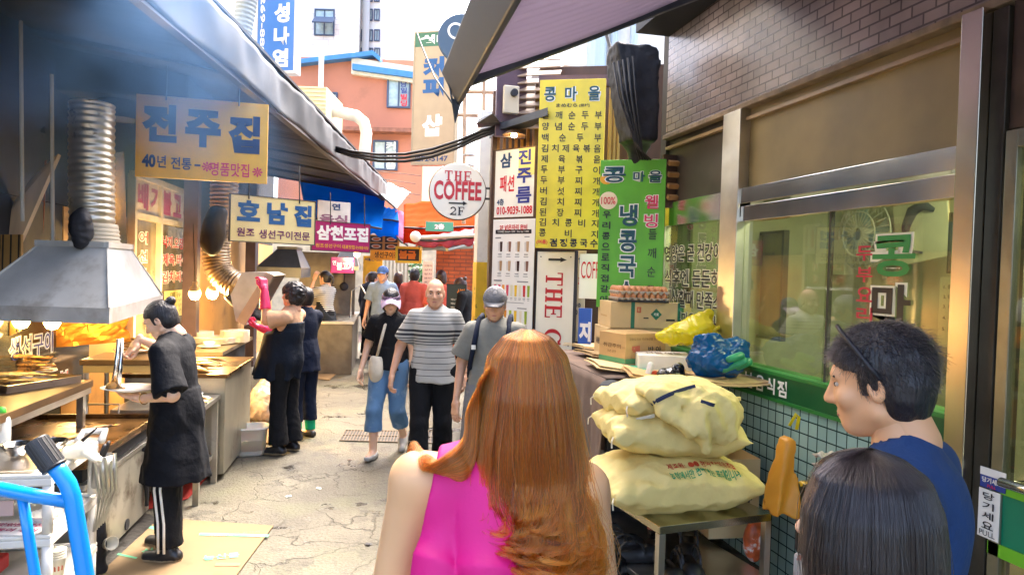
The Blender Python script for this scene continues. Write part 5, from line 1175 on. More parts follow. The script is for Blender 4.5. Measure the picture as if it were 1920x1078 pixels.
# tongs hanging off the trolley and black rag
tg = thing('tongs_holder', 'steel tongs and scissors hanging at the trolley side', 'utensils', onT(.05, Ltr*.75, zt1-.05), rz); mb = MB()
for k in range(5): mb.tube([(.0+.012*k, .04*(k-2), 0), (.03+.01*k, .03*(k-2)-.04, -.17), (.02, .03*(k-2)-.07, -.33)], .008, 6)
mb.build('tongs', steel, tg); mb = MB()
for k in (-1, 1): mb.tube([(.02+math.cos(2*math.pi*i/12)*.012, .03*k+math.sin(2*math.pi*i/12)*.012, .035+.035*math.cos(2*math.pi*i/12)) for i in range(12)], .009, 6, closed=True)
mb.build('scissor_handle', ink, tg, smooth=True); MB().lathe([(.05, -.16), (.05, .0), (.045, 0), (.045, -.15)], (.0, .05, 0), 16).build('cup', steel, tg, smooth=True)
rg = P(188, 940, 3.85); tag(blob('black_rag', lambda p: rc(p, (0, 0, 0), (.0, 0, -.36), .025, .045)+.012*wob(p, 40, 3)+.006*wob(p, 90, 4), (-.1, -.1, -.48), (.1, .1, .06), .008, soot, loc=rg), 'long black rag hanging down at the grill counter corner', 'rag')
for k, (px, py, lb_) in enumerate(((203, 1018, 'white paper cup lying at the foot of the grill counter'), (172, 1042, 'white paper cup lying left of the black rag'))):
    c = thing('paper_cup', lb_, 'cup', P(px, py, 3.85)); MB().lathe([(.025, -.045), (.036, .04), (.038, .043), (.034, .04), (.02, -.03)], n=20, rot=Matrix.Rotation(1.2, 3, 'X') @ Matrix.Rotation(.7, 3, 'Y')).build('cup', MATS['cup_paper'], c, smooth=True)
# work glove on the trolley
def glove_fn(p):
    d = rc(p, (-.05, 0, 0), (.03, 0, .005), .032, .036)
    for k in range(4): d = smin(d, rc(p, (.03, -.03+.02*k, .0), (.08+.01*math.sin(k*2), -.04+.024*k, -.03-.01*(k % 2)), .013, .011), .012)
    return smin(d, rc(p, (-.02, .03, 0), (.02, .07, -.01), .014, .012), .015)+.003*wob(p, 120, 2)
tag(blob('work_glove', glove_fn, (-.11, -.09, -.07), (.13, .12, .06), .005, mat('glove_white', (.74, .68, .52), .85), loc=PZ(150, 848, zt1+.03)), 'white cotton work glove draped over the trolley edge', 'glove')
# ------------------------------------------------------------------ blue hand truck
ht = thing('hand_truck', 'bright blue tubular hand truck with a black grip in the near left corner', 'hand truck', P(150, 1078, 1.3)); q = ht.location
blue_t = mat('truck_blue', (.0, .24, .68), .3, coat=.3, var=.05)
def PH(x, y, d=1.32): return P(x, y, d)-q
MB().tube([PH(98, 868), PH(112, 884), PH(128, 908), PH(136, 932), PH(141, 965), PH(152, 1030), PH(166, 1120), PH(176, 1190)], .0155, 20).build('frame_tube', blue_t, ht, smooth=True)
MB().tube([PH(-60, 905, 1.35), PH(0, 916, 1.34), PH(60, 928, 1.33), PH(128, 940, 1.32)], [.0135, .0135, .0135, .012], 18).build('crossbar', blue_t, ht, smooth=True)
MB().tube([PH(42, 928, 1.335), PH(53, 1000, 1.335), PH(66, 1078, 1.335), PH(76, 1160, 1.335)], .0095, 16).build('upright', blue_t, ht, smooth=True)
g0, g1 = PH(66, 825), PH(102, 876); dv = (g1-g0).normalized(); mb = MB(); mb.cyl(g0, g1, .0215, n=28); mb.cyl(g1-dv*.004, g1+dv*.002, .0225, n=28); mb.build('grip', mat('grip_black', (.015, .015, .016), .45), ht, smooth=False, bevel=.003)
mb = MB(); q1 = dv.orthogonal().normalized(); q2 = dv.cross(q1)
for k in range(18):
    a = 2*math.pi*k/18; o_ = (q1*math.cos(a)+q2*math.sin(a))*.0215; mb.tube([g0+o_+dv*.004, g1+o_-dv*.005], .0012, 4)
mb.cyl(g0-dv*.0015, g0, .006, n=12); mb.build('grip_ridges', mat('grip_ridge', (.03, .03, .032), .5), ht)
# left frame side of the truck so it stands
MB().tube([PH(176, 1190), PH(200, 1400), PH(215, 1640)], .0155, 14).build('lower_tube', blue_t, ht, smooth=True)

# ------------------------------------------------------------------ grill smoke under the eave
def smoke_mat(dens):
    m = bpy.data.materials.new('grill_smoke'); m.use_nodes = True; nt = m.node_tree; nt.nodes.clear(); o = _n(nt, 'ShaderNodeOutputMaterial'); pv = _n(nt, 'ShaderNodeVolumePrincipled'); pv.inputs['Color'].default_value = (.24, .50, .98, 1); pv.inputs['Anisotropy'].default_value = .2
    tc = _n(nt, 'ShaderNodeTexCoord'); no = _n(nt, 'ShaderNodeTexNoise'); no.inputs['Scale'].default_value = 1.1; no.inputs['Detail'].default_value = 4; nt.links.new(tc.outputs['Object'], no.inputs['Vector']); mr = _n(nt, 'ShaderNodeMapRange'); mr.inputs[1].default_value = .42; mr.inputs[2].default_value = .72; mr.inputs[4].default_value = dens; nt.links.new(no.outputs[0], mr.inputs[0])
    sp = _n(nt, 'ShaderNodeSeparateXYZ'); nt.links.new(tc.outputs['Object'], sp.inputs[0]); m2 = _n(nt, 'ShaderNodeMapRange'); m2.inputs[1].default_value = -.6; m2.inputs[2].default_value = .5; nt.links.new(sp.outputs['Z'], m2.inputs[0]); mu = _n(nt, 'ShaderNodeMath', operation='MULTIPLY'); nt.links.new(mr.outputs[0], mu.inputs[0]); nt.links.new(m2.outputs[0], mu.inputs[1]); ax = _n(nt, 'ShaderNodeMapRange'); ax.inputs[1].default_value = .75; ax.inputs[2].default_value = -.2; nt.links.new(sp.outputs['X'], ax.inputs[0]); m5 = _n(nt, 'ShaderNodeMath', operation='MULTIPLY'); nt.links.new(mu.outputs[0], m5.inputs[0]); nt.links.new(ax.outputs[0], m5.inputs[1]); nt.links.new(m5.outputs[0], pv.inputs['Density']); nt.links.new(pv.outputs[0], o.inputs['Volume']); return m
smk = MB().box((0, 0, 0), (1.75, 6.2, 1.5)).build('smoke', smoke_mat(2.1), loc=L(6.4, 1.58, 2.6), rz=LROT); smk['kind'] = 'stuff'; smk['label'] = 'blue grill smoke drifting under the left eave'
# =================================================================== signboards
yel_or = mat('board_orange_yellow', (.80, .44, .05), .35, var=.10, dirt=(.55, .33, .06), dscale=2.5, dlo=.58, dhi=.8, spec=.6); yel = mat('board_yellow', (.70, .54, .02), .35, var=.08, dirt=(.50, .38, .04), dscale=2, dlo=.6, dhi=.8); cream_b = mat('board_cream', (.80, .66, .30), .4, var=.06)
deepblue = mat('deep_blue_ink', (.015, .05, .14), .4); teal_ink = mat('teal_ink', (.0, .06, .09), .4); board_w = mat('board_white', (.80, .78, .70), .4, var=.04); mag = mat('magenta_board', (.42, .015, .13), .4, var=.06)
purp = mat('purple_ink', (.14, .02, .10), .45); pink_i = mat('pink_ink', (.62, .03, .12), .4); brush_g = mat('dark_green_ink', (.0, .07, .04), .4)
def hooks(y0s, m=dark_metal):
    def f(t, wd, h, fr):
        mb = MB()
        for u in y0s: mb.tube([fr(u*wd, h/2-.03, .004), fr(u*wd, h/2+.02, .004), fr(u*wd, h/2+.35, -.02)], .006, 6)
        mb.build('hanger', m, t)
    return f
def star(mb, fr, cx, cy, r, m):
    for k in range(8):
        a = math.pi*k/4; c, s = math.cos(a), math.sin(a)
        mb.add([fr(cx+c*x*r-s*y*r, cy+s*x*r+c*y*r, .005) for x, y in ((.12, -.06), (.8, -.17), (1, 0), (.8, .17), (.12, .06))], [(0, 1, 2, 3, 4)], m)
def und1(mb, fr, w, h):
    star(mb, fr, .035*w, -.33*h, .043*w, pink_i); star(mb, fr, .425*w, -.36*h, .043*w, pink_i)
sign('stall_sign', 'orange yellow hanging signboard with three huge dark blue letters', 'sign', 254, 502, 187, 338, 5.0, 5.22, yel_or,
     [('전', .175, .335, .255, .46, deepblue, {'bold': .055}), ('주', .50, .365, .27, .46, deepblue, {'bold': .055}), ('집', .815, .40, .245, .47, deepblue, {'bold': .055}),
      ('40', .10, .80, .10, .16, deepblue, {'bold': .05}), ('년', .195, .80, .065, .15, deepblue), ('전통', .34, .81, .155, .15, deepblue), ('-', .462, .82, .045, .025, deepblue),
      ('명품맛집', .71, .85, .30, .17, pink_i, {'bold': .015})], under=und1, extra=hooks((-.28, .27)))
sign('stall_sign', 'cream hanging signboard of the second stall with three big blue letters', 'sign', 432, 590, 372, 455, 6.3, 6.85, cream_b,
     [('호', .20, .33, .26, .46, mat('mid_blue_ink', (.02, .10, .26), .4), {'bold': .055}), ('남', .535, .34, .25, .50, MATS['mid_blue_ink'], {'bold': .055}), ('집', .845, .35, .22, .50, MATS['mid_blue_ink'], {'bold': .055}),
      ('원조', .17, .80, .20, .19, purp, {'bold': .02}), ('생선구이전문', .63, .82, .62, .20, purp, {'bold': .02})], frame=mat('sign_frame_dark', (.08, .07, .06), .5), fw=.008, extra=hooks((-.3, .3)))
sign('stall_sign', 'crimson hanging signboard with big white letters behind the cream sign', 'sign', 585, 693, 418, 471, 8.0, 8.5, mag,
     [('삼천포집', .52, .38, .90, .52, signwhite, {'bold': .05}), ('원조생선구이', .27, .83, .42, .14, mat('gold_ink', (.75, .45, .04), .4), {'bold': .01}), ('대표맛집', .62, .84, .22, .14, MATS['gold_ink']), ('구)대중식당', .86, .86, .24, .14, MATS['gold_ink'])], frame=MATS['sign_frame_dark'], fw=.008, extra=hooks((-.2, .4)))
sign('stall_sign', 'white signboard with purple letters half hidden behind the crimson sign', 'sign', 596, 657, 378, 420, 9.4, 9.7, mat('board_greywhite', (.55, .54, .50), .5, var=.15),
     [('연', .55, .24, .26, .30, deepblue, {'bold': .04}), ('음식', .48, .78, .85, .40, mat('dull_purple', (.22, .10, .16), .5), {'bold': .04})])
sign('stall_sign', 'small crimson signboard with white letters at the third stall', 'sign', 621, 664, 483, 512, 10.3, 10.6, mag, [('불고기', .58, .56, .72, .50, signwhite, {'bold': .03}), ('연', .12, .35, .16, .28, signwhite)])
# right side
rowsY = [('들깨순두부', 218), ('양념순두부', 239), ('백순두부', 260), ('김치제육볶음', 280), ('제육볶음', 300), ('두부구이', 320), ('두부찌개', 340), ('버섯찌개', 360), ('김치찌개', 380), ('된장찌개', 400), ('김치콩비지', 419), ('콩비지', 439)]
its = []
for i, (ch, x) in enumerate((('콩', .16), ('마', .48), ('을', .83))): its += [(ch, x+.008, .087, .19, .09, signwhite, {'bold': .07, 'lift': .003}), (ch, x, .085, .18, .085, teal_ink, {'bold': .024, 'lift': .006})]
its += [('まめむら', .42, .153, .32, .022, ink), ('[豆村]', .69, .156, .15, .02, ink)]
for s, y in rowsY:
    n = len(s); v = (y-152)/316
    for i, ch in enumerate(s): its.append((ch, .10+.80*i/(n-1)+.005, v+.005*(i/(n-1)), .105, .046, ink, {'bold': .012}))
its += [('(여름)', .105, .965, .17, .03, red_ink, {'bold': .02})]+[(ch, .28+.155*i, .966, .115, .048, ink, {'bold': .03}) for i, ch in enumerate('검정콩국수')]
sign('menu_sign', 'tall yellow menu signboard with columns of dark letters, highest on the annex', 'sign', 1008, 1131, 150, 466, 6.32, 6.2, yel, its, th=.06)
gits = [('콩', .22, .10, .38, .115, signwhite, {'bold': .07, 'lift': .003}), ('콩', .22, .10, .35, .105, teal_ink, {'bold': .022, 'lift': .006}), ('마', .60, .115, .19, .075, signwhite, {'bold': .09, 'lift': .003}), ('마', .60, .115, .18, .07, teal_ink, {'bold': .02, 'lift': .006}), ('을', .84, .115, .21, .085, signwhite, {'bold': .09, 'lift': .003}), ('을', .84, .115, .2, .08, teal_ink, {'bold': .02, 'lift': .006})]
for i, ch in enumerate('냉콩국수'): gits += [(ch, .46, .375+.172*i, .30, .16, signwhite, {'bold': .07, 'lift': .003}), (ch, .46, .375+.172*i, .27, .145, teal_ink, {'bold': .028, 'lift': .006})]
for i, ch in enumerate('웰빙'): gits += [(ch, .80, .285+.125*i, .22, .10, signwhite, {'bold': .06, 'lift': .003}), (ch, .80, .285+.125*i, .2, .09, pink_i, {'bold': .015, 'lift': .006})]
for i, ch in enumerate('들깨순두부'): gits.append((ch, .83, .50+.125*i, .125, .068, ink, {'bold': .005}))
for i, ch in enumerate('우리콩으로직접갈아만든'): gits.append((ch, .12, .37+.072*i, .125, .05, ink, {'bold': .02}))
def und2(mb, fr, w, h):
    mb.add([fr(-.36*w+.14*w*math.cos(2*math.pi*k/24), .225*h+.06*h*math.sin(2*math.pi*k/24), .004) for k in range(24)], [tuple(range(24))], mat('cream_disc', (.80, .66, .45), .5))
    text2d(mb, fr, '100%', -.36*w, .225*h, .22*w, .05*h, red_ink, .01, lift=.006)
    mb.add([fr(-.40*w+.1*w*math.cos(2*math.pi*k/20), .37*h+.035*h*math.sin(2*math.pi*k/20), .0015) for k in range(20)], [tuple(range(20))], mat('orange_blob', (.75, .35, .02), .5))
sign('menu_sign', 'bright green upright signboard with white edged noodle lettering', 'sign', 1122, 1245, 300, 578, 5.65, 5.5, mat('board_green', (.10, .38, .02), .4, var=.1), gits, th=.05, under=und2)
sign('tailor_sign', 'white upright sign with blue and red letters and a red telephone number', 'sign', 928, 1002, 280, 407, 7.12, 6.8, board_w,
     [('삼', .28, .155, .30, .22, deepblue, {'bold': .035}), ('진', .75, .13, .32, .22, mat('royal_ink', (.03, .04, .26), .4), {'bold': .035}), ('주', .75, .40, .36, .22, MATS['royal_ink'], {'bold': .035}), ('름', .75, .68, .38, .24, MATS['royal_ink'], {'bold': .025}),
      ('패', .22, .50, .17, .24, red_ink, {'bold': .02}), ('션', .42, .50, .17, .24, red_ink, {'bold': .02}), ('4층', .16, .77, .18, .10, deepblue, {'bold': .02}), ('010-9039-1088', .52, .90, .90, .12, red_ink, {'bold': .025})],
     th=.04, frame=brown_wood, fw=.012, under=lambda mb, fr, w, h: mb.add([fr(.1*w, .5*h, .0015), fr(.1*w, .1*h, .0015), fr(.5*w, .1*h, .0015), fr(.5*w, .5*h, .0015)], [(0, 1, 2, 3)], mat('pale_yellow', (.80, .68, .22), .4)))
cups = []
def und3(mb, fr, w, h):
    def r(cx, cy, ww, hh, m, lift=.003, tap=.75): mb.add([fr(cx*w-ww*w/2*tap, cy*h-hh*h/2, lift), fr(cx*w+ww*w/2*tap, cy*h-hh*h/2, lift), fr(cx*w+ww*w/2, cy*h+hh*h/2, lift), fr(cx*w-ww*w/2, cy*h+hh*h/2, lift)], [(0, 1, 2, 3)], m)
    coffee = [mat('coffee_a', (.05, .02, .015), .5), mat('coffee_b', (.25, .12, .08), .5), mat('coffee_c', (.40, .24, .12), .5), mat('coffee_d', (.50, .33, .20), .5)]
    r(0, .415, .86, .028, ink, tap=1)
    for row, cy in enumerate((.315, .185)):
        for i in range(4):
            x = -.31+.21*i; r(x+.03, cy, .065, .068, coffee[(i+row*2) % 4]); r(x-.02, cy+.0, .05, .06, mat('cup_grey', (.60, .58, .55), .5), .002); r(x, cy-.052, .09, .006, mat('print_grey', (.25, .25, .25), .6), tap=1); r(x, cy-.068, .11, .004, MATS['print_grey'], tap=1)
    jc = [(.55, .02, .06), (.62, .01, .10), (.75, .28, .02), (.65, .06, .10), (.75, .68, .45), (.80, .50, .02), (.78, .70, .5), (.62, .03, .03), (.30, .42, .03)]
    for i, c in enumerate(jc): r(-.40+.1*i, .02, .062, .075, mat('juice%s' % 'abcdefghi'[i], c, .4)); r(-.40+.1*i, -.03, .06, .004, MATS['print_grey'], tap=1); r(-.40+.1*i, -.04, .05, .003, MATS['print_grey'], tap=1)
    for i in range(7): r(-.38+.122*i, -.155, .062, .085, MATS['juice%s' % 'dbcifgi'[i]]); r(-.38+.122*i, -.21, .06, .004, MATS['print_grey'], tap=1); r(-.38+.122*i, -.22, .08, .003, MATS['print_grey'], tap=1)
    for i in range(7): r(-.38+.122*i, -.31, .062, .08, MATS['juice%s' % 'fhgbcaf'[i]]); r(-.38+.122*i, -.43, .07, .08, MATS['juice%s' % 'bdahcbe'[i]])
    r(-.36, .375, .14, .008, MATS['print_grey'], tap=1); r(.33, .38, .12, .006, MATS['print_grey'], tap=1); r(-.34, .085, .2, .009, MATS['print_grey'], tap=1); r(.26, .082, .26, .007, MATS['print_grey'], tap=1); r(-.32, -.09, .24, .009, MATS['print_grey'], tap=1); r(.26, -.095, .22, .007, MATS['print_grey'], tap=1); r(.3, -.255, .2, .006, MATS['print_grey'], tap=1); r(0, -.06, .6, .004, MATS['print_grey'], tap=1)
sign('coffee_menu_poster', 'long white poster with rows of coffee and juice cups', 'poster', 921, 999, 411, 690, 7.1, 6.75, mat('poster_white', (.80, .78, .73), .5), [('2F 넓은자리 완비', .5, .055, .66, .036, red_ink, {'bold': .03}), ('디카페인 Decaf +1000   Size Up +1000', .5, .085, .74, .014, signwhite, {'lift': .006, 'bold': .01})], th=.01, under=und3)
def und4(mb, fr, w, h):
    mb.box(fr(-.02*w, .455*h, .004), (.34*w, .004, .012*h), ink); mb.add([fr(.13*w, .468*h, .005), fr(.13*w, .440*h, .005), fr(.30*w, .454*h, .005)], [(0, 1, 2)], ink)
    for i, ch in enumerate('THECOFFEE'):
        pass
its4 = []
def ext4(t, wd, h, fr):
    mb = MB(); dk = mat('serif_red', (.50, .02, .03), .4); cx = -.02*wd; lh = .46*wd; z = .455*h-.1
    # letters turned a quarter clockwise, reading downward
    y = h/2-.21*h*0-.20
    for ch, lw in (('T', .125), ('H', .14), ('E', .125), (' ', .06), ('C', .165), ('O', .175), ('F', .13), ('F', .13), ('E', .13), ('E', .13)):
        if ch != ' ':
            serif_text(mb, fr, ch, cx, y-lw/2, lw*.98, lh, dk, rot=-math.pi/2)
        y -= lw+.022
    mb.build('lettering_red', dk, t)
    mb = MB()
    for u in (-.4, .4):
        for v in (-.47, -.03, .47): mb.cyl(fr(u*wd, v*h, 0), fr(u*wd, v*h, .006), .006, n=8)
    mb.build('screw', dark_metal, t)
sign('coffee_sign', 'tall cream upright sign with red slab letters reading downward and an arrow', 'sign', 1003, 1073, 472, 800, 6.75, 6.55, mat('board_offwhite', (.80, .76, .65), .45, var=.04), [], th=.04, under=und4, extra=ext4, frame=ink, fw=.012)
sign('coffee_sign', 'small white sign with narrow red letters half behind the green sign', 'sign', 1086, 1122, 476, 560, 6.3, 6.2, board_w, [('COFFEE', .75, .36, 1.3, .38, red_ink, {'bold': .0})], th=.02)
sign('tailor_sign', 'narrow cream upright sign at the back between two coffee signs', 'sign', 1073, 1096, 470, 640, 6.75, 6.7, mat('board_tan', (.62, .56, .42), .5), [('삼', .7, .09, .6, .1, deepblue, {'bold': .05}), ('패', .7, .34, .5, .12, red_ink, {'bold': .04}), ('4층', .5, .60, .5, .05, deepblue), ('010', .6, .68, .7, .06, deepblue)], th=.02)
sign('blue_sign', 'blue and white lettered board leaning behind the cartons', 'sign', 1084, 1108, 578, 645, 5.75, 5.7, mat('board_blue', (.04, .12, .45), .4), [('지', .55, .65, .9, .55, signwhite, {'bold': .06})], th=.02)
def dsk(t, r, fr, m1, m2, th): 
    mb = MB(); mb.cyl((0, -th/2, 0), (0, th/2, 0), r, n=56); mb.build('board', m1, t, bevel=.004)
    mb = MB(); mb.tube([(math.cos(2*math.pi*k/56)*r, 0, math.sin(2*math.pi*k/56)*r) for k in range(56)], .012, 8, closed=True); mb.build('rim', m2, t, smooth=True)
c = P(858, 360, 7.3); t = thing('round_coffee_sign', 'round white sign with red coffee lettering, arrow and second floor mark on a bracket', 'sign', c, -.12); r = 52/FPX*7.3; fr = lambda u, v, l: V((u, -.041-l, v))
dsk(t, r, fr, board_w, mat('rim_brown', (.22, .14, .08), .5), .08); mb = MB(); sr = MATS['serif_red']
serif_text(mb, fr, 'THE', 0, .55*r, .95*r, .36*r, sr, .25); text2d(mb, fr, 'COFFEE', 0, .03*r, 1.70*r, .68*r, sr, .03); serif_text(mb, fr, '2F', 0, -.70*r, .52*r, .30*r, ink, .2)
mb.box(fr(-.03*r, -.42*r, .003), (.56*r, .004, .05*r), ink); mb.add([fr(.2*r, -.34*r, .005), fr(.2*r, -.50*r, .005), fr(.36*r, -.42*r, .005)], [(0, 1, 2)], ink); mb.build('lettering', None, t)
MB().tube([(r, 0, .05), (r+.12, 0, .05)], .012).build('bracket', dark_metal, t); MB().tube([(r-.02, 0, -.06), (r+.12, 0, -.06)], .012).build('bracket', dark_metal, t)
# distant hanging signs
sign('coffee_shop_sign', 'very tall pale hanging sign with large blue letters and a telephone number', 'sign', 776, 852, 62, 306, 12.5, 12.3, mat('board_peach', (.42, .32, .20), .5, var=.05),
     [('커', .47, .265, .52, .16, mat('sign_blue', (.0, .085, .26), .4), {'bold': .06}), ('피', .47, .42, .52, .15, MATS['sign_blue'], {'bold': .06}), ('샵', .47, .71, .5, .17, signwhite, {'bold': .05}), ('2272-5147', .45, .965, .86, .042, deepblue, {'bold': .03})], th=.15, frame=mat('frame_cream', (.35, .28, .18), .5), fw=.03,
     under=lambda mb, fr, w, h: (mb.add([fr(-w/2, h/2, .002), fr(-w/2, h/2-.105*h, .002), fr(w/2, h/2-.105*h, .002), fr(w/2, h/2, .002)], [(0, 1, 2, 3)], mat('sign_green', (.03, .14, .08), .4)), text2d(mb, fr, '쉼터', 0, h/2-.055*h, .75*w, .075*h, signwhite, .06)))
c = P(868, 75, 10.5); t = thing('round_blue_sign', 'round blue grey sign with an ampersand and ring emblem high behind the awning', 'sign', c, -.1); r = 46/FPX*10.5; fr = lambda u, v, l: V((u, -.05-l, v)); dsk(t, r, fr, mat('disc_blue', (.05, .09, .14), .5, var=.05), mat('rim_blue', (.04, .07, .11), .5), .09); mb = MB()
def ring(cx, cy, ro, ri):
    n = 30
    for k in range(n):
        a, b = 2*math.pi*k/n, 2*math.pi*(k+1)/n; mb.add([fr(cx+math.cos(a)*ro, cy+math.sin(a)*ro, .004), fr(cx+math.cos(b)*ro, cy+math.sin(b)*ro, .004), fr(cx+math.cos(b)*ri, cy+math.sin(b)*ri, .004), fr(cx+math.cos(a)*ri, cy+math.sin(a)*ri, .004)][::-1], [(0, 1, 2, 3)], signwhite)
ring(-.30*r, .28*r, .34*r, .25*r); ring(.0*r, -.34*r, .34*r, .25*r); text2d(mb, fr, '&', .38*r, .22*r, .55*r, .62*r, signwhite, .02); mb.build('lettering', None, t)
sign('blue_vertical_sign', 'blue upright sign with white letters high above the left eave', 'sign', 484, 553, -130, 132, 8.6, 8.55, mat('board_skyblue', (.05, .19, .52), .4, var=.05),
     [('한', .66, .39, .42, .13, signwhite, {'bold': .05}), ('성', .66, .59, .42, .14, signwhite, {'bold': .05}), ('나', .66, .755, .42, .13, signwhite, {'bold': .05}), ('염', .64, .91, .42, .13, signwhite, {'bold': .05}),
      ('2269-8800', .14, .68, .85*262/69*.62, .13*69/262, signwhite, {'bold': .02, 'rot': -math.pi/2})], th=.14, frame=mat('frame_pale', (.6, .58, .55), .4, .5), fw=.03)
# ------------------------------------------------------------------ tarps and awnings down the alley
def tarp(name, label, pts, m, sag=.05, nu=14, nv=8, cat='canopy', th=.012, val=None):
    w_ = [V(p) for p in pts]; q = w_[0]; t = thing(name, label, cat, q)
    def f(u, v):
        p = w_[0].lerp(w_[1], u).lerp(w_[3].lerp(w_[2], u), v); return p-q+V((0, 0, -sag*math.sin(math.pi*u)*math.sin(math.pi*v)+.012*math.sin(u*31+v*7)+.008*math.sin(v*27+u*5)))
    MB().grid(f, nu*2, nv*2).build('sheet', m, t, smooth=True, solid=th)
    if val:
        vm, hgt = val; MB().grid(lambda u, v: f(u, 1)+V((0, 0, -hgt*v))+V((0, -.01*math.sin(u*25), .02*math.sin(u*19)*v)), nu*2, 3).build('valance', vm, t, smooth=True, solid=.008)
    MB().tube([f(i/6, 1) for i in range(7)], .018).build('edge_pole', dark_metal, t); return t
blue_tarp = film('tarp_blue', (.01, .30, .85), .9, .6, .1, .1); pinkt = film('tarp_pink', (.5, .17, .3), .9, .4, .1, .1); orange_t = film('tarp_orange', (.62, .062, .003), .9, .4, .1, .1)
tarp('blue_canopy', 'large blue tarpaulin canopy behind the crimson sign', [P(560, 330, 13.4), P(722, 372, 13.4), P(716, 430, 12.2), P(575, 408, 12.2)], blue_tarp)
tarp('blue_canopy', 'smaller blue tarpaulin canopy with a pink end flap further down the alley', [P(700, 388, 14.8), P(745, 392, 14.8), P(748, 416, 13.5), P(668, 404, 13.5)], blue_tarp, val=(blue_tarp, .32))
tarp('pink_flap', 'pink tarpaulin flap hanging between blue and orange canopies', [P(741, 394, 14.5), P(757, 398, 14.5), P(765, 462, 13.4), P(744, 446, 13.4)], pinkt, .01, 3, 3)
tarp('orange_canopy', 'bright orange tarpaulin canopy over the alley behind the coffee sign', [P(757, 384, 13.8), P(892, 366, 13.8), P(892, 426, 12.8), P(757, 428, 12.8)], orange_t, .06, val=(film('tarp_red', (.55, .03, .004), .9, .4, .1, .1), .30))
sign('stall_sign', 'small green sign with white lettering under the orange canopy', 'sign', 798, 850, 416, 434, 12.4, 12.4, mat('board_seagreen', (.06, .38, .22), .5), [('2층', .5, .5, .35, .6, signwhite, {'bold': .05})])
mar = mat('maroon_cloth', (.32, .03, .05), .7, var=.15)
t = tarp('maroon_awning', 'maroon fabric awning with metal arms beside the white pillar', [P(794, 444, 13.5), P(888, 428, 13.0), P(888, 446, 10.2), P(780, 452, 10.2)], mar, .0, val=(mar, .10)); q = t.location
mb = MB(); mb.cyl(P(779, 446, 10.2)-q, P(890, 442, 10.2)-q, .03, n=16); mb.build('roller', mat('roller_pale', (.6, .55, .46), .5), t); mb = MB()
for a, b in (((782, 460), (838, 468)), ((838, 468), (888, 456)), ((790, 466), (885, 463))): mb.tube([P(a[0], a[1], 10.4)-q, P(b[0], b[1], 11)-q], .03)
mb.build('folding_arm', mat('arm_grey', (.32, .32, .28), .5, .5), t)
MB().ell(P(779, 444, 10.1)-q, (.08, .08, .08)).build('end_cap', board_w, t, smooth=True)
tarp('grey_canopy', 'grey and cream striped canopy edge jutting out above the blue tarps', [P(668, 318, 16), P(770, 360, 16), P(742, 392, 12.5), P(700, 350, 12.5)], mat('canopy_grey', (.25, .32, .36), .5, var=.2), .02)
# alley end
aw_ = thing('alley_end_building', 'cream shopfronts closing the far end of the alley under the tarps', 'building', P(780, 505, 19)-V((0, 0, 1.75)), math.radians(-6)); mb = MB(); mb.box2((-4, 0, 0), (4, .3, 3.2)); mb.build('wall', mat('end_cream', (.55, .50, .38), .7, var=.2), aw_)
mb = MB()
for k in range(12): mb.box2((-1.1+.10*k, -.05, .1), (-1.05+.10*k, -.01, 2.1))
mb.build('shutter', mat('shutter_pale', (.66, .62, .5), .5), aw_)
bw = thing('red_brick_wall', 'orange red brick wall on the right side of the far alley', 'wall', P(852, 505, 13.5)-V((0, 0, 1.75)), math.radians(-8)); MB().box2((-.36, 0, 0), (.5, .25, 2.6)).build('wall', brick_mat('orange_brick', (.62, .14, .04), (.52, .11, .03), (.24, .08, .04), 1, .22, .075, .7, ax=('X', 'Z'), msz=.008), bw)
orange_b = mat('board_darkorange', (.62, .30, .03), .5, var=.1)
sign('fish_grill_sign', 'orange board with dark lettering under food pictures down the alley', 'sign', 694, 758, 468, 488, 14.5, 14.5, orange_b, [('생선구이전문', .55, .5, .85, .6, ink, {'bold': .02})])
def und5(mb, fr, w, h):
    for i in range(2):
        for j in range(2):
            cx, cy = (-.24+.48*i)*w, (.23-.46*j)*h; mb.add([fr(cx+sx*.2*w, cy+sz*.19*h, .003) for sx, sz in ((-1, -1), (1, -1), (1, 1), (-1, 1))], [(0, 1, 2, 3)], ink)
            mb.add([fr(cx+.15*w*math.cos(2*math.pi*k/16), cy+.12*h*math.sin(2*math.pi*k/16), .006) for k in range(16)], [tuple(range(16))], mat('dish_white', (.55, .5, .42), .4)); mb.add([fr(cx+.11*w*math.cos(2*math.pi*k/16), cy+.08*h*math.sin(2*math.pi*k/16), .009) for k in range(16)], [tuple(range(16))], mat('dish_red', (.40, .10, .03), .5))
sign('food_picture_board', 'board with four framed food pictures under the blue canopy', 'board', 690, 749, 441, 470, 14.3, 14.3, mat('board_brown', (.40, .20, .05), .5), [], under=und5)
def und6(mb, fr, w, h):
    mb.add([fr(.40*w*math.cos(2*math.pi*k/20), .08*h+.13*h*math.sin(2*math.pi*k/20), .004) for k in range(20)], [tuple(range(20))], MATS['dish_white']); mb.add([fr(.32*w*math.cos(2*math.pi*k/20), .08*h+.10*h*math.sin(2*math.pi*k/20), .007) for k in range(20)], [tuple(range(20))], mat('dish_plum', (.20, .07, .06), .5))
sign('food_poster', 'tall yellow poster with a plate of fish and blue lettering', 'poster', 680, 716, 480, 585, 14.8, 14.8, mat('poster_gold', (.66, .40, .03), .5, var=.1), [('서울돈까스', .5, .06, .85, .06, deepblue, {'bold': .03}), ('맛집', .5, .42, .4, .05, ink)], under=und6)
sign('grill_sign', 'black and yellow sign with an orange letter down the alley', 'sign', 746, 786, 467, 489, 14, 14, ink, [('불글', .45, .5, .8, .7, mat('orange_ink', (.72, .22, .01), .5), {'bold': .05})], frame=yel, fw=.05)
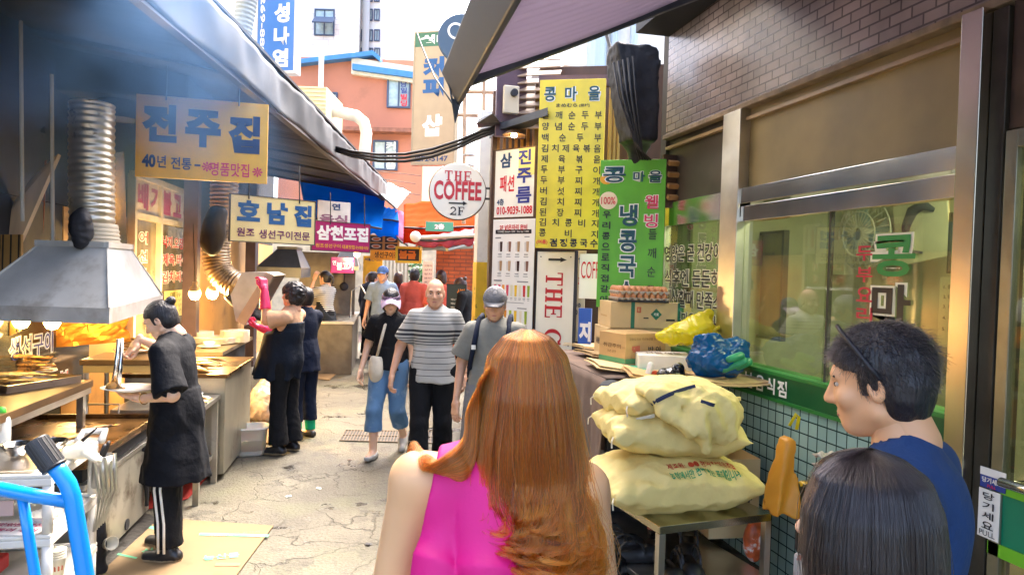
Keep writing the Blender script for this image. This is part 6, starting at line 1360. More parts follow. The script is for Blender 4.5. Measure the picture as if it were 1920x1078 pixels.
sign('white_menu_board', 'white board with small rows of print leaning at the alley end', 'board', 792, 812, 490, 545, 15, 15, board_w, [(s, .5, .15+.14*k, .7, .07, MATS['print_grey'], {}) for k, s in enumerate(('고등어', '삼치', '갈치', '굴비', '조기', '꽁치'))])
sign('menu_blackboard', 'dark standing menu board with orange heading behind the walkers', 'board', 838, 872, 534, 640, 10.5, 10.5, mat('board_blackgreen', (.02, .035, .03), .5), [('식당', .75, .13, .45, .12, mat('orange_ink', (.72, .22, .01)), {'bold': .04})]+[('메뉴가격표', .5, .26+.07*k, .6, .035, MATS['print_grey'] if 0 else mat('chalk', (.6, .6, .55), .8), {}) for k in range(7)], frame=ink, fw=.012)
# potted plant
pp = thing('potted_plant', 'leafy green potted plant on a high stand at the alley end', 'plant', P(783, 560, 16)); q = pp.location; rr = random.Random(9); mb = MB(); leafm = mat('leaf_green', (.03, .14, .03), .45, var=.4, vscale=8)
for k in range(420):
    a, b = rr.uniform(0, 6.28), rr.uniform(-1, 1); r = rr.uniform(.1, .27); c = V((math.cos(a)*r*.8, math.sin(a)*r*.8, .45+b*.42)); d = V((rr.gauss(0, 1), rr.gauss(0, 1), rr.gauss(0, .6))).normalized(); e = d.orthogonal().normalized(); mb.add([c-d*.07, c+e*.028, c+d*.07, c-e*.028], [(0, 1, 2, 3)])
mb.build('foliage', leafm, pp); MB().lathe([(.10, -.28), (.14, 0), (.15, .02), (.12, 0)], n=16).build('pot', mat('pot_clay', (.35, .14, .06), .7), pp); MB().cyl((0, 0, -q.z+.0), (0, 0, -.28), .06).build('stand', dark_metal, pp); MB().tube([(0, 0, 0), (.02, 0, .3), (0, .02, .6)], .015).build('stem', brown_wood, pp)
lo_ = tag(MB().tube([P(655, 630, 12.2), P(660, 545, 12.2), P(677, 535, 12.3), P(690, 560, 12.3), P(690, 625, 12.3)], .014).build('cart_frame', steel, smooth=True), 'thin steel cart frame beside the third stall counter', 'cart')
# =================================================================== things on the right: table, cartons, bags, sacks, bench
TZ = 1.10
f0 = PZ(1056, 655, TZ); f1 = PZ(1160, 722, TZ)
tx0 = 1.62; ty1 = f0.y; ty0 = 4.12
tbl = thing('market_table', 'table with a brown cloth hanging down its alley side under flattened cartons', 'table', (tx0, ty0, 0))
MB().box2((0, 0, TZ-.04), (.82, ty1-ty0, TZ-.01)).build('tabletop', brown_wood, tbl)
for x, y in ((.05, .05), (.05, ty1-ty0-.05), (.77, .05), (.77, ty1-ty0-.05)): MB().box2((x-.025, y-.025, 0), (x+.025, y+.025, TZ-.04)).build('leg', dark_metal, tbl)
mb = MB(); hgt = ty1-ty0
def clo(u, v):
    y = -.03+(hgt+.06)*u; d = v*.95; return V((-.02-.03*math.sin(u*31)*v-.02*math.sin(u*57+1)*v-.03*v, y, TZ-.008-d))
mb.grid(clo, 80, 16); mb.grid(lambda u, v: V((-.02+.3*v, -.03+(hgt+.06)*u, TZ-.005)), 4, 2)
mb.build('cloth', mat('cloth_brown', (.20, .135, .10), .9, var=.15, bump=.2, bscale=80), tbl, smooth=True, solid=.004)
MB().box2((.02, .02, .2), (.78, .04, TZ-.1)).build('back_panel', soot, tbl)
def carton(name, label, p, size, rz, m, flaps=False, prints=(), cat='carton'):
    t = thing(name, label, cat, p, rz); w_, d, h = size
    if not flaps: MB().box((0, 0, h/2), size).build('box', m, t, bevel=.004)
    else:
        mb = MB(); th = .006
        for s in (-1, 1): mb.box((s*(w_/2-th/2), 0, h/2), (th, d, h)); mb.box((0, s*(d/2-th/2), h/2), (w_-2*th, th, h))
        mb.box((0, 0, th/2), (w_-2*th, d-2*th, th)); mb.build('box', m, t)
        for fl in flaps: 
            (ax, s, ang) = fl; mb = MB()
            if ax == 'y': mb.box((0, s*.0+ -s*d*.25, 0), (w_*.98, d*.5, .006)); o = mb.build('flap', m, t); o.location = (0, s*d/2, h); o.rotation_euler = (ang, 0, 0)
            else: mb.box((-s*w_*.25, 0, 0), (w_*.5, d*.98, .006)); o = mb.build('flap', m, t); o.location = (s*w_/2, 0, h); o.rotation_euler = (0, ang, 0)
    if prints:
        pm = MB()
        for kind, face, a in prints:
            fr = (lambda u, v, l: V((u, -d/2-l, v))) if face == 'f' else ((lambda u, v, l: V((-w_/2-l, -u, v))) if face == 'l' else (lambda u, v, l: V((u, v, h+l))))
            if kind == 'r': x0, x1, y0, y1, mm = a; pm.add([fr(x0, y0, .002), fr(x1, y0, .002), fr(x1, y1, .002), fr(x0, y1, .002)], [(0, 1, 2, 3)], mm)
            else: s, cx, cy, ww, hh, mm, *b = a; text2d(pm, fr, s, cx, cy, ww, hh, mm, b[0] if b else .02, lift=.003)
        pm.build('print', None, t)
    return t
def onZ(px, py, z): return PZ(px, py, z)
tape_g = mat('tape_green', (.02, .17, .10), .4)
olv = mat('print_brown', (.18, .10, .04), .7)
kraft = mat('kraft_box', (.56, .35, .14), .75, var=.1, vscale=3, bump=.1, bscale=30, dirt=(.42, .26, .10), dscale=3, dlo=.6, dhi=.85)
kraft2 = mat('kraft_pale', (.66, .48, .24), .75, var=.1, vscale=3, bump=.1, bscale=30)
# back cartons: lower and upper
zb_ = TZ+.02
pL = P(1190, 620, 5.55); 
carton('carton', 'lower carton at the back of the table under the wide green taped carton', (pL.x, pL.y, zb_), (.56, .40, .22), -.12, kraft2, prints=[('t', 'l', ('내용물주의', 0, .1, .25, .05, ink, .03)), ('t', 'f', ('취급주의', -.1, .11, .25, .05, olv, .02))])
carton('carton', 'wide pale carton with green tape and a green diamond, carrying the eggs', (pL.x+.06, pL.y-.02, zb_+.222), (.64, .40, .20), -.12, kraft2, prints=[('r', 'f', (-.16, -.13, .0, .2, tape_g)), ('r', 'f', (.21, .26, .0, .2, tape_g)), ('r', 'f', (-.115, -.08, .12, .165, redp)), ('r', 'f', (-.105, -.09, .13, .155, kraft2)), ('r', 'f', (.12, .19, .06, .075, ink)), ('r', 'f', (-.06, -.02, .075, .085, ink)), ('r', 'l', (-.1, .1, .08, .09, kraft))])
dm = MB(); t0 = bpy.data.objects['carton.001'] if 'carton.001' in bpy.data.objects else None
frd = lambda u, v, l: V((u, -.2-l, v)); dm.add([frd(.04+.045*x, .11+.045*y, .003) for x, y in ((0, -1), (1, 0), (0, 1), (-1, 0))], [(0, 1, 2, 3)], tape_g); text2d(dm, frd, '키토', .04, .11, .04, .025, signwhite, .03, lift=.005); dm.build('emblem', None, t0)
pF = P(1185, 652, 5.0); pF.z = TZ+.02
carton('carton', 'open topped brown carton with a red letter on its front', (pF.x, pF.y, TZ+.02), (.36, .30, .22), .28, kraft, flaps=[('y', 1, .3), ('y', -1, -.25), ('x', -1, .5), ('x', 1, -.4)],
       prints=[('r', 'f', (-.18, .18, .015, .05, mat('tape_green2', (.10, .32, .14), .5))), ('t', 'f', ('맥', -.09, .11, .07, .06, redp, .05)), ('t', 'f', ('반 아', .08, .11, .12, .045, ink, .02)), ('t', 'f', ('강원도직송 국산농산물 신선식품', .0, .185, .3, .018, olv, .0)), ('t', 'l', ('취급주의', 0, .13, .2, .03, olv, .01)), ('r', 'l', (-.15, .15, .015, .05, MATS['tape_green2'])), ('t', 'l', ('보관', 0, .09, .1, .02, olv, .0))])
# egg trays on the wide carton
et = thing('egg_tray', 'grey pulp tray with rows of brown eggs on top of the wide carton', 'egg tray', P(1196, 570, 5.45), -.12); q = et.location; q.z = zb_+.222+.201; et.location = q
pulp = mat('pulp_grey', (.48, .42, .35), .9, var=.1); eggm = mat('egg_brown', (.62, .27, .12), .35, var=.12, sss=.1)
for lv in range(2):
    mb = MB(); z = .02+.05*lv
    def tr_(u, v): return V((-.20+.40*u, -.15+.30*v, z+.016*math.sin(u*math.pi*16)*math.sin(v*math.pi*12)+(.012 if u in (0, 1) or v in (0, 1) else 0)))
    mb.grid(tr_, 48, 36).build('pulp_tray', pulp, et, smooth=True, solid=.006)
mb = MB().box((0, 0, .008), (.40, .30, .016)); mb.build('base_tray', ink, et)
em = MB().ell((0, 0, 0), (.0225, .0225, .029), nu=14, nv=10)
e0 = None
for lv in range(2):
    for i in range(8):
        for j in range(6):
            if lv == 0 and 0 < i < 7 and j > 0: continue
            if e0 is None: o = em.build('egg', eggm, et, smooth=True); e0 = o
            else: o = e0.copy(); COL.objects.link(o); o.parent = et
            o.location = (-.172+.049*i, -.122+.049*j, .045+.05*lv)
# white box
pw = P(1243, 672, 4.75); carton('white_carton', 'low white carton under the yellow bag', (pw.x, pw.y, TZ+.02), (.36, .28, .10), -.30, mat('box_white2', (.78, .72, .62), .6, var=.06), prints=[('t', 't', ('선물세트', 0, 0, .25, .1, olv, .02))])
# flattened cartons stacked on the table
r6 = random.Random(2)
for k, (px, py, w_, d, rz, m, lab) in enumerate(((1120, 652, .50, .34, .25, kraft2, 'flattened pale carton at the far corner of the table'), (1150, 668, .52, .40, .05, cb_m, 'flattened carton with raised edge below the open carton'), (1190, 690, .62, .46, -.15, kraft2, 'flattened pale carton sticking out in front of the white carton'), (1260, 705, .60, .42, -.25, kraft, 'flattened brown carton under the white carton and blue bag'), (1370, 712, .55, .42, -.1, cb_m, 'flattened carton at the table end below the green band'))):
    p = onZ(px, py, TZ+.004+.004*k); t = thing('flattened_carton', lab, 'cardboard', p, rz); mb = MB()
    mb.grid(lambda u, v: V(((u-.5)*w_, (v-.5)*d, .008*math.sin(u*3+k)+.006*math.sin(v*4)+(.02*(u-.5)**2*4))), 8, 8).build('sheet', m, t, solid=.007)
    MB().grid(lambda u, v: V(((u-.5)*w_*.94, (v-.5)*d*.97+.015, .012+.010*math.sin(u*3+k)+.006*math.sin(v*4)+(.02*(u-.5)**2*4))), 8, 8).build('fold', m, t, solid=.006)
    if k in (1, 2): MB().grid(lambda u, v: V((-.05+.1*u, -d*.5+.004+d*.5*v, .024+.010*math.sin((.5+.1*u)*3+k))), 2, 4).build('print', green_p, t)
# snack bag and black bag on the table
sk = thing('snack_bag', 'red and white snack packet poking up behind the grain sacks', 'packet', P(1222, 702, 4.35)); blob('packet', lambda p: rc(p, (-.05, 0, -.08), (-.01, 0, .06), .02, .018)+.004*wob(p, 90, 3), (-.12, -.06, -.14), (.06, .06, .1), .006, mat('packet_white', (.74, .70, .64), .35), sk)
blob('packet_red', lambda p: el(p, (.02, 0, -.03), (.045, .02, .055))+.004*wob(p, 90, 5), (-.05, -.05, -.1), (.09, .05, .05), .006, mat('packet_red', (.50, .05, .01), .35, var=.5, vscale=40), sk)
tag(blob('black_bag', lambda p: smin(el(p, (0, 0, 0), (.09, .06, .035)), el(p, (.05, 0, .035), (.035, .03, .03)), .03)+.010*wob(p, 70, 9)+.005*wob(p, 150, 2), (-.15, -.1, -.07), (.15, .1, .1), .006, mat('bag_black', (.01, .01, .011), .22, spec=.7), loc=P(1258, 700, 4.3)), 'small crumpled black plastic bag behind the grain sacks', 'bag')
dk = P(1152, 726, 4.3); tag(blob('dark_jacket', lambda p: el(p, (0, 0, 0), (.09, .12, .04))+.012*wob(p, 40, 4), (-.15, -.2, -.08), (.15, .2, .08), .01, mat('jacket_dark', (.02, .025, .035), .8), loc=dk), 'dark folded cloth on the table edge beside the sacks', 'cloth')
# yellow plastic bag
yf = film('film_yellow', (.78, .66, .02)); by = P(1290, 622, 4.75)
def ybag(p):
    d = el(p, (0, 0, .0), (.19, .12, .085), np.array(Matrix.Rotation(-.25, 3, 'Y')))
    d = smin(d, rc(p, (.08, 0, .06), (.15, 0, .13), .06, .03), .06); d = smin(d, rc(p, (-.14, 0, -.02), (-.22, 0, -.03), .05, .02), .05)
    return d+.034*crz(p, 22, 7)+.016*crz(p, 52, 3)+.006*crz(p, 120, 5)
yb = thing('yellow_bag', 'translucent yellow plastic bag lying on the white carton', 'bag', by); blob('bag', ybag, (-.3, -.2, -.16), (.3, .2, .22), .007, yf, yb)
hp = P(1352, 620, 4.7)-by; MB().tube([hp+V((math.cos(a)*.045+.0, 0, math.sin(a)*.025)) for a in [2*math.pi*k/16 for k in range(16)]], .012, 8, closed=True).build('handle', yf, yb, smooth=True); MB().tube([V((.13, 0, -.01)), hp+V((-.04, 0, 0))], [.035, .015], 8).build('handle_strap', yf, yb, smooth=True)
# blue plastic bag with green vegetables
bb_ = P(1346, 668, 4.3); blf = film('film_blue', (.0, .10, .30), .2, .3)
def bbag(p):
    d = el(p, (0, 0, -.02), (.20, .15, .115)); d = smin(d, el(p, (-.06, 0, .09), (.10, .08, .06)), .05); d = smin(d, el(p, (.12, 0, .06), (.09, .09, .06)), .05)
    return np.maximum(d+.036*crz(p, 24, 21)+.018*crz(p, 55, 5)+.007*crz(p, 130, 8), -.125-p[:, 2])
bl_ = thing('blue_bag', 'knotted blue plastic bag of long green vegetables at the table end', 'bag', (bb_.x, bb_.y, max(bb_.z, TZ+.16))); blob('bag', bbag, (-.32, -.25, -.16), (.32, .25, .24), .007, blf, bl_)
gv = mat('zucchini', (.03, .26, .12), .3, var=.3, vscale=12)
for k, (a, b) in enumerate((((-.03, -.128, -.065), (.09, -.145, -.01)), ((.06, -.128, -.05), (.15, -.10, -.02)), ((-.01, -.145, -.0), (.07, -.14, .02)))):
    blob('vegetable', lambda p: rc(p, a, b, .021, .026)+.002*wob(p, 60, k), (-.1, -.2, -.12), (.22, -.05, .08), .007, gv, bl_)
# ------------------------------------------------------------------ steel bench with sacks and shoes
BZ = .55; b0 = PZ(1237, 987, BZ); b1 = PZ(1447, 962, BZ); b2 = PZ(1113, 872, BZ)
bd = b1-b0; bw_ = bd.length; ba = math.atan2(bd.y, bd.x); bl = (b2-b0).length
bn = thing('steel_bench', 'stainless steel rack bench carrying the grain sacks with shoes on its lower shelf', 'bench', (b0.x, b0.y, 0), ba)
stm = mat('bench_steel', (.50, .47, .34), .22, 1.0, var=.15, vscale=3)
MB().box2((0, 0, BZ-.04), (bw_, bl, BZ)).build('tabletop', stm, bn, bevel=.003)
MB().box2((.01, .01, .20), (bw_-.01, bl-.01, .23)).build('lower_shelf', steel, bn, bevel=.003)
for x, y in ((.018, .018), (bw_-.018, .018), (.018, bl-.018), (bw_-.018, bl-.018)): MB().box2((x-.018, y-.018, 0), (x+.018, y+.018, BZ-.04)).build('leg', steel, bn, bevel=.002)
MB().box2((0.02, bl*.5, .03), (bw_-.02, bl-.02, .035)).build('base_plate', soot, bn)
Mb = Matrix.Translation(bn.location) @ Matrix.Rotation(ba, 4, 'Z')
def onB(x, y, z): return Mb @ V((x, y, z))
sack_m = mat('sack_yellow', (.80, .65, .25), .7, var=.08, vscale=5, bump=.9, bscale=17, dirt=(.62, .45, .16), dscale=5, dlo=.55, dhi=.85)
navy_s = mat('sack_navy', (.01, .02, .07), .6)
ink_line = mat('ink_line', (.06, .06, .05), .7)
def sack_fn(lx, ly, lz, seed, ears=.03):
    def f(p):
        x, y, z = p[:, 0]/(lx/2), p[:, 1]/(ly/2), p[:, 2]/(lz/2)
        ex = np.clip(1-np.abs(x)**2.6, 0, 1); ey = np.clip(1-np.abs(y)**2.6, 0, 1)
        th = (lz/2)*(np.maximum(ex*ey, 0))**.55+.004
        inside = np.maximum(np.abs(p[:, 0])-lx/2*(1-.045*(1-np.abs(y)**2)), np.abs(p[:, 1])-ly/2*(1-.05*(1-np.abs(x)**2)))
        fold = .032*crz(p, 19, seed)*(.45+.55*np.maximum(np.abs(x), np.abs(y))**2)+.008*np.sin(p[:, 1]*46+seed+2*np.sin(p[:, 0]*14+seed))*np.abs(x)**3+.005*wob(p, 30, seed)+.0025*wob(p, 80, seed+3)+.004*np.sin(p[:, 0]*60+seed)*np.abs(y)**4
        return np.maximum((np.abs(p[:, 2])-th)*.7+fold, inside*.8)
    return f
def sack(label, p, rz, lx, ly, lz, seed, tilt=(0, 0), items=(), lines=True):
    t = thing('grain_sack', label, 'sack', p); t.rotation_euler = (tilt[0], tilt[1], rz)
    fn = sack_fn(lx, ly, lz, seed); blob('bag', fn, (-lx/2-.03, -ly/2-.03, -lz/2-.04), (lx/2+.03, ly/2+.03, lz/2+.04), .009, sack_m, t)
    # stitched end cords
    mb = MB()
    for sy in (-1, 1): mb.tube([(-lx/2-.0, sy*ly*.44, 0), (-lx/2-.012, sy*ly*.47, -.015), (-lx/2-.01, sy*ly*.48, -.05)], .004, 6)
    mb.build('cord', mat('cord_pale', (.72, .66, .5), .8), t)
    if items:
        pm = MB(); xs = []
        for (kind, a) in items:
            s, cx, cz, ww, hh, mm, bold = a
            # print on the sloped front face (-y side): project along +y then snap to surface
            vs, fs, ar = glyphs(s, bold) if kind == 't' else (np.array([(-.5, -.5), (.5, -.5), (.5, .5), (-.5, .5)]), [(0, 1, 2, 3)], 1)
            if kind == 'o': n = 20; vs = np.array([(.5*math.cos(2*math.pi*k/n), .5*math.sin(2*math.pi*k/n)) for k in range(n)]); fs = [tuple(range(n))]
            pts = []
            for x, y in vs: pts.append((cx+x*ww, cz+y*hh))
            out = []
            for u, v_ in pts:       # v_: 0 at the seam (front edge), increasing over the top of the sack
                yy = -ly/2*.985+v_; lo_, hi_ = 0., lz; arr = np.linspace(lz*.75, -.01, 90); q = np.stack([np.full(90, u), np.full(90, yy), arr], 1).astype(np.float32); dd = fn(q); k = int(np.argmax(dd < 0)); z_ = arr[max(k-1, 0)]; out.append((u, yy-.001, z_+.003))
            pm.add(out, fs, mm)
        pm.build('print', None, t)
    return t
sg = mat('sack_green_print', (.03, .30, .12), .7); sr_ = mat('sack_red_print', (.55, .06, .02), .7)
# lowest: centre px (1258,880) on the bench
Zs_ = BZ+.10
pc = P(1255, 872, 3.72)
sack('lowest grain sack with red and green print, lying flat on the steel bench', (pc.x, pc.y, BZ+.115), ba-.10, .86, .58, .29, 1, items=[('t', ('제조원:', -.06, .105, .10, .040, sr_, .02)), ('o', (None, .025, .105, .03, .036, sr_, 0)), ('o', (None, .055, .105, .03, .036, sr_, 0)), ('t', ('한국 P.P섬유조합', .18, .105, .20, .040, sr_, .02)), ('t', ('농협에서만 판매하는 포대입니다.', .08, .05, .40, .040, sg, .02))])
p = P(1250, 788, 3.72); sack('middle grain sack with navy zip edge, second in the pile', (p.x+.02, p.y+.02, p.z-.05), ba-.22, .74, .50, .24, 4, (.03, .04), items=[('t', ('종로5-②', -.02, .10, .16, .035, ink_line, .0))])
p = P(1262, 738, 3.74); sack('upper grain sack lying under the draped empty sack', (p.x-.02, p.y+.06, p.z-.03), ba-.05, .66, .46, .22, 9, (-.05, -.03))
# topmost draped empty sack: two lobes hanging with navy hem bands
dp = P(1290, 768, 3.52); dr_ = thing('grain_sack', 'topmost half empty sack draped over the pile with navy hem bands', 'sack', dp)
Rb = np.array(Matrix.Rotation(ba-.12, 3, 'Z'))
def drape(p):
    p = p@Rb.astype(np.float32)
    d = el(p, (0, .05, .05), (.25, .17, .085), np.array(Matrix.Rotation(.18, 3, 'Y'), np.float32))
    d = smin(d, el(p, (.11, -.06, -.03), (.16, .10, .14)), .06)
    d = smin(d, rc(p, (.02, -.10, .0), (.03, -.13, -.17), .075, .03), .06)
    d = smin(d, rc(p, (-.16, -.06, .0), (-.02, -.13, -.06), .035, .05), .04)
    s = p@np.array([.8, .0, .6], np.float32)
    return d+.040*crz(p, 15, 4)+.018*crz(p, 38, 9)+.010*np.sin(s*46+3*np.sin(p[:, 0]*13))*np.clip(-(p[:, 2])*8+.5, 0.15, 1)+.006*wob(p, 36, 13)+.003*wob(p, 85, 6)
blob('bag', drape, (-.36, -.3, -.28), (.4, .32, .2), .008, sack_m, dr_)
def snap(fn, pts, o, view=True):      # push points on the near surface along the viewing ray
    out = []
    for q, w_ in pts:
        d = (q-CAMP).normalized(); s = np.linspace(-.35, .25, 240)
        arr = np.array([(q+d*t)-o for t in s], np.float32); v = fn(arr); k = int(np.argmax(v < 0)); 
        if v[k] < 0: out.append((V(arr[k])-d*.002))
    return out
def band(pxs, wdt, fn, o, m, parent, name='hem_band'):
    pts = snap(fn, [(P(a, b, 3.5), 0) for a, b in pxs], o)
    if len(pts) > 2:
        mb = MB(); vs = []
        for i, p_ in enumerate(pts):
            d = (pts[min(i+1, len(pts)-1)]-pts[max(i-1, 0)]).normalized(); n = (CAMP-o-p_).normalized(); b_ = d.cross(n).normalized()*wdt/2; vs += [p_+b_+n*.003, p_+n*.007, p_-b_+n*.003]
        mb.add(vs, [(3*i+j, 3*i+3+j, 3*i+4+j, 3*i+1+j) for i in range(len(pts)-1) for j in (0, 1)]); mb.build(name, m, parent, smooth=True)
def lerp_px(a, b, n=14, bow=0): return [(a[0]+(b[0]-a[0])*i/n, a[1]+(b[1]-a[1])*i/n-bow*math.sin(math.pi*i/n)) for i in range(n+1)]
band(lerp_px((1204, 768), (1304, 724), bow=6), .020, drape, dp, navy_s, dr_); band(lerp_px((1314, 752), (1340, 760), 8), .018, drape, dp, navy_s, dr_)
for t_ in [o for o in bpy.data.objects if o.get('label', '').startswith('middle grain sack')]:
    pass
# navy strip on the middle sack edge
mid = [o for o in bpy.data.objects if o.get('label', '').startswith('middle grain sack')][0]
mb = MB(); fnm = sack_fn(.74, .50, .24, 4)
def strip(x0, x1, v0, hgt=.022):
    for i in range(12):
        q = []
        for u, v_ in ((x0+(x1-x0)*i/12, v0), (x0+(x1-x0)*(i+1)/12, v0), (x0+(x1-x0)*(i+1)/12, v0+hgt), (x0+(x1-x0)*i/12, v0+hgt)):
            arr = np.linspace(.2, -.05, 120); pp_ = np.stack([np.full(120, u), np.full(120, -.245+v_), arr], 1).astype(np.float32); k = int(np.argmax(fnm(pp_) < 0)); q.append((u, -.247+v_, arr[max(k-1, 0)]+.004))
        mb.add(q, [(0, 1, 2, 3)], navy_s)
strip(-.14, .03, .165); strip(.14, .30, .15); mb.build('hem_band', navy_s, mid)
tg_ = MB(); 
for k in range(3): tg_.tube([(-.20+.01*k, -.2-.005*k, .105), (-.17, -.23, .115+.006*k), (-.24-.01*k, -.225, .10), (-.22, -.2, .095)], .004, 5)
tg_.build('knotted_cord', mat('cord_pale', (.72, .66, .5)), mid)
# shoes on the lower shelf: black clogs and slip-ons
def clog_fn(p):
    d = smin(rc(p, (0, -.09, .035), (0, .06, .03), .045, .050), el(p, (.005, .07, .035), (.052, .07, .04)), .03); d = np.maximum(d, -p[:, 2]); hole = rc(p, (0, -.11, .085), (0, .02, .10), .034, .036); d = np.maximum(d, -hole)
    st = np.abs(np.linalg.norm(np.stack([p[:, 1]+.05, p[:, 2]-.05], 1), axis=1)-.075)-.006; st = np.maximum(st, np.abs(np.abs(p[:, 0])-.045)-.007); st = np.maximum(st, .05-p[:, 2]); return np.minimum(d, st)
clog_v = sdf_mesh(clog_fn, (-.08, -.16, -.02), (.08, .17, .16), .006); clogm = mat('clog_black', (.02, .02, .021), .42, var=.2)
def shoe(label, p, rz, group):
    o = mesh_np('clog_shoe', [(clog_v[0], clog_v[1], clogm)], None, True, p); o.rotation_euler = (0, 0, rz); tag(o, label, 'shoe', group)
shoe('black rubber clog on the lower bench shelf, nearest to the bench leg', onB(.14, .10, .231), 2.9+ba, 'black shoes on the bench shelf')
shoe('black rubber clog in the middle of the lower bench shelf', onB(.27, .12, .231), 2.8+ba, 'black shoes on the bench shelf')
shoe('black slip on shoe further back on the lower bench shelf', onB(.09, .52, .231), -1.9+ba, 'black shoes on the bench shelf')
shoe('black slip on shoe beside the left bench leg', onB(.10, .36, .231), -1.7+ba, 'black shoes on the bench shelf')
shoe('black rubber clog deep under the bench beside the carton', onB(.42, .35, .231), 2.6+ba, 'black shoes on the bench shelf')
sb_ = thing('sauce_bottle', 'dark bottle standing behind the clogs under the bench', 'bottle', onB(.36, .62, .231)); MB().lathe([(.03, 0), (.03, .1), (.012, .15), (.012, .19)], n=16).build('bottle', mat('bottle_dark', (.03, .02, .02), .15), sb_, smooth=True); MB().lathe([(.031, .05), (.031, .065)], n=16).build('label_band', redp, sb_)
bk2 = P(1190, 1065, 3.6); tag(blob('black_bag', lambda p: el(p, (0, 0, 0), (.09, .12, .16))+.015*wob(p, 38, 15)+.007*wob(p, 90, 2), (-.16, -.2, -.25), (.16, .2, .25), .01, MATS['bag_black'], loc=(bk2.x-.1, bk2.y+.1, .16)), 'shiny crumpled black rubbish bag on the ground left of the bench', 'bag')
# carton on floor between bench and wall, orange bag, snack bag, egg crate stack, magazines
pc2 = onB(bw_+.10, .33, 0); carton('carton', 'tall open brown carton standing behind the bench near the tiled wall', (pc2.x-.02, pc2.y+.20, .27), (.30, .30, .45), ba-.2, kraft2, flaps=[('y', 1, -1.0), ('x', -1, 1.0), ('x', 1, -.9)], prints=[('t', 'f', ('애경', -.02, .33, .08, .03, ink, .03)), ('t', 'f', ('부라', .02, .22, .17, .09, ink, .06)), ('t', 'f', ('모모', .05, .12, .14, .08, ink, .06)), ('t', 'l', ('부라보', 0, .25, .2, .07, ink, .04))])
of_ = film('film_orange', (.78, .36, .03), .5, .3); ob_ = P(1466, 892, 3.3)
def obag(p):
    t = np.clip((p[:, 2]+.22)/.42, 0, 1); d = np.maximum(np.maximum((np.abs(p[:, 0]-.03*t)-(.060-.030*t))*.95, np.abs(p[:, 1])-.06+.035*t), np.abs(p[:, 2])-.175); return d+.012*crz(p, 30, 8)+.010*np.sin((p[:, 0]*.9-p[:, 2]*.25)*60)+.006*wob(p, 30, 3)
og = thing('orange_bag', 'tall orange paper bag standing at the tiled wall beside the bench', 'bag', ob_); blob('bag', obag, (-.2, -.14, -.38), (.2, .14, .3), .009, of_, og); MB().tube([(.03, 0, .24), (.05, -.02, .30), (.08, 0, .28), (.07, 0, .22)], .008, 6).build('handle', yf, og, smooth=True)
sn2 = thing('snack_bag', 'red and white printed snack bag under the orange bag', 'packet', P(1414, 1012, 3.75)); blob('packet', lambda p: el(p, (0, 0, 0), (.06, .045, .12))+.006*wob(p, 60, 4), (-.12, -.1, -.2), (.12, .1, .2), .008, mat('packet_print', (.62, .12, .03), .3, var=.5, vscale=16, dirt=(.75, .70, .62), dscale=14, dlo=.52, dhi=.6), sn2)
eg = thing('egg_crates', 'stack of grey pulp egg crates by the tiled wall', 'egg crates', (2.33, 2.74, .74)); 
for k in range(5):
    MB().grid(lambda u, v: V((-.14+.28*u, -.14+.28*v, .045*k+.014*math.sin(u*math.pi*10)*math.sin(v*math.pi*10))), 40, 40).build('pulp_tray', pulp, eg, smooth=True, solid=.005)
ms = thing('printed_sacks', 'black and yellow printed packs stacked by the wall under the egg crates', 'packs', (2.32, 2.86, 0)); MB().box2((-.13, -.14, 0), (.13, .14, .40)).build('white_pack', mat('pack_white', (.65, .60, .55), .5, var=.4, vscale=9, dirt=(.55, .12, .05), dscale=8, dlo=.55, dhi=.6), ms, bevel=.02); MB().box2((-.125, -.135, .40), (.13, .14, .76)).build('black_pack', mat('pack_black', (.03, .025, .02), .4, dirt=(.70, .45, .02), dscale=9, dlo=.55, dhi=.58, var=.2), ms, bevel=.02)
ev2 = thing('dark_rack', 'dark metal frame with hanging cloth under the table end', 'rack', (2.2, 4.02, 0)); MB().box2((-.03, -.02, 0), (0, .02, 1.05)).build('post', ink, ev2); MB().box2((.0, .0, .1), (.22, .012, 1.02)).build('cloth', black_rubber, ev2); MB().box2((-.035, -.024, .5), (.005, -.02, .75)).build('reflector', board_w, ev2)
r9 = random.Random(4)
for k, (px, py, lb_) in enumerate(((598, 915, 'torn white paper scrap on the pavement'), (655, 862, 'small brown leaf shaped scrap on the pavement near the drain'), (540, 930, 'crumpled pale receipt on the pavement beside the large cardboard'), (690, 1020, 'dark flattened bottle top on the wet pavement'))):
    p = PZ(px, py, .006); mb = MB(); n = 9; mb.add([(math.cos(2*math.pi*i/n)*r9.uniform(.012, .028), math.sin(2*math.pi*i/n)*r9.uniform(.012, .03), .004*(i % 2)) for i in range(n)], [tuple(range(n))])
    tag(mb.build('paper_scrap', (board_w, brown_wood, board_w, ink)[k], loc=p, solid=.002), lb_, 'litter')
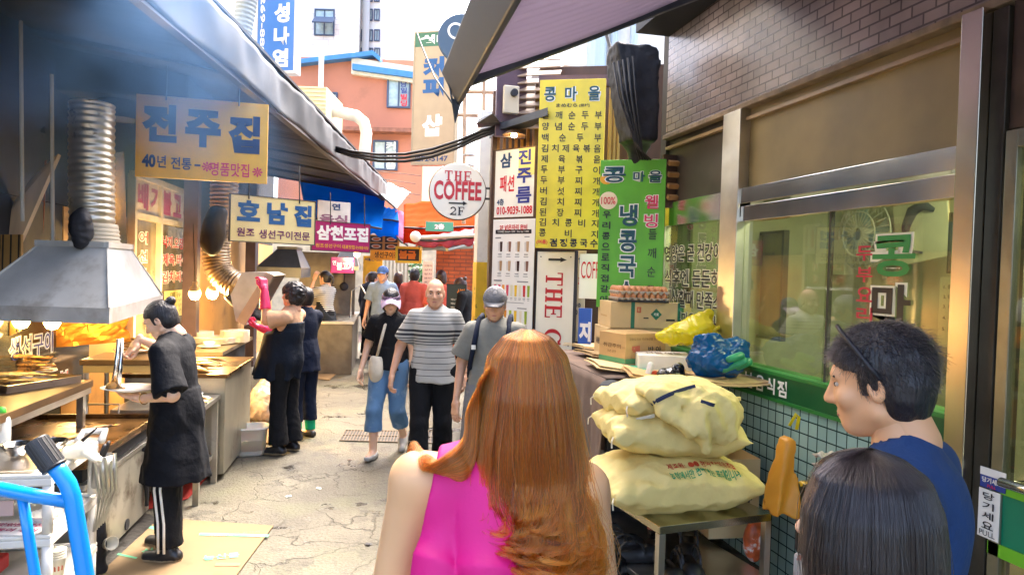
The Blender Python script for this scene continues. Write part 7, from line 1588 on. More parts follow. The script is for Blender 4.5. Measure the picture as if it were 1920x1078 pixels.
# =================================================================== people
skin = mat('skin', (.62, .34, .21), .5, var=.08, vscale=14, sss=.12, bump=.08, bscale=90); skin_pale = mat('skin_pale', (.74, .45, .29), .48, var=.06, vscale=14, sss=.12, bump=.08, bscale=90)
lipm = mat('lip', (.45, .14, .11), .4); eyew = mat('eye_white', (.40, .37, .34), .3); iris = mat('iris', (.03, .018, .012), .15); browm = mat('brow', (.03, .02, .015), .8)
hair_b = mat('hair_black', (.012, .010, .012), .38, var=.5, vscale=30, bump=.7, bscale=120, stretch=(1, 1, .12)); hair_g = mat('hair_grey', (.35, .32, .29), .5, var=.3, vscale=40, bump=.5, bscale=150); hair_br = mat('hair_brown', (.045, .018, .012), .4, var=.4, vscale=30, bump=.6, bscale=120, stretch=(1, 1, .12))
def cloth(n, c, r=.8, **k): return mat('cloth_'+n, c, max(r, .75), spec=.2, var=k.pop('var', .12), vscale=8, bump=k.pop('bp', .7), bscale=k.pop('bs', 24), **k)
blackc = cloth('black', (.007, .0075, .009)); navyc = cloth('navy', (.008, .013, .030)); greyc = cloth('grey', (.20, .20, .175)); denim = cloth('denim', (.10, .20, .34), dirt=(.33, .44, .55), dscale=3.5, dlo=.5, dhi=.7, bs=300); tanc = cloth('tan', (.55, .33, .20)); redc = cloth('red', (.62, .11, .07)); skyc = cloth('sky', (.20, .27, .38)); marc = cloth('maroon', (.10, .012, .02))
pinkglove = mat('pink_rubber', (.72, .03, .12), .35, var=.12, bump=.2, bscale=30, spec=.6); shoe_b = mat('shoe_black', (.016, .016, .017), .38, var=.2); shoe_g = mat('shoe_grey', (.42, .40, .36), .7, var=.12); sole_m = mat('sole', (.45, .38, .27), .7)
def stripes(name, base, dark, bands, axis='Z', period=None, duty=.5):
    if name in MATS: return MATS[name]
    m = mat(name, base, .8, bump=.25, bscale=160); nt = m.node_tree; lk = nt.links.new; tc = [n for n in nt.nodes if n.type == 'TEX_COORD'][0]; sp = _n(nt, 'ShaderNodeSeparateXYZ'); lk(tc.outputs['Object'], sp.inputs[0]); z = sp.outputs[axis]
    def M2(op, a, b):
        n = _n(nt, 'ShaderNodeMath', operation=op)
        for i, s in enumerate((a, b)):
            if isinstance(s, (int, float)): n.inputs[i].default_value = s
            else: lk(s, n.inputs[i])
        return n.outputs[0]
    if period: f = M2('LESS_THAN', M2('FRACT', M2('DIVIDE', z, period), 0), duty)
    else:
        f = None
        for c, hw in bands:
            g_ = M2('LESS_THAN', M2('ABSOLUTE', M2('SUBTRACT', z, c), 0), hw); f = g_ if f is None else M2('MAXIMUM', f, g_)
    mx = _n(nt, 'ShaderNodeMix', data_type='RGBA'); lk(f, mx.inputs[0]); mx.inputs[6].default_value = base+(1,); mx.inputs[7].default_value = dark+(1,); lk(mx.outputs[2], nt.nodes['Principled BSDF'].inputs['Base Color']); return m
A_ = lambda *q: np.array(q, np.float32)
J0 = dict(pel=(0, 0, .92), wai=(0, .005, 1.07), che=(0, .005, 1.25), nek=(0, -.015, 1.41), hed=(0, .02, 1.535), shR=(.158, -.01, 1.335), shL=(-.158, -.01, 1.335), elR=(.215, -.03, 1.09), elL=(-.215, -.03, 1.09), wrR=(.235, .03, .86), wrL=(-.235, .03, .86),
          hiR=(.085, 0, .87), hiL=(-.085, 0, .87), knR=(.095, .015, .47), knL=(-.095, .015, .47), anR=(.10, -.02, .08), anL=(-.10, -.02, .08))
def cut_rc(p, a, b, ra, rb, t=1.0):
    a, b = np.asarray(a, np.float32), np.asarray(b, np.float32); d = b-a; L_ = np.linalg.norm(d); e = a+d*t
    return np.maximum(rc(p, a, e, ra, ra+(rb-ra)*t), (p-e)@(d/L_))
def econe(p, c0, r0, c1, r1):      # elliptical cone from c0 (top) to c1 (bottom)
    t = np.clip((c0[2]-p[:, 2])/(c0[2]-c1[2]), 0, 1); cx = c0[0]+(c1[0]-c0[0])*t; cy = c0[1]+(c1[1]-c0[1])*t; rx = r0[0]+(r1[0]-r0[0])*t; ry = r0[1]+(r1[1]-r0[1])*t
    q = np.sqrt(((p[:, 0]-cx)/rx)**2+((p[:, 1]-cy)/ry)**2); return np.maximum((q-1)*np.minimum(rx, ry)*.9, np.maximum(p[:, 2]-c0[2], c1[2]-p[:, 2]))
def head_fn(p, detail=True):         # head local: +y face, z up, origin mid head
    d = smin(el(p, (0, -.012, .032), (.074, .096, .090)), el(p, (0, .022, -.035), (.060, .070, .080)), .03)
    d = smin(d, el(p, (0, .062, -.088), (.026, .022, .022)), .03); d = smin(d, rc(p, (.052, .0, -.06), (-.052, .0, -.06), .018, .018), .03)
    d = smin(d, rc(p, (-.036, .074, .030), (.036, .074, .030), .013, .013), .02)
    if detail:
        d = smin(d, rc(p, (0, .086, .018), (0, .106, -.024), .007, .0125), .014); d = smin(d, rc(p, (-.012, .094, -.028), (.012, .094, -.028), .008, .008), .008)
        for s in (-1, 1):
            d = -smin(-d, el(p, (s*.033, .090, .010), (.018, .014, .011)), .012)
            d = smin(d, el(p, (s*.045, .062, -.022), (.022, .02, .02)), .02)
        d = smin(d, el(p, (0, .083, -.056), (.021, .012, .0055)), .006); d = smin(d, el(p, (0, .081, -.067), (.018, .012, .006)), .006); d = np.maximum(d, -el(p, (0, .097, -.0615), (.024, .01, .0016)))
    for s in (-1, 1):
        e = el(p, (s*.077, -.008, -.004), (.010, .019, .032)); e = np.maximum(e, -el(p, (s*.086, -.004, .0), (.007, .011, .02))); d = smin(d, e, .006)
    return d
def hand_fn(p, curl=(20, 25, 15), spread=.0, thumb=0.0):     # a: thumb side, b: fingers, c: palm side
    fa = (.031, .0105, -.0105, -.031); ln = (.066, .074, .069, .053)
    d = rc(p, (0, -.04, 0), (0, .015, 0), .023, .026)
    for i in range(4): d = smin(d, rc(p, (fa[i]*.75, .01, 0), (fa[i], .082, -.002), .015, .012), .014)
    d = smin(d, rc(p, (.026, .02, .008), (.014, .03, .014), .018, .014), .015)
    for i in range(4):
        q = np.array([fa[i], .082, -.001]); ang = 0
        for k, fr_ in enumerate((.45, .31, .24)):
            ang += math.radians(curl[k]*(1+.08*(i-1.5))); n = q+np.array([fa[i]*spread*fr_, math.cos(ang)*ln[i]*fr_, math.sin(ang)*ln[i]*fr_]); seg = rc(p, q, n, .0095-.0008*k, .0088-.0008*k)
            d = smin(d, seg, .006 if k == 0 else .003); q = n
    q0, q1, q2 = (.028, .022, .008), (.052-.02*thumb, .055, .018+.02*thumb), (.056-.035*thumb, .085, .024+.025*thumb)
    return smin(d, smin(rc(p, q0, q1, .0145, .0115), rc(p, q1, q2, .0108, .0085), .004), .01)
_hand = {}
def hand_mesh(curl, thumb, h, infl=0):
    k = (curl, thumb, h, infl)
    if k not in _hand: _hand[k] = sdf_mesh(lambda p: hand_fn(p, curl, .15, thumb)-infl, (-.06, -.08, -.06), (.09, .19, .12), h)
    return _hand[k]
def person(label, pos, face, H, J=None, wear=(), hair='short', hairm=None, hyaw=0, hpit=0, hrol=0, hands=None, sk=None, h=.011, fat=1.0, shoes=None, footyaw=(0, 0), eyes=True, hat=None, extra=None, foot_lift=(0, 0), hscale=1.0, glovem=None, ownfeet=True):
    s = H/1.65; j = {k: np.array(v, np.float32)*s for k, v in J0.items()}
    for k, v in (J or {}).items(): j[k] = np.array(v, np.float32)
    sk = sk or skin; t = thing('person', label, 'person', pos, math.radians(face)); f = fat
    sp = j['che']-j['pel']; Rt = np.array(rot_to(V(map(float, sp))), np.float32); sl = j['shR']-j['shL']; x_ = sl/np.linalg.norm(sl); zz = sp/np.linalg.norm(sp); y_ = np.cross(zz, x_); y_ /= np.linalg.norm(y_); x_ = np.cross(y_, zz); Rt = np.stack([x_, y_, zz], 1)
    hip = j['hiR']-j['hiL']; hx = hip/np.linalg.norm(hip)
    RH = np.array(Euler((math.radians(hpit), math.radians(hrol), math.radians(hyaw)), 'ZYX').to_matrix() if 0 else (Matrix.Rotation(math.radians(hyaw), 3, 'Z') @ Matrix.Rotation(math.radians(hpit), 3, 'X') @ Matrix.Rotation(math.radians(hrol), 3, 'Y')), np.float32)
    hs = s*hscale*.98
    def torso(p, i=0.):
        d = el(p, j['pel']+A_(0, -.01, 0)*s, A_(.155*f, .115*f, .13)*s+i); d = smin(d, el(p, j['wai'], A_(.132*f, .098*f, .17)*s+i, Rt), .06*s); d = smin(d, el(p, j['che'], A_(.150*f, .104*f, .17)*s+i, Rt), .06*s)
        d = smin(d, rc(p, j['shR'], j['shL'], .046*s+i*.7, .046*s+i*.7), .05*s)
        for sd in 'RL': d = smin(d, rc(p, j['nek']-A_(0, .0, .012)*s, j['sh'+sd]*.75+j['che']*.25+A_(0, 0, .02)*s, .046*s+i*.6, .046*s+i*.6), .04*s)
        return d
    def arm(p, sd, i=0., tt=2.0, i2=None):
        a, b, c = j['sh'+sd], j['el'+sd], j['wr'+sd]; r = A_(.050, .041, .039, .024)*s*(.5+.5*f)+i
        if tt <= 1: return cut_rc(p, a, b, r[0], r[1]+(i2 or 0), tt)
        return smin(rc(p, a, b, r[0], r[1]), cut_rc(p, b, c, r[2], r[3], tt-1), .015)
    def leg(p, sd, i=0., tt=2.0, i2=None):
        a, b, c = j['hi'+sd], j['kn'+sd], j['an'+sd]; r = A_(.088*f, .056, .055, .036)*s+i
        if tt <= 1: return cut_rc(p, a, b, r[0], r[1]+(i2 or 0), tt)
        d = smin(rc(p, a, b, r[0], r[1]), cut_rc(p, b, c, r[2], r[3]+(i2 or 0), tt-1), .025*s)
        return d if i2 else smin(d, el(p, b*.68+c*.32+A_(0, -.018*s, 0), A_(.045, .052, .11)*s+i), .03*s)
    def neck(p, i=0.): return rc(p, j['nek']-A_(0, 0, .03)*s, j['hed']+RH@A_(0, -.025, -.05)*s, .058*s+i, .05*s+i)
    def foot(p, sd, i=0., sole=0.0):
        a = j['an'+sd]; k = 0 if sd == 'R' else 1; ya = math.radians(footyaw[k])+(-.12 if sd == 'R' else .12); lift = foot_lift[k]; fw = A_(math.sin(-ya)*math.cos(lift), math.cos(ya)*math.cos(lift), -math.sin(lift)); up = A_(0, 0, 1)
        heel = a+A_(0, 0, -.045)*s-fw*.04*s; toe = heel+fw*.175*s+A_(0, 0, -.008)*s; d = smin(rc(p, heel, toe, .033*s+i, .030*s+i), rc(p, a, heel+fw*.08*s, .034*s+i, .036*s+i), .03*s)
        n = np.cross(A_(1, 0, 0), fw); n = A_(0, -fw[2], fw[1]); n /= np.linalg.norm(n); base = heel-n*(.033*s+i*.6)
        return np.maximum(d, -((p-base)@n))
    def body(p):
        d = smin(torso(p, -.004), neck(p), .03*s)
        for sd in 'RL': d = smin(d, arm(p, sd), .03*s); d = smin(d, leg(p, sd), .03*s)
        if ownfeet:
            for sd in 'RL': d = smin(d, foot(p, sd), .015)
        return d
    allp = np.array(list(j.values())); lo, hi = allp.min(0)-.22*s, allp.max(0)+.24*s; lo[2] = max(lo[2], -.02)
    parts = []; vs, fs = sdf_mesh(body, lo, hi, h); parts.append((vs, fs, sk))
    hv, hf = sdf_mesh(lambda p: smin(head_fn(p, eyes), rc(p, (0, -.03, -.06), (0, -.045, -.13), .052, .056), .02), (-.11, -.14, -.15), (.11, .14, .15), min(h*.55, .0062)/s)
    tr_ = lambda v: (np.asarray(v)*hs)@RH.T+j['hed']; parts.append((tr_(hv), hf, sk))
    if eyes:
        for sx in (-1, 1):
            e = MB().ell((sx*.033, .0715, .0085), (.0125, .011, .0062), nu=12, nv=8); parts.append((tr_(e.v), e.f, eyew)); e = MB().ell((sx*.033, .0808, .0088), (.0055, .0032, .0052), nu=10, nv=6); parts.append((tr_(e.v), e.f, iris))
            e = MB().tube([(sx*.016, .0875, .027), (sx*.033, .0880, .032), (sx*.050, .075, .027)], .0032, 6); parts.append((tr_(e.v), e.f, browm))
        e = MB().ell((0, .0885, -.0615), (.019, .0065, .0065), nu=12, nv=6); parts.append((tr_(e.v), e.f, lipm))
    hd = {}
    for sd in 'RL':
        spec = (hands or {}).get(sd, {}); fdir = j['wr'+sd]-j['el'+sd]; fdir = np.array(spec.get('f', fdir), float); fdir /= np.linalg.norm(fdir)
        sg_ = 1 if sd == 'R' else -1; n = np.array(spec.get('n', (-sg_, 0, 0)), float); n -= fdir*(n@fdir); n /= np.linalg.norm(n); th = np.cross(fdir, n)*(1 if sd == 'L' else -1); th = np.array(spec['t'], float) if 't' in spec else th
        q = spec.get('curl', (22, 28, 18)); hm = hand_mesh(q, spec.get('thumb', .2), max(h*.42, .0035)); R = np.stack([th, fdir, n], 1); 
        xf = lambda v, R=R, sd=sd, fdir=fdir: (np.asarray(v)*s*1.0)@R.T+j['wr'+sd]+fdir*.028*s
        F = hm[1] if np.linalg.det(R) > 0 else hm[1][:, ::-1]
        hd[sd] = (R, xf)
        if glovem:
            g2 = hand_mesh(q, spec.get('thumb', .2), max(h*.42, .0035), .0035); parts_g = [(xf(g2[0]), F if len(g2[1]) == len(F) else (g2[1] if np.linalg.det(R) > 0 else g2[1][:, ::-1]), glovem)]
            a, b = j['el'+sd]*.60+j['wr'+sd]*.40, j['wr'+sd]+fdir*.03*s; a = a.astype(float); gv_, gf_ = sdf_mesh(lambda p: np.maximum(rc(p, a, b, .056*s, .034*s)+.004*wob(p, 70, 3), ((p-a.astype(np.float32))@((a-b)/np.linalg.norm(a-b)).astype(np.float32))), np.minimum(a, b)-.09, np.maximum(a, b)+.09, .008); parts_g.append((gv_, gf_, glovem))
            mesh_np('rubber_glove', parts_g, t)
        else: parts.append((xf(hm[0]), F, sk))
    mesh_np('body', parts, t)
    for w_ in wear:
        k = w_['k']; m = w_['m']; inf = w_.get('inf', .014); amp = w_.get('amp', .0045); sd_ = w_.get('seed', 1); ff_ = w_.get('freq', 22)
        if k == 'top':
            sl_ = w_.get('sl', .6); hem = w_.get('hem', .88)*s; sk_ = w_.get('sk')
            def fn(p):
                d = torso(p, inf); fo = amp*wob(p*A_(1.3, 1.3, .5), ff_, sd_)+amp*2.2*crz(p*A_(1.2, 1.2, .8), ff_*.8, sd_+2)
                if not sk_ and sl_ > 0: d = smin(d, econe(p, tuple(j['wai']), (.135*f*s+inf, .10*f*s+inf), (j['pel'][0], j['pel'][1]-.008, hem), (.160*f*s+inf+w_.get('hx', .01), .122*f*s+inf+w_.get('hx', .01))), .03)
                if sk_: d = smin(d, econe(p, tuple(j['wai']), (.15*f*s, .12*f*s), (j['pel'][0]+sk_.get('dx', 0), j['pel'][1]+sk_.get('dy', 0), hem), (sk_['rx'], sk_['ry'])), .04)
                if sl_ > 0:
                    for q in 'RL': d = smin(d, arm(p, q, inf+.004, sl_, w_.get('fl', .018)), .025)
                    d = smin(d, rc(p, j['nek']-A_(0, 0, .035)*s, j['nek']-A_(0, -.004, .015)*s, .068*s, .062*s), .03)
                else:
                    d = np.maximum(d, np.abs(p[:, 0]-j['che'][0])-.150*s)
                d = d+fo*np.clip(.3+np.abs(p[:, 2]-j['che'][2])*5, .3, 1.5)
                d = np.maximum(d, hem+.006*np.sin(p[:, 0]*30+sd_)-p[:, 2]); d = np.maximum(d, -rc(p, j['nek']+A_(0, w_.get('nf', .03), .03)*s, j['nek']+A_(0, .06, w_.get('nz', .0))*s, .056*s, .035*s)); return d
        elif k == 'pants':
            tt = w_.get('tt', 1.95)
            def fn(p):
                d = smin(el(p, j['pel']+A_(0, -.01, 0)*s, A_(.155*f, .115*f, .13)*s+inf), np.minimum(leg(p, 'R', inf, tt, w_.get('fl', .012)), leg(p, 'L', inf, tt, w_.get('fl', .012))), .03)
                d = d+amp*wob(p*A_(1.2, 1.2, .8), ff_, sd_)+amp*1.6*crz(p, 20, 4)+amp*.6*np.sin(p[:, 2]*70+6*np.sin(p[:, 0]*22+p[:, 1]*15))*np.clip(.9-p[:, 2]/s, 0, .6); return np.maximum(d, p[:, 2]-w_.get('top', 1.03)*s)
        elif k == 'skirt':
            def fn(p):
                d = econe(p, w_['c0'], w_['r0'], w_['c1'], w_['r1']); an_ = np.arctan2(p[:, 0]-w_['c1'][0], p[:, 1]-w_['c1'][1]); tz = np.clip((w_['c0'][2]-p[:, 2])/(w_['c0'][2]-w_['c1'][2]), 0, 1); return d+tz*(.011*np.sin(an_*9+sd_)+.007*np.sin(an_*17+2+p[:, 2]*6))+amp*wob(p, 26, sd_)
        elif k == 'fn': fn = (lambda g_: lambda p: g_(p, j, s, torso, arm, leg))(w_['fn'])
        vs, fs = sdf_mesh(fn, lo-.1, hi+.1, w_.get('h', h)); mesh_np(w_['n'], [(vs, fs, m)], t)
        if w_.get('collar'):
            c = j['nek']-A_(0, -.01, .012)*s; cm = MB(); pts = []
            for i in range(25):
                a = -math.pi*.86+math.pi*1.72*i/24; pts.append((c[0]+math.sin(a)*-.072*s, c[1]-math.cos(a)*.066*s-.004, c[2]+.018*s-.030*s*(1-math.cos(a))*.8))
            vs = []
            for i, q in enumerate(pts): o = V((q[0]-c[0], q[1]-c[1], 0)).normalized(); vs += [V(q)+V((0, 0, .034*s)), V(q)+o*.026*s+V((0, 0, .006)), V(q)+o*.042*s+V((0, 0, -.034*s))]
            cm.add(vs, [(3*i+k_, 3*i+3+k_, 3*i+4+k_, 3*i+1+k_) for i in range(24) for k_ in (0, 1)]); cm.build('collar', w_['collar'], t, smooth=True, solid=.004)
    if shoes:
        for sd in 'RL':
            a = j['an'+sd]; fn = lambda p: foot(p, sd, .007)-.0; top = a[2]+shoes.get('top', -.012)*s
            vs, fs = sdf_mesh(lambda p: np.maximum(fn(p), p[:, 2]-top-np.clip((a[1]-p[:, 1]), -.05, .05)*.25), a-A_(.16, .22, .14)*s, a+A_(.16, .26, .1)*s, min(h, .008)); mi_ = shoes['m']
            if shoes.get('sole') and len(vs):
                z = vs[:, 2]; lo_ = z.min(); sel = (vs[fs][:, :, 2].mean(1) < lo_+.022*s); mesh_np('shoe', [(vs, fs[~sel], mi_), (vs, fs[sel], shoes['sole'])], t)
            else: mesh_np('shoe', [(vs, fs, mi_)], t)
    hm_ = hairm or hair_b
    def hcap(p, i=.014, fz=.070, low=-.02):
        d = el(p, (0, -.016, .034), A_(.074, .096, .090)+i); d = smin(d, el(p, (0, -.045, -.03), A_(.066, .05, .06)+i*.7), .03)
        d = np.maximum(d, -np.maximum(np.maximum(.028-p[:, 1], p[:, 2]-fz+.5*np.abs(p[:, 0])), -1)); d = np.maximum(d, -np.maximum(-.018-p[:, 1], p[:, 2]-low)); return np.maximum(d, -.085-p[:, 2])
    hfn = None
    if hair == 'short': hfn = lambda p: hcap(p, .013)+.0035*wob(p*A_(1, 1, .5), 130, 4)
    elif hair == 'bun': hfn = lambda p: np.minimum(hcap(p, .010, .075)+.0015*wob(p, 150, 2), el(p, (0, -.115, .085), (.034, .034, .032))+.004*wob(p, 110, 3))
    elif hair == 'tail': hfn = lambda p: np.minimum(hcap(p, .010, .075)+.0015*wob(p, 150, 2), smin(el(p, (0, -.12, .03), (.03, .035, .03)), rc(p, (0, -.14, .01), (0, -.15, -.09), .026, .014), .02)+.004*wob(p, 90, 3))
    elif hair == 'perm': hfn = lambda p: hcap(p, .026, .062, -.03)+.011*wob(p, 105, 6)+.004*wob(p, 220, 2)
    elif hair == 'bob': hfn = lambda p: smin(hcap(p, .017, .07, -.08), np.maximum(np.maximum(el(p, (0, -.03, -.03), (.094, .085, .10)), -el(p, (0, .06, -.03), (.066, .085, .12))), -.115-p[:, 2]), .02)+.003*wob(p*A_(1, 1, .25), 150, 6)
    elif hair == 'fringe': hfn = lambda p: np.maximum(np.maximum(hcap(p, .007), p[:, 2]-.025), p[:, 1]-.0)+.002*wob(p, 150, 3)
    if hfn is not None:
        vs, fs = sdf_mesh(hfn, (-.16, -.2, -.18), (.16, .16, .19), min(h*.6, .007)/s); mesh_np('hair', [(tr_(vs), fs, hm_)], t)
    if hat:
        if hat[0] == 'cap':
            fn = lambda p: np.maximum(np.abs(el(p, (0, -.012, .04), (.088, .112, .098)))-.004, np.maximum(.032-p[:, 2], -1)); vs, fs = sdf_mesh(fn, (-.12, -.15, .0), (.12, .14, .16), .007); pr = [(tr_(vs), fs, hat[1])]
            mb = MB().grid(lambda u, v: V(((u-.5)*.15*(1-.25*v*v), .075+.085*v-.06*(u-.5)**2*4*(.4+.6*v), .045-.022*v-.05*(u-.5)**2*v)), 14, 6); o = [tr_(mb.v)]; pr.append((o[0], mb.f, hat[2] if len(hat) > 2 else hat[1])); b2_ = np.asarray(mb.v)-np.array([0, 0, .006]); pr.append((tr_(b2_), [f_[::-1] for f_ in mb.f], hat[2] if len(hat) > 2 else hat[1])); mesh_np('cap', pr, t)
        else:
            mb = MB().grid(lambda u, v: V(((u-.5)*.20*(1+.1*v-.2*v*v), .075+.115*v-.075*(u-.5)**2*4, .058-.035*v-.075*(u-.5)**2*4*(.5+.5*v))), 18, 8); pr = [(tr_(mb.v), mb.f, hat[1]), (tr_(np.asarray(mb.v)-np.array([0, 0, .004])), [f_[::-1] for f_ in mb.f], hat[1])]
            fn = lambda p: np.maximum(np.abs(el(p, (0, -.014, .034), (.092, .115, .105)))-.004, np.abs(p[:, 2]-.055+.1*p[:, 1])-.02); vs, fs = sdf_mesh(fn, (-.12, -.15, .0), (.12, .14, .12), .007); pr.append((tr_(vs), fs, hat[2])); mesh_np('visor', pr, t)
    if extra: extra(t, j, s, tr_, hd)
    return t, j, s, tr_, hd
def at(px, d): p = P(px, 600, d); return V((p.x, p.y, 0))
def toward(a): return math.degrees(-yaw)+a     # 0: facing away from the camera, 180: facing it, +90: facing picture left
# ------------------------------------------------------------------ the walkers
polo_b = [(1.295, .0035), (1.235, .0095), (1.200, .0095), (1.170, .004), (1.148, .004), (1.125, .003), (1.07, .0025), (1.02, .0025), (.97, .0025), (.92, .0025), (.87, .0025), (1.325, .0022), (1.355, .0022), (1.385, .0022)]
striped = stripes('polo_striped', (.40, .39, .35), (.02, .02, .025), polo_b)
A1 = {'R': dict(f=(.1, .25, -1), n=(-.5, -.2, 0), curl=(28, 35, 22)), 'L': dict(curl=(25, 30, 20))}
T_, j_, s_, tr_, _x = person('bald elderly man walking in a grey polo shirt with black stripes and black trousers', at(815, 5.85), toward(183), 1.66,
    dict(elR=(.285, -.04, 1.09), wrR=(.335, .06, .875), elL=(-.25, -.08, 1.10), wrL=(-.26, -.02, .87), anR=(.10, .16, .08), knR=(.10, .13, .47), anL=(-.09, -.14, .08), knL=(-.09, .03, .47)),
    [dict(k='top', n='polo_shirt', m=striped, sl=.78, hem=.80, inf=.017, hx=.022, collar=mat('collar_grey', (.36, .35, .32), .8), fl=.026, h=.009), dict(k='pants', n='trousers', m=blackc, inf=.020, fl=.040, amp=.006)],
    hair='fringe', hairm=hair_g, hands=A1, fat=1.10, h=.010, shoes=dict(m=shoe_g if 0 else mat('shoe_dark', (.10, .09, .08), .6), sole=sole_m), hpit=-4)
person('woman in lilac sun visor, black polo shirt and cropped jeans walking', at(733, 6.5), toward(176), 1.54,
    dict(elR=(.225, -.05, 1.02), wrR=(.255, .05, .80), anR=(.09, .18, .075), knR=(.10, .16, .44), anL=(-.10, -.20, .14), knL=(-.09, .05, .43)),
    [dict(k='top', n='polo_shirt', m=blackc, sl=.72, hem=.86, inf=.016, collar=blackc, fl=.024), dict(k='pants', n='jeans', m=denim, tt=1.52, inf=.022, fl=.034, amp=.006)],
    hair='bob', hands={'R': dict(curl=(30, 35, 20))}, fat=1.04, h=.010, shoes=dict(m=shoe_g, sole=mat('sole_grey', (.30, .29, .27), .7)), hat=('visor', mat('visor_lilac', (.55, .42, .55), .35, spec=.6), mat('visor_band', (.16, .10, .16), .6)), hyaw=14, hpit=-8, foot_lift=(-.1, .5), sk=skin_pale)
tb = thing('tote_bag', 'cream cloth tote bag hanging from the shoulder of the woman in the visor', 'bag', P(706, 690, 6.42)); q = tb.location; creamc = cloth('cream', (.62, .55, .42)); RF = lambda a, b, d=6.42: P(a, b, d)-q
blob('bag', lambda p: np.maximum(el(p, (0, 0, 0), (.07, .09, .16)), p[:, 2]-.11)+.006*wob(p, 40, 2), (-.12, -.14, -.2), (.12, .14, .18), .009, creamc, tb); mb = MB()
mb.tube([RF(706, 672), RF(714, 640, 6.36), RF(722, 610, 6.38), RF(730, 598, 6.48), RF(727, 612, 6.6), RF(716, 668, 6.5)], .014, 6); mb.build('strap', creamc, tb, smooth=True)
capm = cloth('cap', (.17, .17, .18)); shortm = cloth('shorts', (.16, .16, .165))
bpk = navyc
T3, j3, s3, tr3, _y = person('man in grey cap and grey polo shirt walking beside the striped polo man', at(928, 5.0), toward(172), 1.62,
    dict(elR=(.245, -.05, 1.08), wrR=(.255, .06, .83), anL=(-.10, .14, .08), knL=(-.10, .12, .46), anR=(.10, -.12, .08), knR=(.10, .05, .46)),
    [dict(k='top', n='polo_shirt', m=greyc, sl=.80, hem=.78, inf=.024, collar=cloth('collar_dark', (.05, .05, .045)), fl=.034, h=.009, amp=.006), dict(k='pants', n='shorts', m=shortm, tt=1.0, inf=.03, fl=.045)],
    hair='short', hairm=hair_g, hands={'R': dict(f=(0, .2, -1), curl=(18, 22, 14), n=(-.6, -.7, 0))}, fat=1.06, h=.010, shoes=dict(m=shoe_b, sole=sole_m), hat=('cap', capm), hpit=-10, hyaw=6)
bp_ = thing('backpack', 'navy backpack carried by the man in the grey cap, strap over his shoulder', 'backpack', T3.location, T3.rotation_euler.z)
blob('pack', lambda p: el(p, (0, -.20, 1.15), (.13, .09, .19))+.004*wob(p, 30, 2), (-.18, -.32, .9), (.18, -.08, 1.4), .014, bpk, bp_)
for sx in (1, -1): MB().tube([(sx*.10, -.16, 1.33), (sx*.105, -.07, 1.425), (sx*.11, .03, 1.40), (sx*.115, .115, 1.29), (sx*.13, .135, 1.18), (sx*.16, .09, 1.06), (sx*.14, -.1, 1.0)], .019, 6).build('strap', bpk, bp_, smooth=True); MB().box((sx*.122, .15, 1.21), (.03, .012, .03)).build('buckle', board_w, bp_)
# ------------------------------------------------------------------ cooks
clogs = dict(m=shoe_b, sole=mat('sole_tan', (.40, .30, .18), .7), top=.012)
ppos = PZ(328, 1040, 0)
def stripe_panel(t, j, s, tr_, hd):
    mb = MB()
    for o in (-.018, .018): mb.tube([(-.170, -.0+o, .60), (-.171, .01+o, .44), (-.177, -.02+o, .25), (-.186, -.03+o, .085)], .0075, 6)
    mb.build('trouser_stripe', board_w, t, smooth=True)
    ring_ = MB(); w_ = j['wrL']; e = j['elL']; dd = V((w_-e).tolist()).normalized(); q1 = dd.orthogonal().normalized(); q2 = dd.cross(q1); c = V(w_.tolist())-dd*.03
    ring_.tube([c+(q1*math.cos(2*math.pi*k/16)+q2*math.sin(2*math.pi*k/16))*.032 for k in range(16)], .003, 6, closed=True); ring_.build('bangle', mat('gold', (.8, .5, .15), .25, 1), t, smooth=True)
def tunic_pull(p, j, s, torso, arm, leg):      # bunched cuffs at the elbows
    d = None
    for sd in 'RL':
        a = j['el'+sd]; e = el(p, a*.75+j['sh'+sd]*.25, A_(.070, .070, .085)); d = e if d is None else np.minimum(d, e)
    return d+.008*np.sin(p[:, 2]*95+4*np.sin(p[:, 1]*30))+.005*wob(p, 50, 3)
T1, j1, s1, tr1, hd1 = person('cook with black hair bun in black tunic and side striped trousers holding a white plate', ppos, toward(84), 1.54,
    dict(che=(0, .03, 1.14), wai=(0, .01, .99), nek=(0, .05, 1.29), hed=(.0, .115, 1.395), shR=(.145, .06, 1.235), shL=(-.155, .005, 1.225), elR=(.20, .17, 1.19), wrR=(.135, .345, 1.265), elL=(-.215, -.10, 1.00), wrL=(-.15, .135, .955),
         anR=(.09, .10, .08), knR=(.09, .09, .44), anL=(-.10, -.03, .08), knL=(-.095, .01, .44)),
    [dict(k='top', n='tunic', m=cloth('tunic', (.006, .007, .010), .5), sl=.95, hem=.46/.934, inf=.020, fl=.03, amp=.007, sk=dict(rx=.20, ry=.185, dy=.0), h=.008), dict(k='fn', n='gathered_sleeves', m=MATS['cloth_tunic'], fn=tunic_pull, h=.007), dict(k='pants', n='trousers', m=blackc, inf=.014, fl=.03)],
    hair='bun', hyaw=12, hpit=-30, hands={'L': dict(f=(.25, .95, .12), n=(.1, -.1, 1), curl=(8, 10, 8), thumb=.5), 'R': dict(f=(-.25, .30, -.85), n=(-.9, .2, .2), curl=(45, 50, 30), thumb=.8)}, h=.008, shoes=clogs, extra=stripe_panel, sk=skin_pale, hscale=1.0)
M1 = Matrix.Translation(T1.location) @ Matrix.Rotation(T1.rotation_euler.z, 4, 'Z')
pl_ = P(246, 733, 4.02); plate('white oval plate held by the nearest cook', pl_, .16, 1.0, .78, 0)
fish('piece of grilled fish on the plate held by the nearest cook', pl_+V((-.085, 0, .015)), .4, .10, .08, .04)
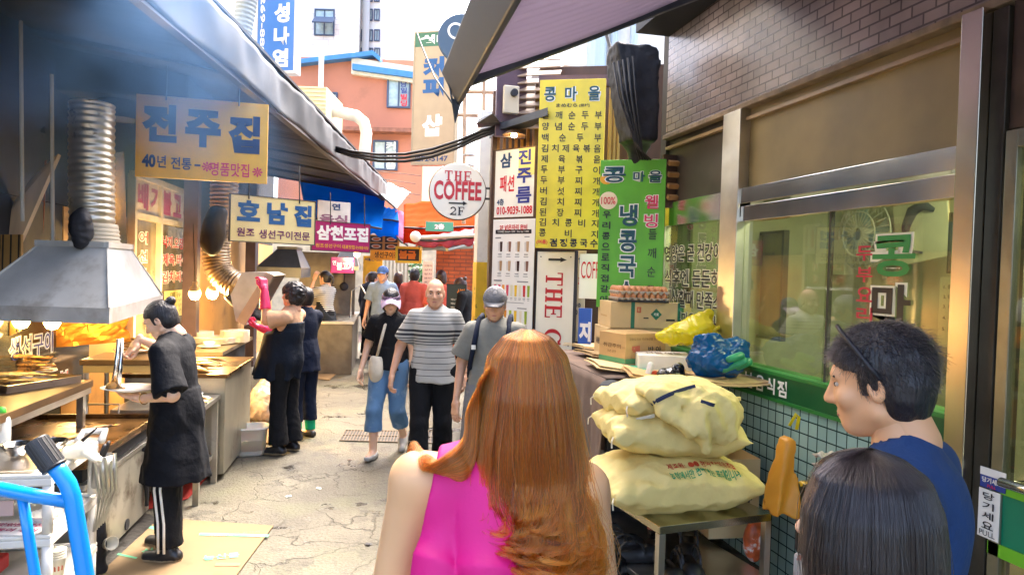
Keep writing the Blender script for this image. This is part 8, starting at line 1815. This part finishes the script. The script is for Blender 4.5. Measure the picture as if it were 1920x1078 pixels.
tn_ = thing('serving_tongs', 'long steel serving tongs in the hand of the nearest cook', 'tongs', P(222, 645, 4.02)); q = tn_.location
MB().tube([V((0, 0, .03)), P(218, 690, 4.02)-q, P(213, 722, 4.02)-q], [.012, .014, .017], 8).build('arm', steel_bright, tn_, smooth=True); MB().tube([V((.015, .01, .03)), P(226, 690, 4.0)-q, P(221, 722, 4.0)-q], [.010, .012, .015], 8).build('arm', steel_bright, tn_, smooth=True)
# gloved cook
def apron2(p, j, s, torso, arm, leg):
    d = smin(torso(p, .030), econe(p, (0, .03, 1.12), (.18, .165), (0, .10, .70), (.20, .22)), .05); d = np.maximum(d, .69+.10*p[:, 1]-p[:, 2]); d = np.maximum(d, p[:, 2]-1.225+.4*np.maximum(p[:, 1]-.02, 0)); an_ = np.arctan2(p[:, 0], p[:, 1]-.08)
    d = np.maximum(d, -el(p, (-.185, .0, 1.25), (.075, .10, .13))); d = np.maximum(d, -el(p, (.185, .0, 1.25), (.075, .10, .13)))
    return d+np.clip(1.05-p[:, 2], 0, .4)*.035*np.sin(an_*8)+.004*wob(p, 28, 3)
p2_ = PZ(532, 848, 0)
T2, j2, s2, tr2, hd2 = person('cook in long pink rubber gloves and navy apron lifting the tilted hood', p2_, toward(78), 1.58,
    dict(che=(0, -.03, 1.20), wai=(0, .0, 1.03), nek=(0, -.065, 1.345), hed=(0, -.055, 1.465), shR=(.16, -.03, 1.28), shL=(-.165, -.07, 1.275), elL=(-.19, .10, 1.235), wrL=(-.15, .14, 1.50), elR=(.19, .13, 1.07), wrR=(.11, .32, 1.135), anR=(.09, -.04, .08), anL=(-.09, .0, .08), knR=(.09, .0, .45), knL=(-.09, .02, .45)),
    [dict(k='top', n='blouse', m=tanc, sl=.78, hem=.92, inf=.012, hx=-.03, fl=.036, amp=.006), dict(k='fn', n='apron', m=cloth('apron_navy', (.006, .010, .019), .5), fn=apron2, h=.010), dict(k='pants', n='trousers', m=blackc, inf=.016, fl=.045)],
    hair='perm', hyaw=-8, hpit=4, hands={'L': dict(f=(.1, .25, 1), n=(.3, .9, -.1), curl=(35, 40, 25), thumb=.4), 'R': dict(f=(-.1, .8, .35), n=(0, -.3, .9), curl=(40, 45, 30), thumb=.5)}, h=.010, shoes=clogs, glovem=pinkglove)
person('cook mostly hidden behind the gloved cook, with green socks and a dark top', PZ(556, 842, 0)+LS*.45, toward(60), 1.52,
    dict(elR=(.2, .12, 1.1), wrR=(.18, .32, 1.15)),
    [dict(k='top', n='shirt', m=navyc, sl=1.0, hem=.74, inf=.02, fl=.02), dict(k='pants', n='trousers', m=navyc, inf=.02, tt=1.72, fl=.02), dict(k='fn', n='sock', m=mat('sock_green', (.0, .38, .16), .8), fn=lambda p, j, s, torso, arm, leg: np.minimum(cut_rc(p, j['knR']*.3+j['anR']*.7, j['anR'], .055, .050), cut_rc(p, j['knL']*.3+j['anL']*.7, j['anL'], .055, .05)), h=.009)],
    hair='short', h=.012, shoes=dict(m=shoe_b, top=-.02), eyes=False)
def apron3(p, j, s, torso, arm, leg):
    d = smin(torso(p, .026), econe(p, (0, .0, 1.05), (.17, .15), (0, .0, .62), (.22, .22)), .05); return np.maximum(np.maximum(d, .62-p[:, 2]), p[:, 2]-1.16+.5*np.maximum(-p[:, 1], 0)*3)+.005*wob(p, 25, 3)
person('third cook in striped tee, dark apron and black knee shorts wiping her brow', PZ(607, 697, 0), toward(70), 1.66,
    dict(elL=(-.20, .17, 1.28), wrL=(-.10, .16, 1.50), elR=(.2, .1, 1.1), wrR=(.14, .3, 1.05)),
    [dict(k='top', n='tee', m=stripes('tee_striped', (.66, .65, .60), (.03, .03, .035), None, period=.032, duty=.45), sl=.7, hem=.85, inf=.018, fl=.024), dict(k='fn', n='apron', m=cloth('apron_dark', (.018, .022, .028)), fn=apron3), dict(k='pants', n='shorts', m=blackc, tt=1.12, inf=.03, fl=.03)],
    hair='tail', hpit=-4, hands={'L': dict(f=(.2, -.2, 1), curl=(20, 25, 15)), 'R': dict()}, h=.013, shoes=clogs, eyes=False, sk=skin_pale)
# ------------------------------------------------------------------ far walkers
person('dark haired man in black jacket and trousers stooping beside the third stall', at(690, 13.2), toward(-50), 1.68, dict(hed=(0, .1, 1.54), nek=(0, .03, 1.42)), [dict(k='top', n='jacket', m=navyc, sl=1.9, hem=.80, inf=.02, fl=.0), dict(k='pants', n='trousers', m=blackc, inf=.018)], hair='short', h=.015, eyes=False, shoes=dict(m=shoe_b))
person('man in blue cap, pale blue tee and black trousers facing the camera', at(716, 11.6), toward(176), 1.76, dict(elR=(.25, -.03, 1.14), wrR=(.28, .05, .90)), [dict(k='top', n='tee', m=skyc, sl=.75, hem=.86, inf=.02, fl=.03), dict(k='pants', n='trousers', m=blackc, inf=.018)], hair='short', hat=('cap', cloth('cap_blue', (.06, .12, .28))), h=.013, shoes=dict(m=shoe_b))
wbg = tag(blob('white_bag', lambda p: el(p, (0, 0, 0), (.05, .06, .15))+.008*wob(p, 40, 2), (-.1, -.1, -.2), (.1, .1, .2), .014, board_w, loc=P(694, 616, 11.4)), 'small white bag in the hand of the man in the blue cap', 'bag')
person('dark haired person in maroon seen from behind, left of the salmon red shirt', at(745, 13.6), toward(-8), 1.66, {}, [dict(k='top', n='shirt', m=marc, sl=1.8, hem=.82, inf=.02, fl=.0), dict(k='pants', n='trousers', m=blackc, inf=.018)], hair='bob', hairm=hair_br, h=.016, eyes=False, shoes=dict(m=shoe_b))
person('short haired man in salmon red shirt and black trousers seen from behind', at(775, 12.4), toward(0), 1.74, {}, [dict(k='top', n='shirt', m=redc, sl=1.8, hem=.82, inf=.026, fl=.0), dict(k='pants', n='trousers', m=blackc, inf=.018)], hair='short', h=.015, eyes=False, shoes=dict(m=shoe_b))
person('brown haired person seen from behind above the bald man', at(825, 11.8), toward(5), 1.72, {}, [dict(k='top', n='shirt', m=redc, sl=1.0, hem=.82, inf=.02), dict(k='pants', n='trousers', m=blackc, inf=.018)], hair='bob', hairm=hair_br, h=.016, eyes=False, shoes=dict(m=shoe_b))
person('woman with a bun in a black jacket leaning over beside the white pillar', at(872, 10.6), toward(70), 1.68, dict(hed=(0, .10, 1.50), nek=(0, .05, 1.40), elL=(-.22, .02, 1.10), wrL=(-.2, .2, .95)), [dict(k='top', n='jacket', m=blackc, sl=1.9, hem=.84, inf=.02, fl=.0), dict(k='pants', n='trousers', m=blackc, inf=.02)], hair='bun', hairm=hair_br, hpit=-20, h=.014, eyes=False, shoes=dict(m=shoe_b))
dn = P(1893, 760, 2.75); person('dark haired diner in a navy jacket behind the glass door', V((dn.x+.48, dn.y+.1, 0)), toward(40), 1.50, dict(elR=(.2, .05, .98)), [dict(k='top', n='jacket', m=navyc, sl=1.9, hem=.70, inf=.03, fl=.0), dict(k='pants', n='trousers', m=blackc, inf=.02)], hair='short', h=.013, eyes=False, shoes=dict(m=shoe_b))
# ------------------------------------------------------------------ hair of the near people
def hairmat(name, c, rough=.3, var=.35, dk=.22, lt=1.9):
    m = bpy.data.materials.new(name); m.use_nodes = True; nt = m.node_tree; nt.nodes.clear(); o = _n(nt, 'ShaderNodeOutputMaterial'); hb_ = _n(nt, 'ShaderNodeBsdfHairPrincipled'); hb_.parametrization = 'COLOR'; hb_.inputs['Color'].default_value = c+(1,); hb_.inputs['Roughness'].default_value = rough; hb_.inputs['Radial Roughness'].default_value = .35
    for k in ('Random Color', 'Random Roughness'):
        if k in hb_.inputs: hb_.inputs[k].default_value = var
    hi_ = _n(nt, 'ShaderNodeAttribute', attribute_name='tone'); mr = _n(nt, 'ShaderNodeMapRange'); mr.inputs[3].default_value = dk; mr.inputs[4].default_value = lt; nt.links.new(hi_.outputs['Fac'], mr.inputs[0]); vm = _n(nt, 'ShaderNodeVectorMath', operation='SCALE'); vm.inputs[0].default_value = c; nt.links.new(mr.outputs[0], vm.inputs[3]); nt.links.new(vm.outputs[0], hb_.inputs['Color'])
    nt.links.new(hb_.outputs[0], o.inputs[0]); return m
def strands(name, arr, m, parent, r0=.00035, r1=.00018, tone=None):
    """arr: n x k x 3"""
    n, k, _ = arr.shape; c = bpy.data.hair_curves.new(name); c.add_curves([k]*n); c.attributes['position'].data.foreach_set('vector', arr.astype(np.float32).ravel())
    ra = c.attributes.get('radius') or c.attributes.new('radius', 'FLOAT', 'POINT'); ra.data.foreach_set('value', np.tile(np.linspace(r0, r1, k), n).astype(np.float32)); ta = c.attributes.new('tone', 'FLOAT', 'CURVE'); ta.data.foreach_set('value', (np.random.RandomState(1).rand(n) if tone is None else tone).astype(np.float32)); c.materials.append(m); o = bpy.data.objects.new(name, c); COL.objects.link(o); o.parent = parent; return o
def interp(tab, z): 
    zs = np.array([t[0] for t in tab]); return [np.interp(z, zs, np.array([t[i] for t in tab])) for i in range(1, len(tab[0]))]
def fall(n, k, tab, zend, seed, crown, wave=.004, curl=None, clumps=60, front=.35):
    """long hair: tab rows (drop, xl, xr, ymid, depth); strands start at the crown parting and fall round the back of an elliptical column; returns points and a tone per strand"""
    g_ = np.random.RandomState(seed); t0, t1 = -front*math.pi-math.pi/2, front*math.pi+math.pi/2
    cth = g_.uniform(t0, t1, clumps); clay = 1-.40*g_.rand(clumps)**1.5; cl = g_.randint(0, clumps, n); th = cth[cl]+g_.normal(0, .14, n); lay = clay[cl]-np.abs(g_.normal(0, .035, n)); czt = g_.normal(0, .045, clumps); zt = zend+czt[cl]+g_.normal(0, .02, n); s = np.linspace(0, 1, k)
    start = np.abs(g_.normal(0, .004, n)); cph = g_.uniform(0, 6.28, (clumps, 4)); cof = g_.normal(0, 1, (clumps, 3)); tone = np.clip(.5+.27*cof[cl, 1]+g_.normal(0, .12, n)+.5*(clay[cl]-.85), 0, 1)
    sd_ = (s**1.5)[None, :]*zt[:, None]+start[:, None]
    xl, xr, ym, dp_ = [a.reshape(n, k) for a in interp(tab, sd_.ravel())]
    cx, wx = (xl+xr)/2, (xr-xl)/2; pull = 1-.55*s[None, :]; the = cth[cl][:, None]+(th-cth[cl])[:, None]*pull+.10*np.sin(sd_*5+cph[cl, 3][:, None])*s[None, :]; sn, cs = np.sin(the), np.cos(the); L2 = lay[:, None]
    wv = wave*np.clip(sd_*3, 0, 1); x = cx+wx*sn*L2+wv*(np.sin(sd_*22+cph[cl, 1][:, None])+.5*cof[cl, 0][:, None]); y = ym-dp_*cs*L2+wv*(np.sin(sd_*19+cph[cl, 2][:, None])+.5*cof[cl, 1][:, None])
    z = -sd_
    if curl is not None:
        z0, amp, fq = curl; am = amp*np.clip((sd_-z0)/.12, 0, 1)*np.clip(1+.35*cof[cl, 2][:, None], .3, 1.7); ph_ = fq*(sd_-z0)*(1+.15*cof[cl, 0][:, None])+cph[cl, 3][:, None]; x = x+am*np.sin(ph_); y = y+am*np.cos(ph_)*.8-.4*am; z = z+.8*am*np.cos(ph_+1.2)
    jit = g_.normal(0, .0014, (n, 1, 3))*np.linspace(.3, 1.5, k)[None, :, None]
    fly = (g_.rand(n) < .035)[:, None, None]*g_.normal(0, .022, (n, 1, 3))*np.linspace(0, 1, k)[None, :, None]**2
    return np.stack([x, y, z], -1)+jit+fly+np.array(crown), tone
# ------------------------------------------------------------------ red haired woman in front
rp = at(948, 1.34); RZ = toward(0)
pinkm = mat('pink_silk', (.58, .0, .17), .6, var=.05, vscale=3, bump=.05, bscale=200, sheen=0)
def top_pink(p, j, s, torso, arm, leg):
    d = smin(torso(p, .016), econe(p, (0, -.005, 1.22), (.165, .125), (0, -.01, .75), (.19, .16)), .05); xx = np.abs(p[:, 0]); d = np.maximum(d, .75-p[:, 2])
    d = np.maximum(d, xx-.122-.16*np.clip(1.36-p[:, 2], 0, .45)**1.2)
    d = np.maximum(d, -rc(p, j['nek']+A_(0, -.03, .05), j['nek']+A_(0, .07, .0), .062, .07))
    fo = np.abs(np.sin(p[:, 0]*27+1.6*np.sin(p[:, 2]*6)+.6))**.7; return d-.026*fo*np.clip((1.40-p[:, 2])*5, 0, 1)*np.clip(-p[:, 1]*10, 0, 1)
Tr, jr, sr2, trr, _q = person('woman with long wavy copper hair in a bright pink sleeveless top seen from behind', rp, RZ, 1.63,
    dict(hed=(.035, .015, 1.515), nek=(.01, -.015, 1.395), shR=(.158, -.01, 1.335), shL=(-.162, -.01, 1.345), elR=(.205, -.0, 1.07), elL=(-.215, .0, 1.07)), [dict(k='fn', n='pink_top', m=pinkm, fn=top_pink, h=.006), dict(k='pants', n='trousers', m=blackc, inf=.015)], hair=None, h=.008, sk=mat('skin_warm', (.66, .38, .19), .45, sss=.12, var=.05, vscale=10), eyes=True, shoes=dict(m=shoe_b))
copper = hairmat('hair_copper', (.32, .056, .0035), .22, dk=.16, lt=2.0)
cr = (.042, -.02, 1.640)
tabR = [(0, -.012, .012, .0, .01), (.015, -.046, .048, .0, .05), (.05, -.073, .078, .005, .085), (.12, -.088, .098, .005, .105), (.21, -.100, .112, .0, .10), (.28, -.098, .120, -.02, .075), (.34, -.055, .122, -.035, .07), (.42, -.030, .122, -.04, .07), (.55, -.015, .115, -.05, .065)]
a1, tn1 = fall(16000, 30, tabR, .50, 1, cr, wave=.0035, curl=(.265, .026, 40), clumps=420, front=.12)
strands('hair', a1, copper, Tr, .00055, .00025, tn1)
# the lock sweeping over her left shoulder
g_ = np.random.RandomState(5); n, k = 2600, 22; s = np.linspace(0, 1, k)[None, :]; u = g_.rand(n)[:, None]; w_ = g_.rand(n)[:, None]
ctrl = [(-.068-.02*u, -.02-.06*w_, -.065-.03*u), (-.100-.006*w_+.02*u, -.03-.03*w_, -.14+0*u), (-.112+.02*u, -.045-.02*w_, -.205+.01*w_-.04*u), (-.145+.03*u, -.06-.02*w_, -.245+.02*w_-.03*u), (-.185+.02*u, -.03-.02*w_, -.247-.012*w_), (-.205-.02*u, .03+.05*u, -.262+.02*w_), (-.20-.02*u, .10, -.30-.05*u)]
tt = s*(len(ctrl)-1); ki = np.clip(tt.astype(int), 0, len(ctrl)-2); fr_ = tt-ki; out = np.zeros((n, k, 3)); C = np.stack([np.stack([np.broadcast_to(c_[i], (n, 1))[:, 0] for i in range(3)], -1) for c_ in ctrl], 1)
for q in range(k):
    i0 = int(ki[0, q]); f_ = float(fr_[0, q]); p0, p1, p2, p3 = C[:, max(i0-1, 0)], C[:, i0], C[:, i0+1], C[:, min(i0+2, len(ctrl)-1)]; out[:, q] = .5*(2*p1+(p2-p0)*f_+(2*p0-5*p1+4*p2-p3)*f_*f_+(3*p1-p0-3*p2+p3)*f_**3)
out += g_.normal(0, .0016, (n, 1, 3))*np.linspace(.5, 2, k)[None, :, None]+np.array(cr)
strands('hair', out, copper, Tr, .00045, .0002, np.clip(.5+.3*np.sin(u[:, 0]*40+3*np.sin(w_[:, 0]*9))+g_.normal(0, .12, n), 0, 1))
hairbase = mat('hair_under', (.16, .04, .010), .5, var=.4, vscale=30, stretch=(1, 1, .1))
def under(p, tab, crn, f_=.80, zmax=.46):
    q = p-np.asarray(crn, np.float32); dz = np.clip(-q[:, 2], 0, 2); xl, xr, ym, dp_ = interp(tab, dz); e = np.sqrt(((q[:, 0]-(xl+xr)/2)/((xr-xl)/2*f_+1e-4))**2+((q[:, 1]-ym)/(dp_*f_+1e-4))**2); return np.maximum(np.maximum((e-1)*np.minimum((xr-xl)/2*f_, dp_*f_), q[:, 2]+.018), -zmax-q[:, 2])
blob('hair_mass', lambda p: under(p, tabR, cr), (-.12, -.18, 1.14), (.22, .14, 1.66), .007, hairbase, Tr)
# ------------------------------------------------------------------ couple at the right
hp_ = P(1632, 718, 1.55); cz = hp_.z
Tm, jm, sm_, trm_, _z = person('young man with short black hair in a navy tee turned in profile to the left', V((hp_.x, hp_.y, 0))+V((.02, -.0, 0)), toward(48), 1.70,
    dict(nek=(0, -.06, cz-.145), hed=(0, .0, cz), shR=(.18, -.06, cz-.215), shL=(-.18, -.09, cz-.225), che=(0, -.06, cz-.32), wai=(0, -.04, cz-.5)), [dict(k='top', n='tee', m=cloth('tee_navy', (.02, .05, .14)), sl=.8, hem=.85, inf=.02, fl=.03, h=.008), dict(k='pants', n='trousers', m=blackc, inf=.015)], hair='short', hyaw=6, hpit=-12, h=.008, sk=mat('skin_tan', (.72, .38, .19), .5, sss=.12, var=.06, vscale=12), shoes=dict(m=shoe_b), hscale=1.0)
hbk = hairmat('hair_black_strand', (.016, .013, .014), .3)
g_ = np.random.RandomState(8); n, k = 9000, 8; th = g_.uniform(0, 2*math.pi, n); cz_ = g_.uniform(-.55, 1, n); r_ = np.sqrt(1-cz_**2); base = np.stack([r_*np.cos(th)*.083, -.016+r_*np.sin(th)*.104, .034+cz_*.100], 1)
keep = ~((base[:, 1] > .03) & (base[:, 2] < .075-.3*np.abs(base[:, 0]))) & ~((base[:, 2] < -.02+.4*np.maximum(base[:, 1], 0)) & (base[:, 1] > -.03)); base = base[keep]; n = len(base)
nrm = base/np.linalg.norm(base, axis=1)[:, None]; fl_ = np.stack([.25*np.sign(base[:, 0])*np.ones(n), .75*(base[:, 1] > -.02)*np.where(base[:, 2] > .05, 1, -.2)-.3, -.5-.6*(base[:, 2] < .06)], 1)+g_.normal(0, .3, (n, 3)); ln_ = np.where(base[:, 2] > .05, .034, .016)*g_.uniform(.6, 1.2, n)
t_ = np.linspace(0, 1, k)[None, :, None]; arr = base[:, None, :]+(nrm[:, None, :]*.30*t_+fl_[:, None, :]*.75*t_**1.3)*ln_[:, None, None]
strands('hair', trm_(arr.reshape(-1, 3)).reshape(n, k, 3), hbk, Tm, .0005, .0002)
MB().tube([tuple(trm_(np.array([q]))[0]) for q in [(-.03, .055, .137), (-.062, .04, .116), (-.085, .018, .085), (-.095, -.005, .045), (-.092, -.02, .015)]], .005, 6).build('glasses_arm', ink, Tm, smooth=True)
wp = P(1684, 872, 1.04); wz = wp.z
Tw, jw, sw2, trw, _w = person('woman with long straight dark hair in the near right corner, seen from behind', V((wp.x, wp.y, 0))+V((0, .06, 0)), toward(40), 1.50,
    dict(hed=(0, .0, wz-.115), nek=(0, -.03, wz-.24), shR=(.15, -.03, wz-.31), shL=(-.15, -.03, wz-.31), che=(0, -.03, wz-.40), wai=(0, -.02, wz-.56)), [dict(k='top', n='dress', m=cloth('dress_navy', (.02, .045, .12)), sl=.8, hem=.6, inf=.016, h=.01)], hair=None, hyaw=18, h=.008, sk=skin_pale, shoes=dict(m=shoe_b))
tabW = [(0, -.012, .012, .0, .01), (.012, -.050, .050, .0, .05), (.04, -.088, .088, 0, .088), (.09, -.108, .108, 0, .108), (.15, -.118, .122, -.002, .112), (.25, -.125, .132, -.01, .105), (.5, -.12, .13, -.02, .09)]
# hair in a frame turned with the head
crw = np.array([0, .0, wz+.008]); Rw = np.array(Matrix.Rotation(math.radians(18), 3, 'Z'))
aw1, tw1 = fall(13000, 20, tabW, .46, 4, (0, 0, 0), wave=.002, clumps=200, front=.30); aw1 = aw1@Rw.T+crw
dkb = hairmat('hair_dark_strand', (.011, .008, .0075), .2, dk=.3, lt=1.8); strands('hair', aw1, dkb, Tw, .0005, .0002, tw1)
blob('hair_mass', lambda p: under(np.asarray((p-crw.astype(np.float32))@Rw.astype(np.float32)), tabW, (0, 0, 0), .82, .42), (-.2, -.2, wz-.45), (.2, .2, wz+.02), .008, mat('hair_under_dark', (.012, .009, .009), .5), Tw)
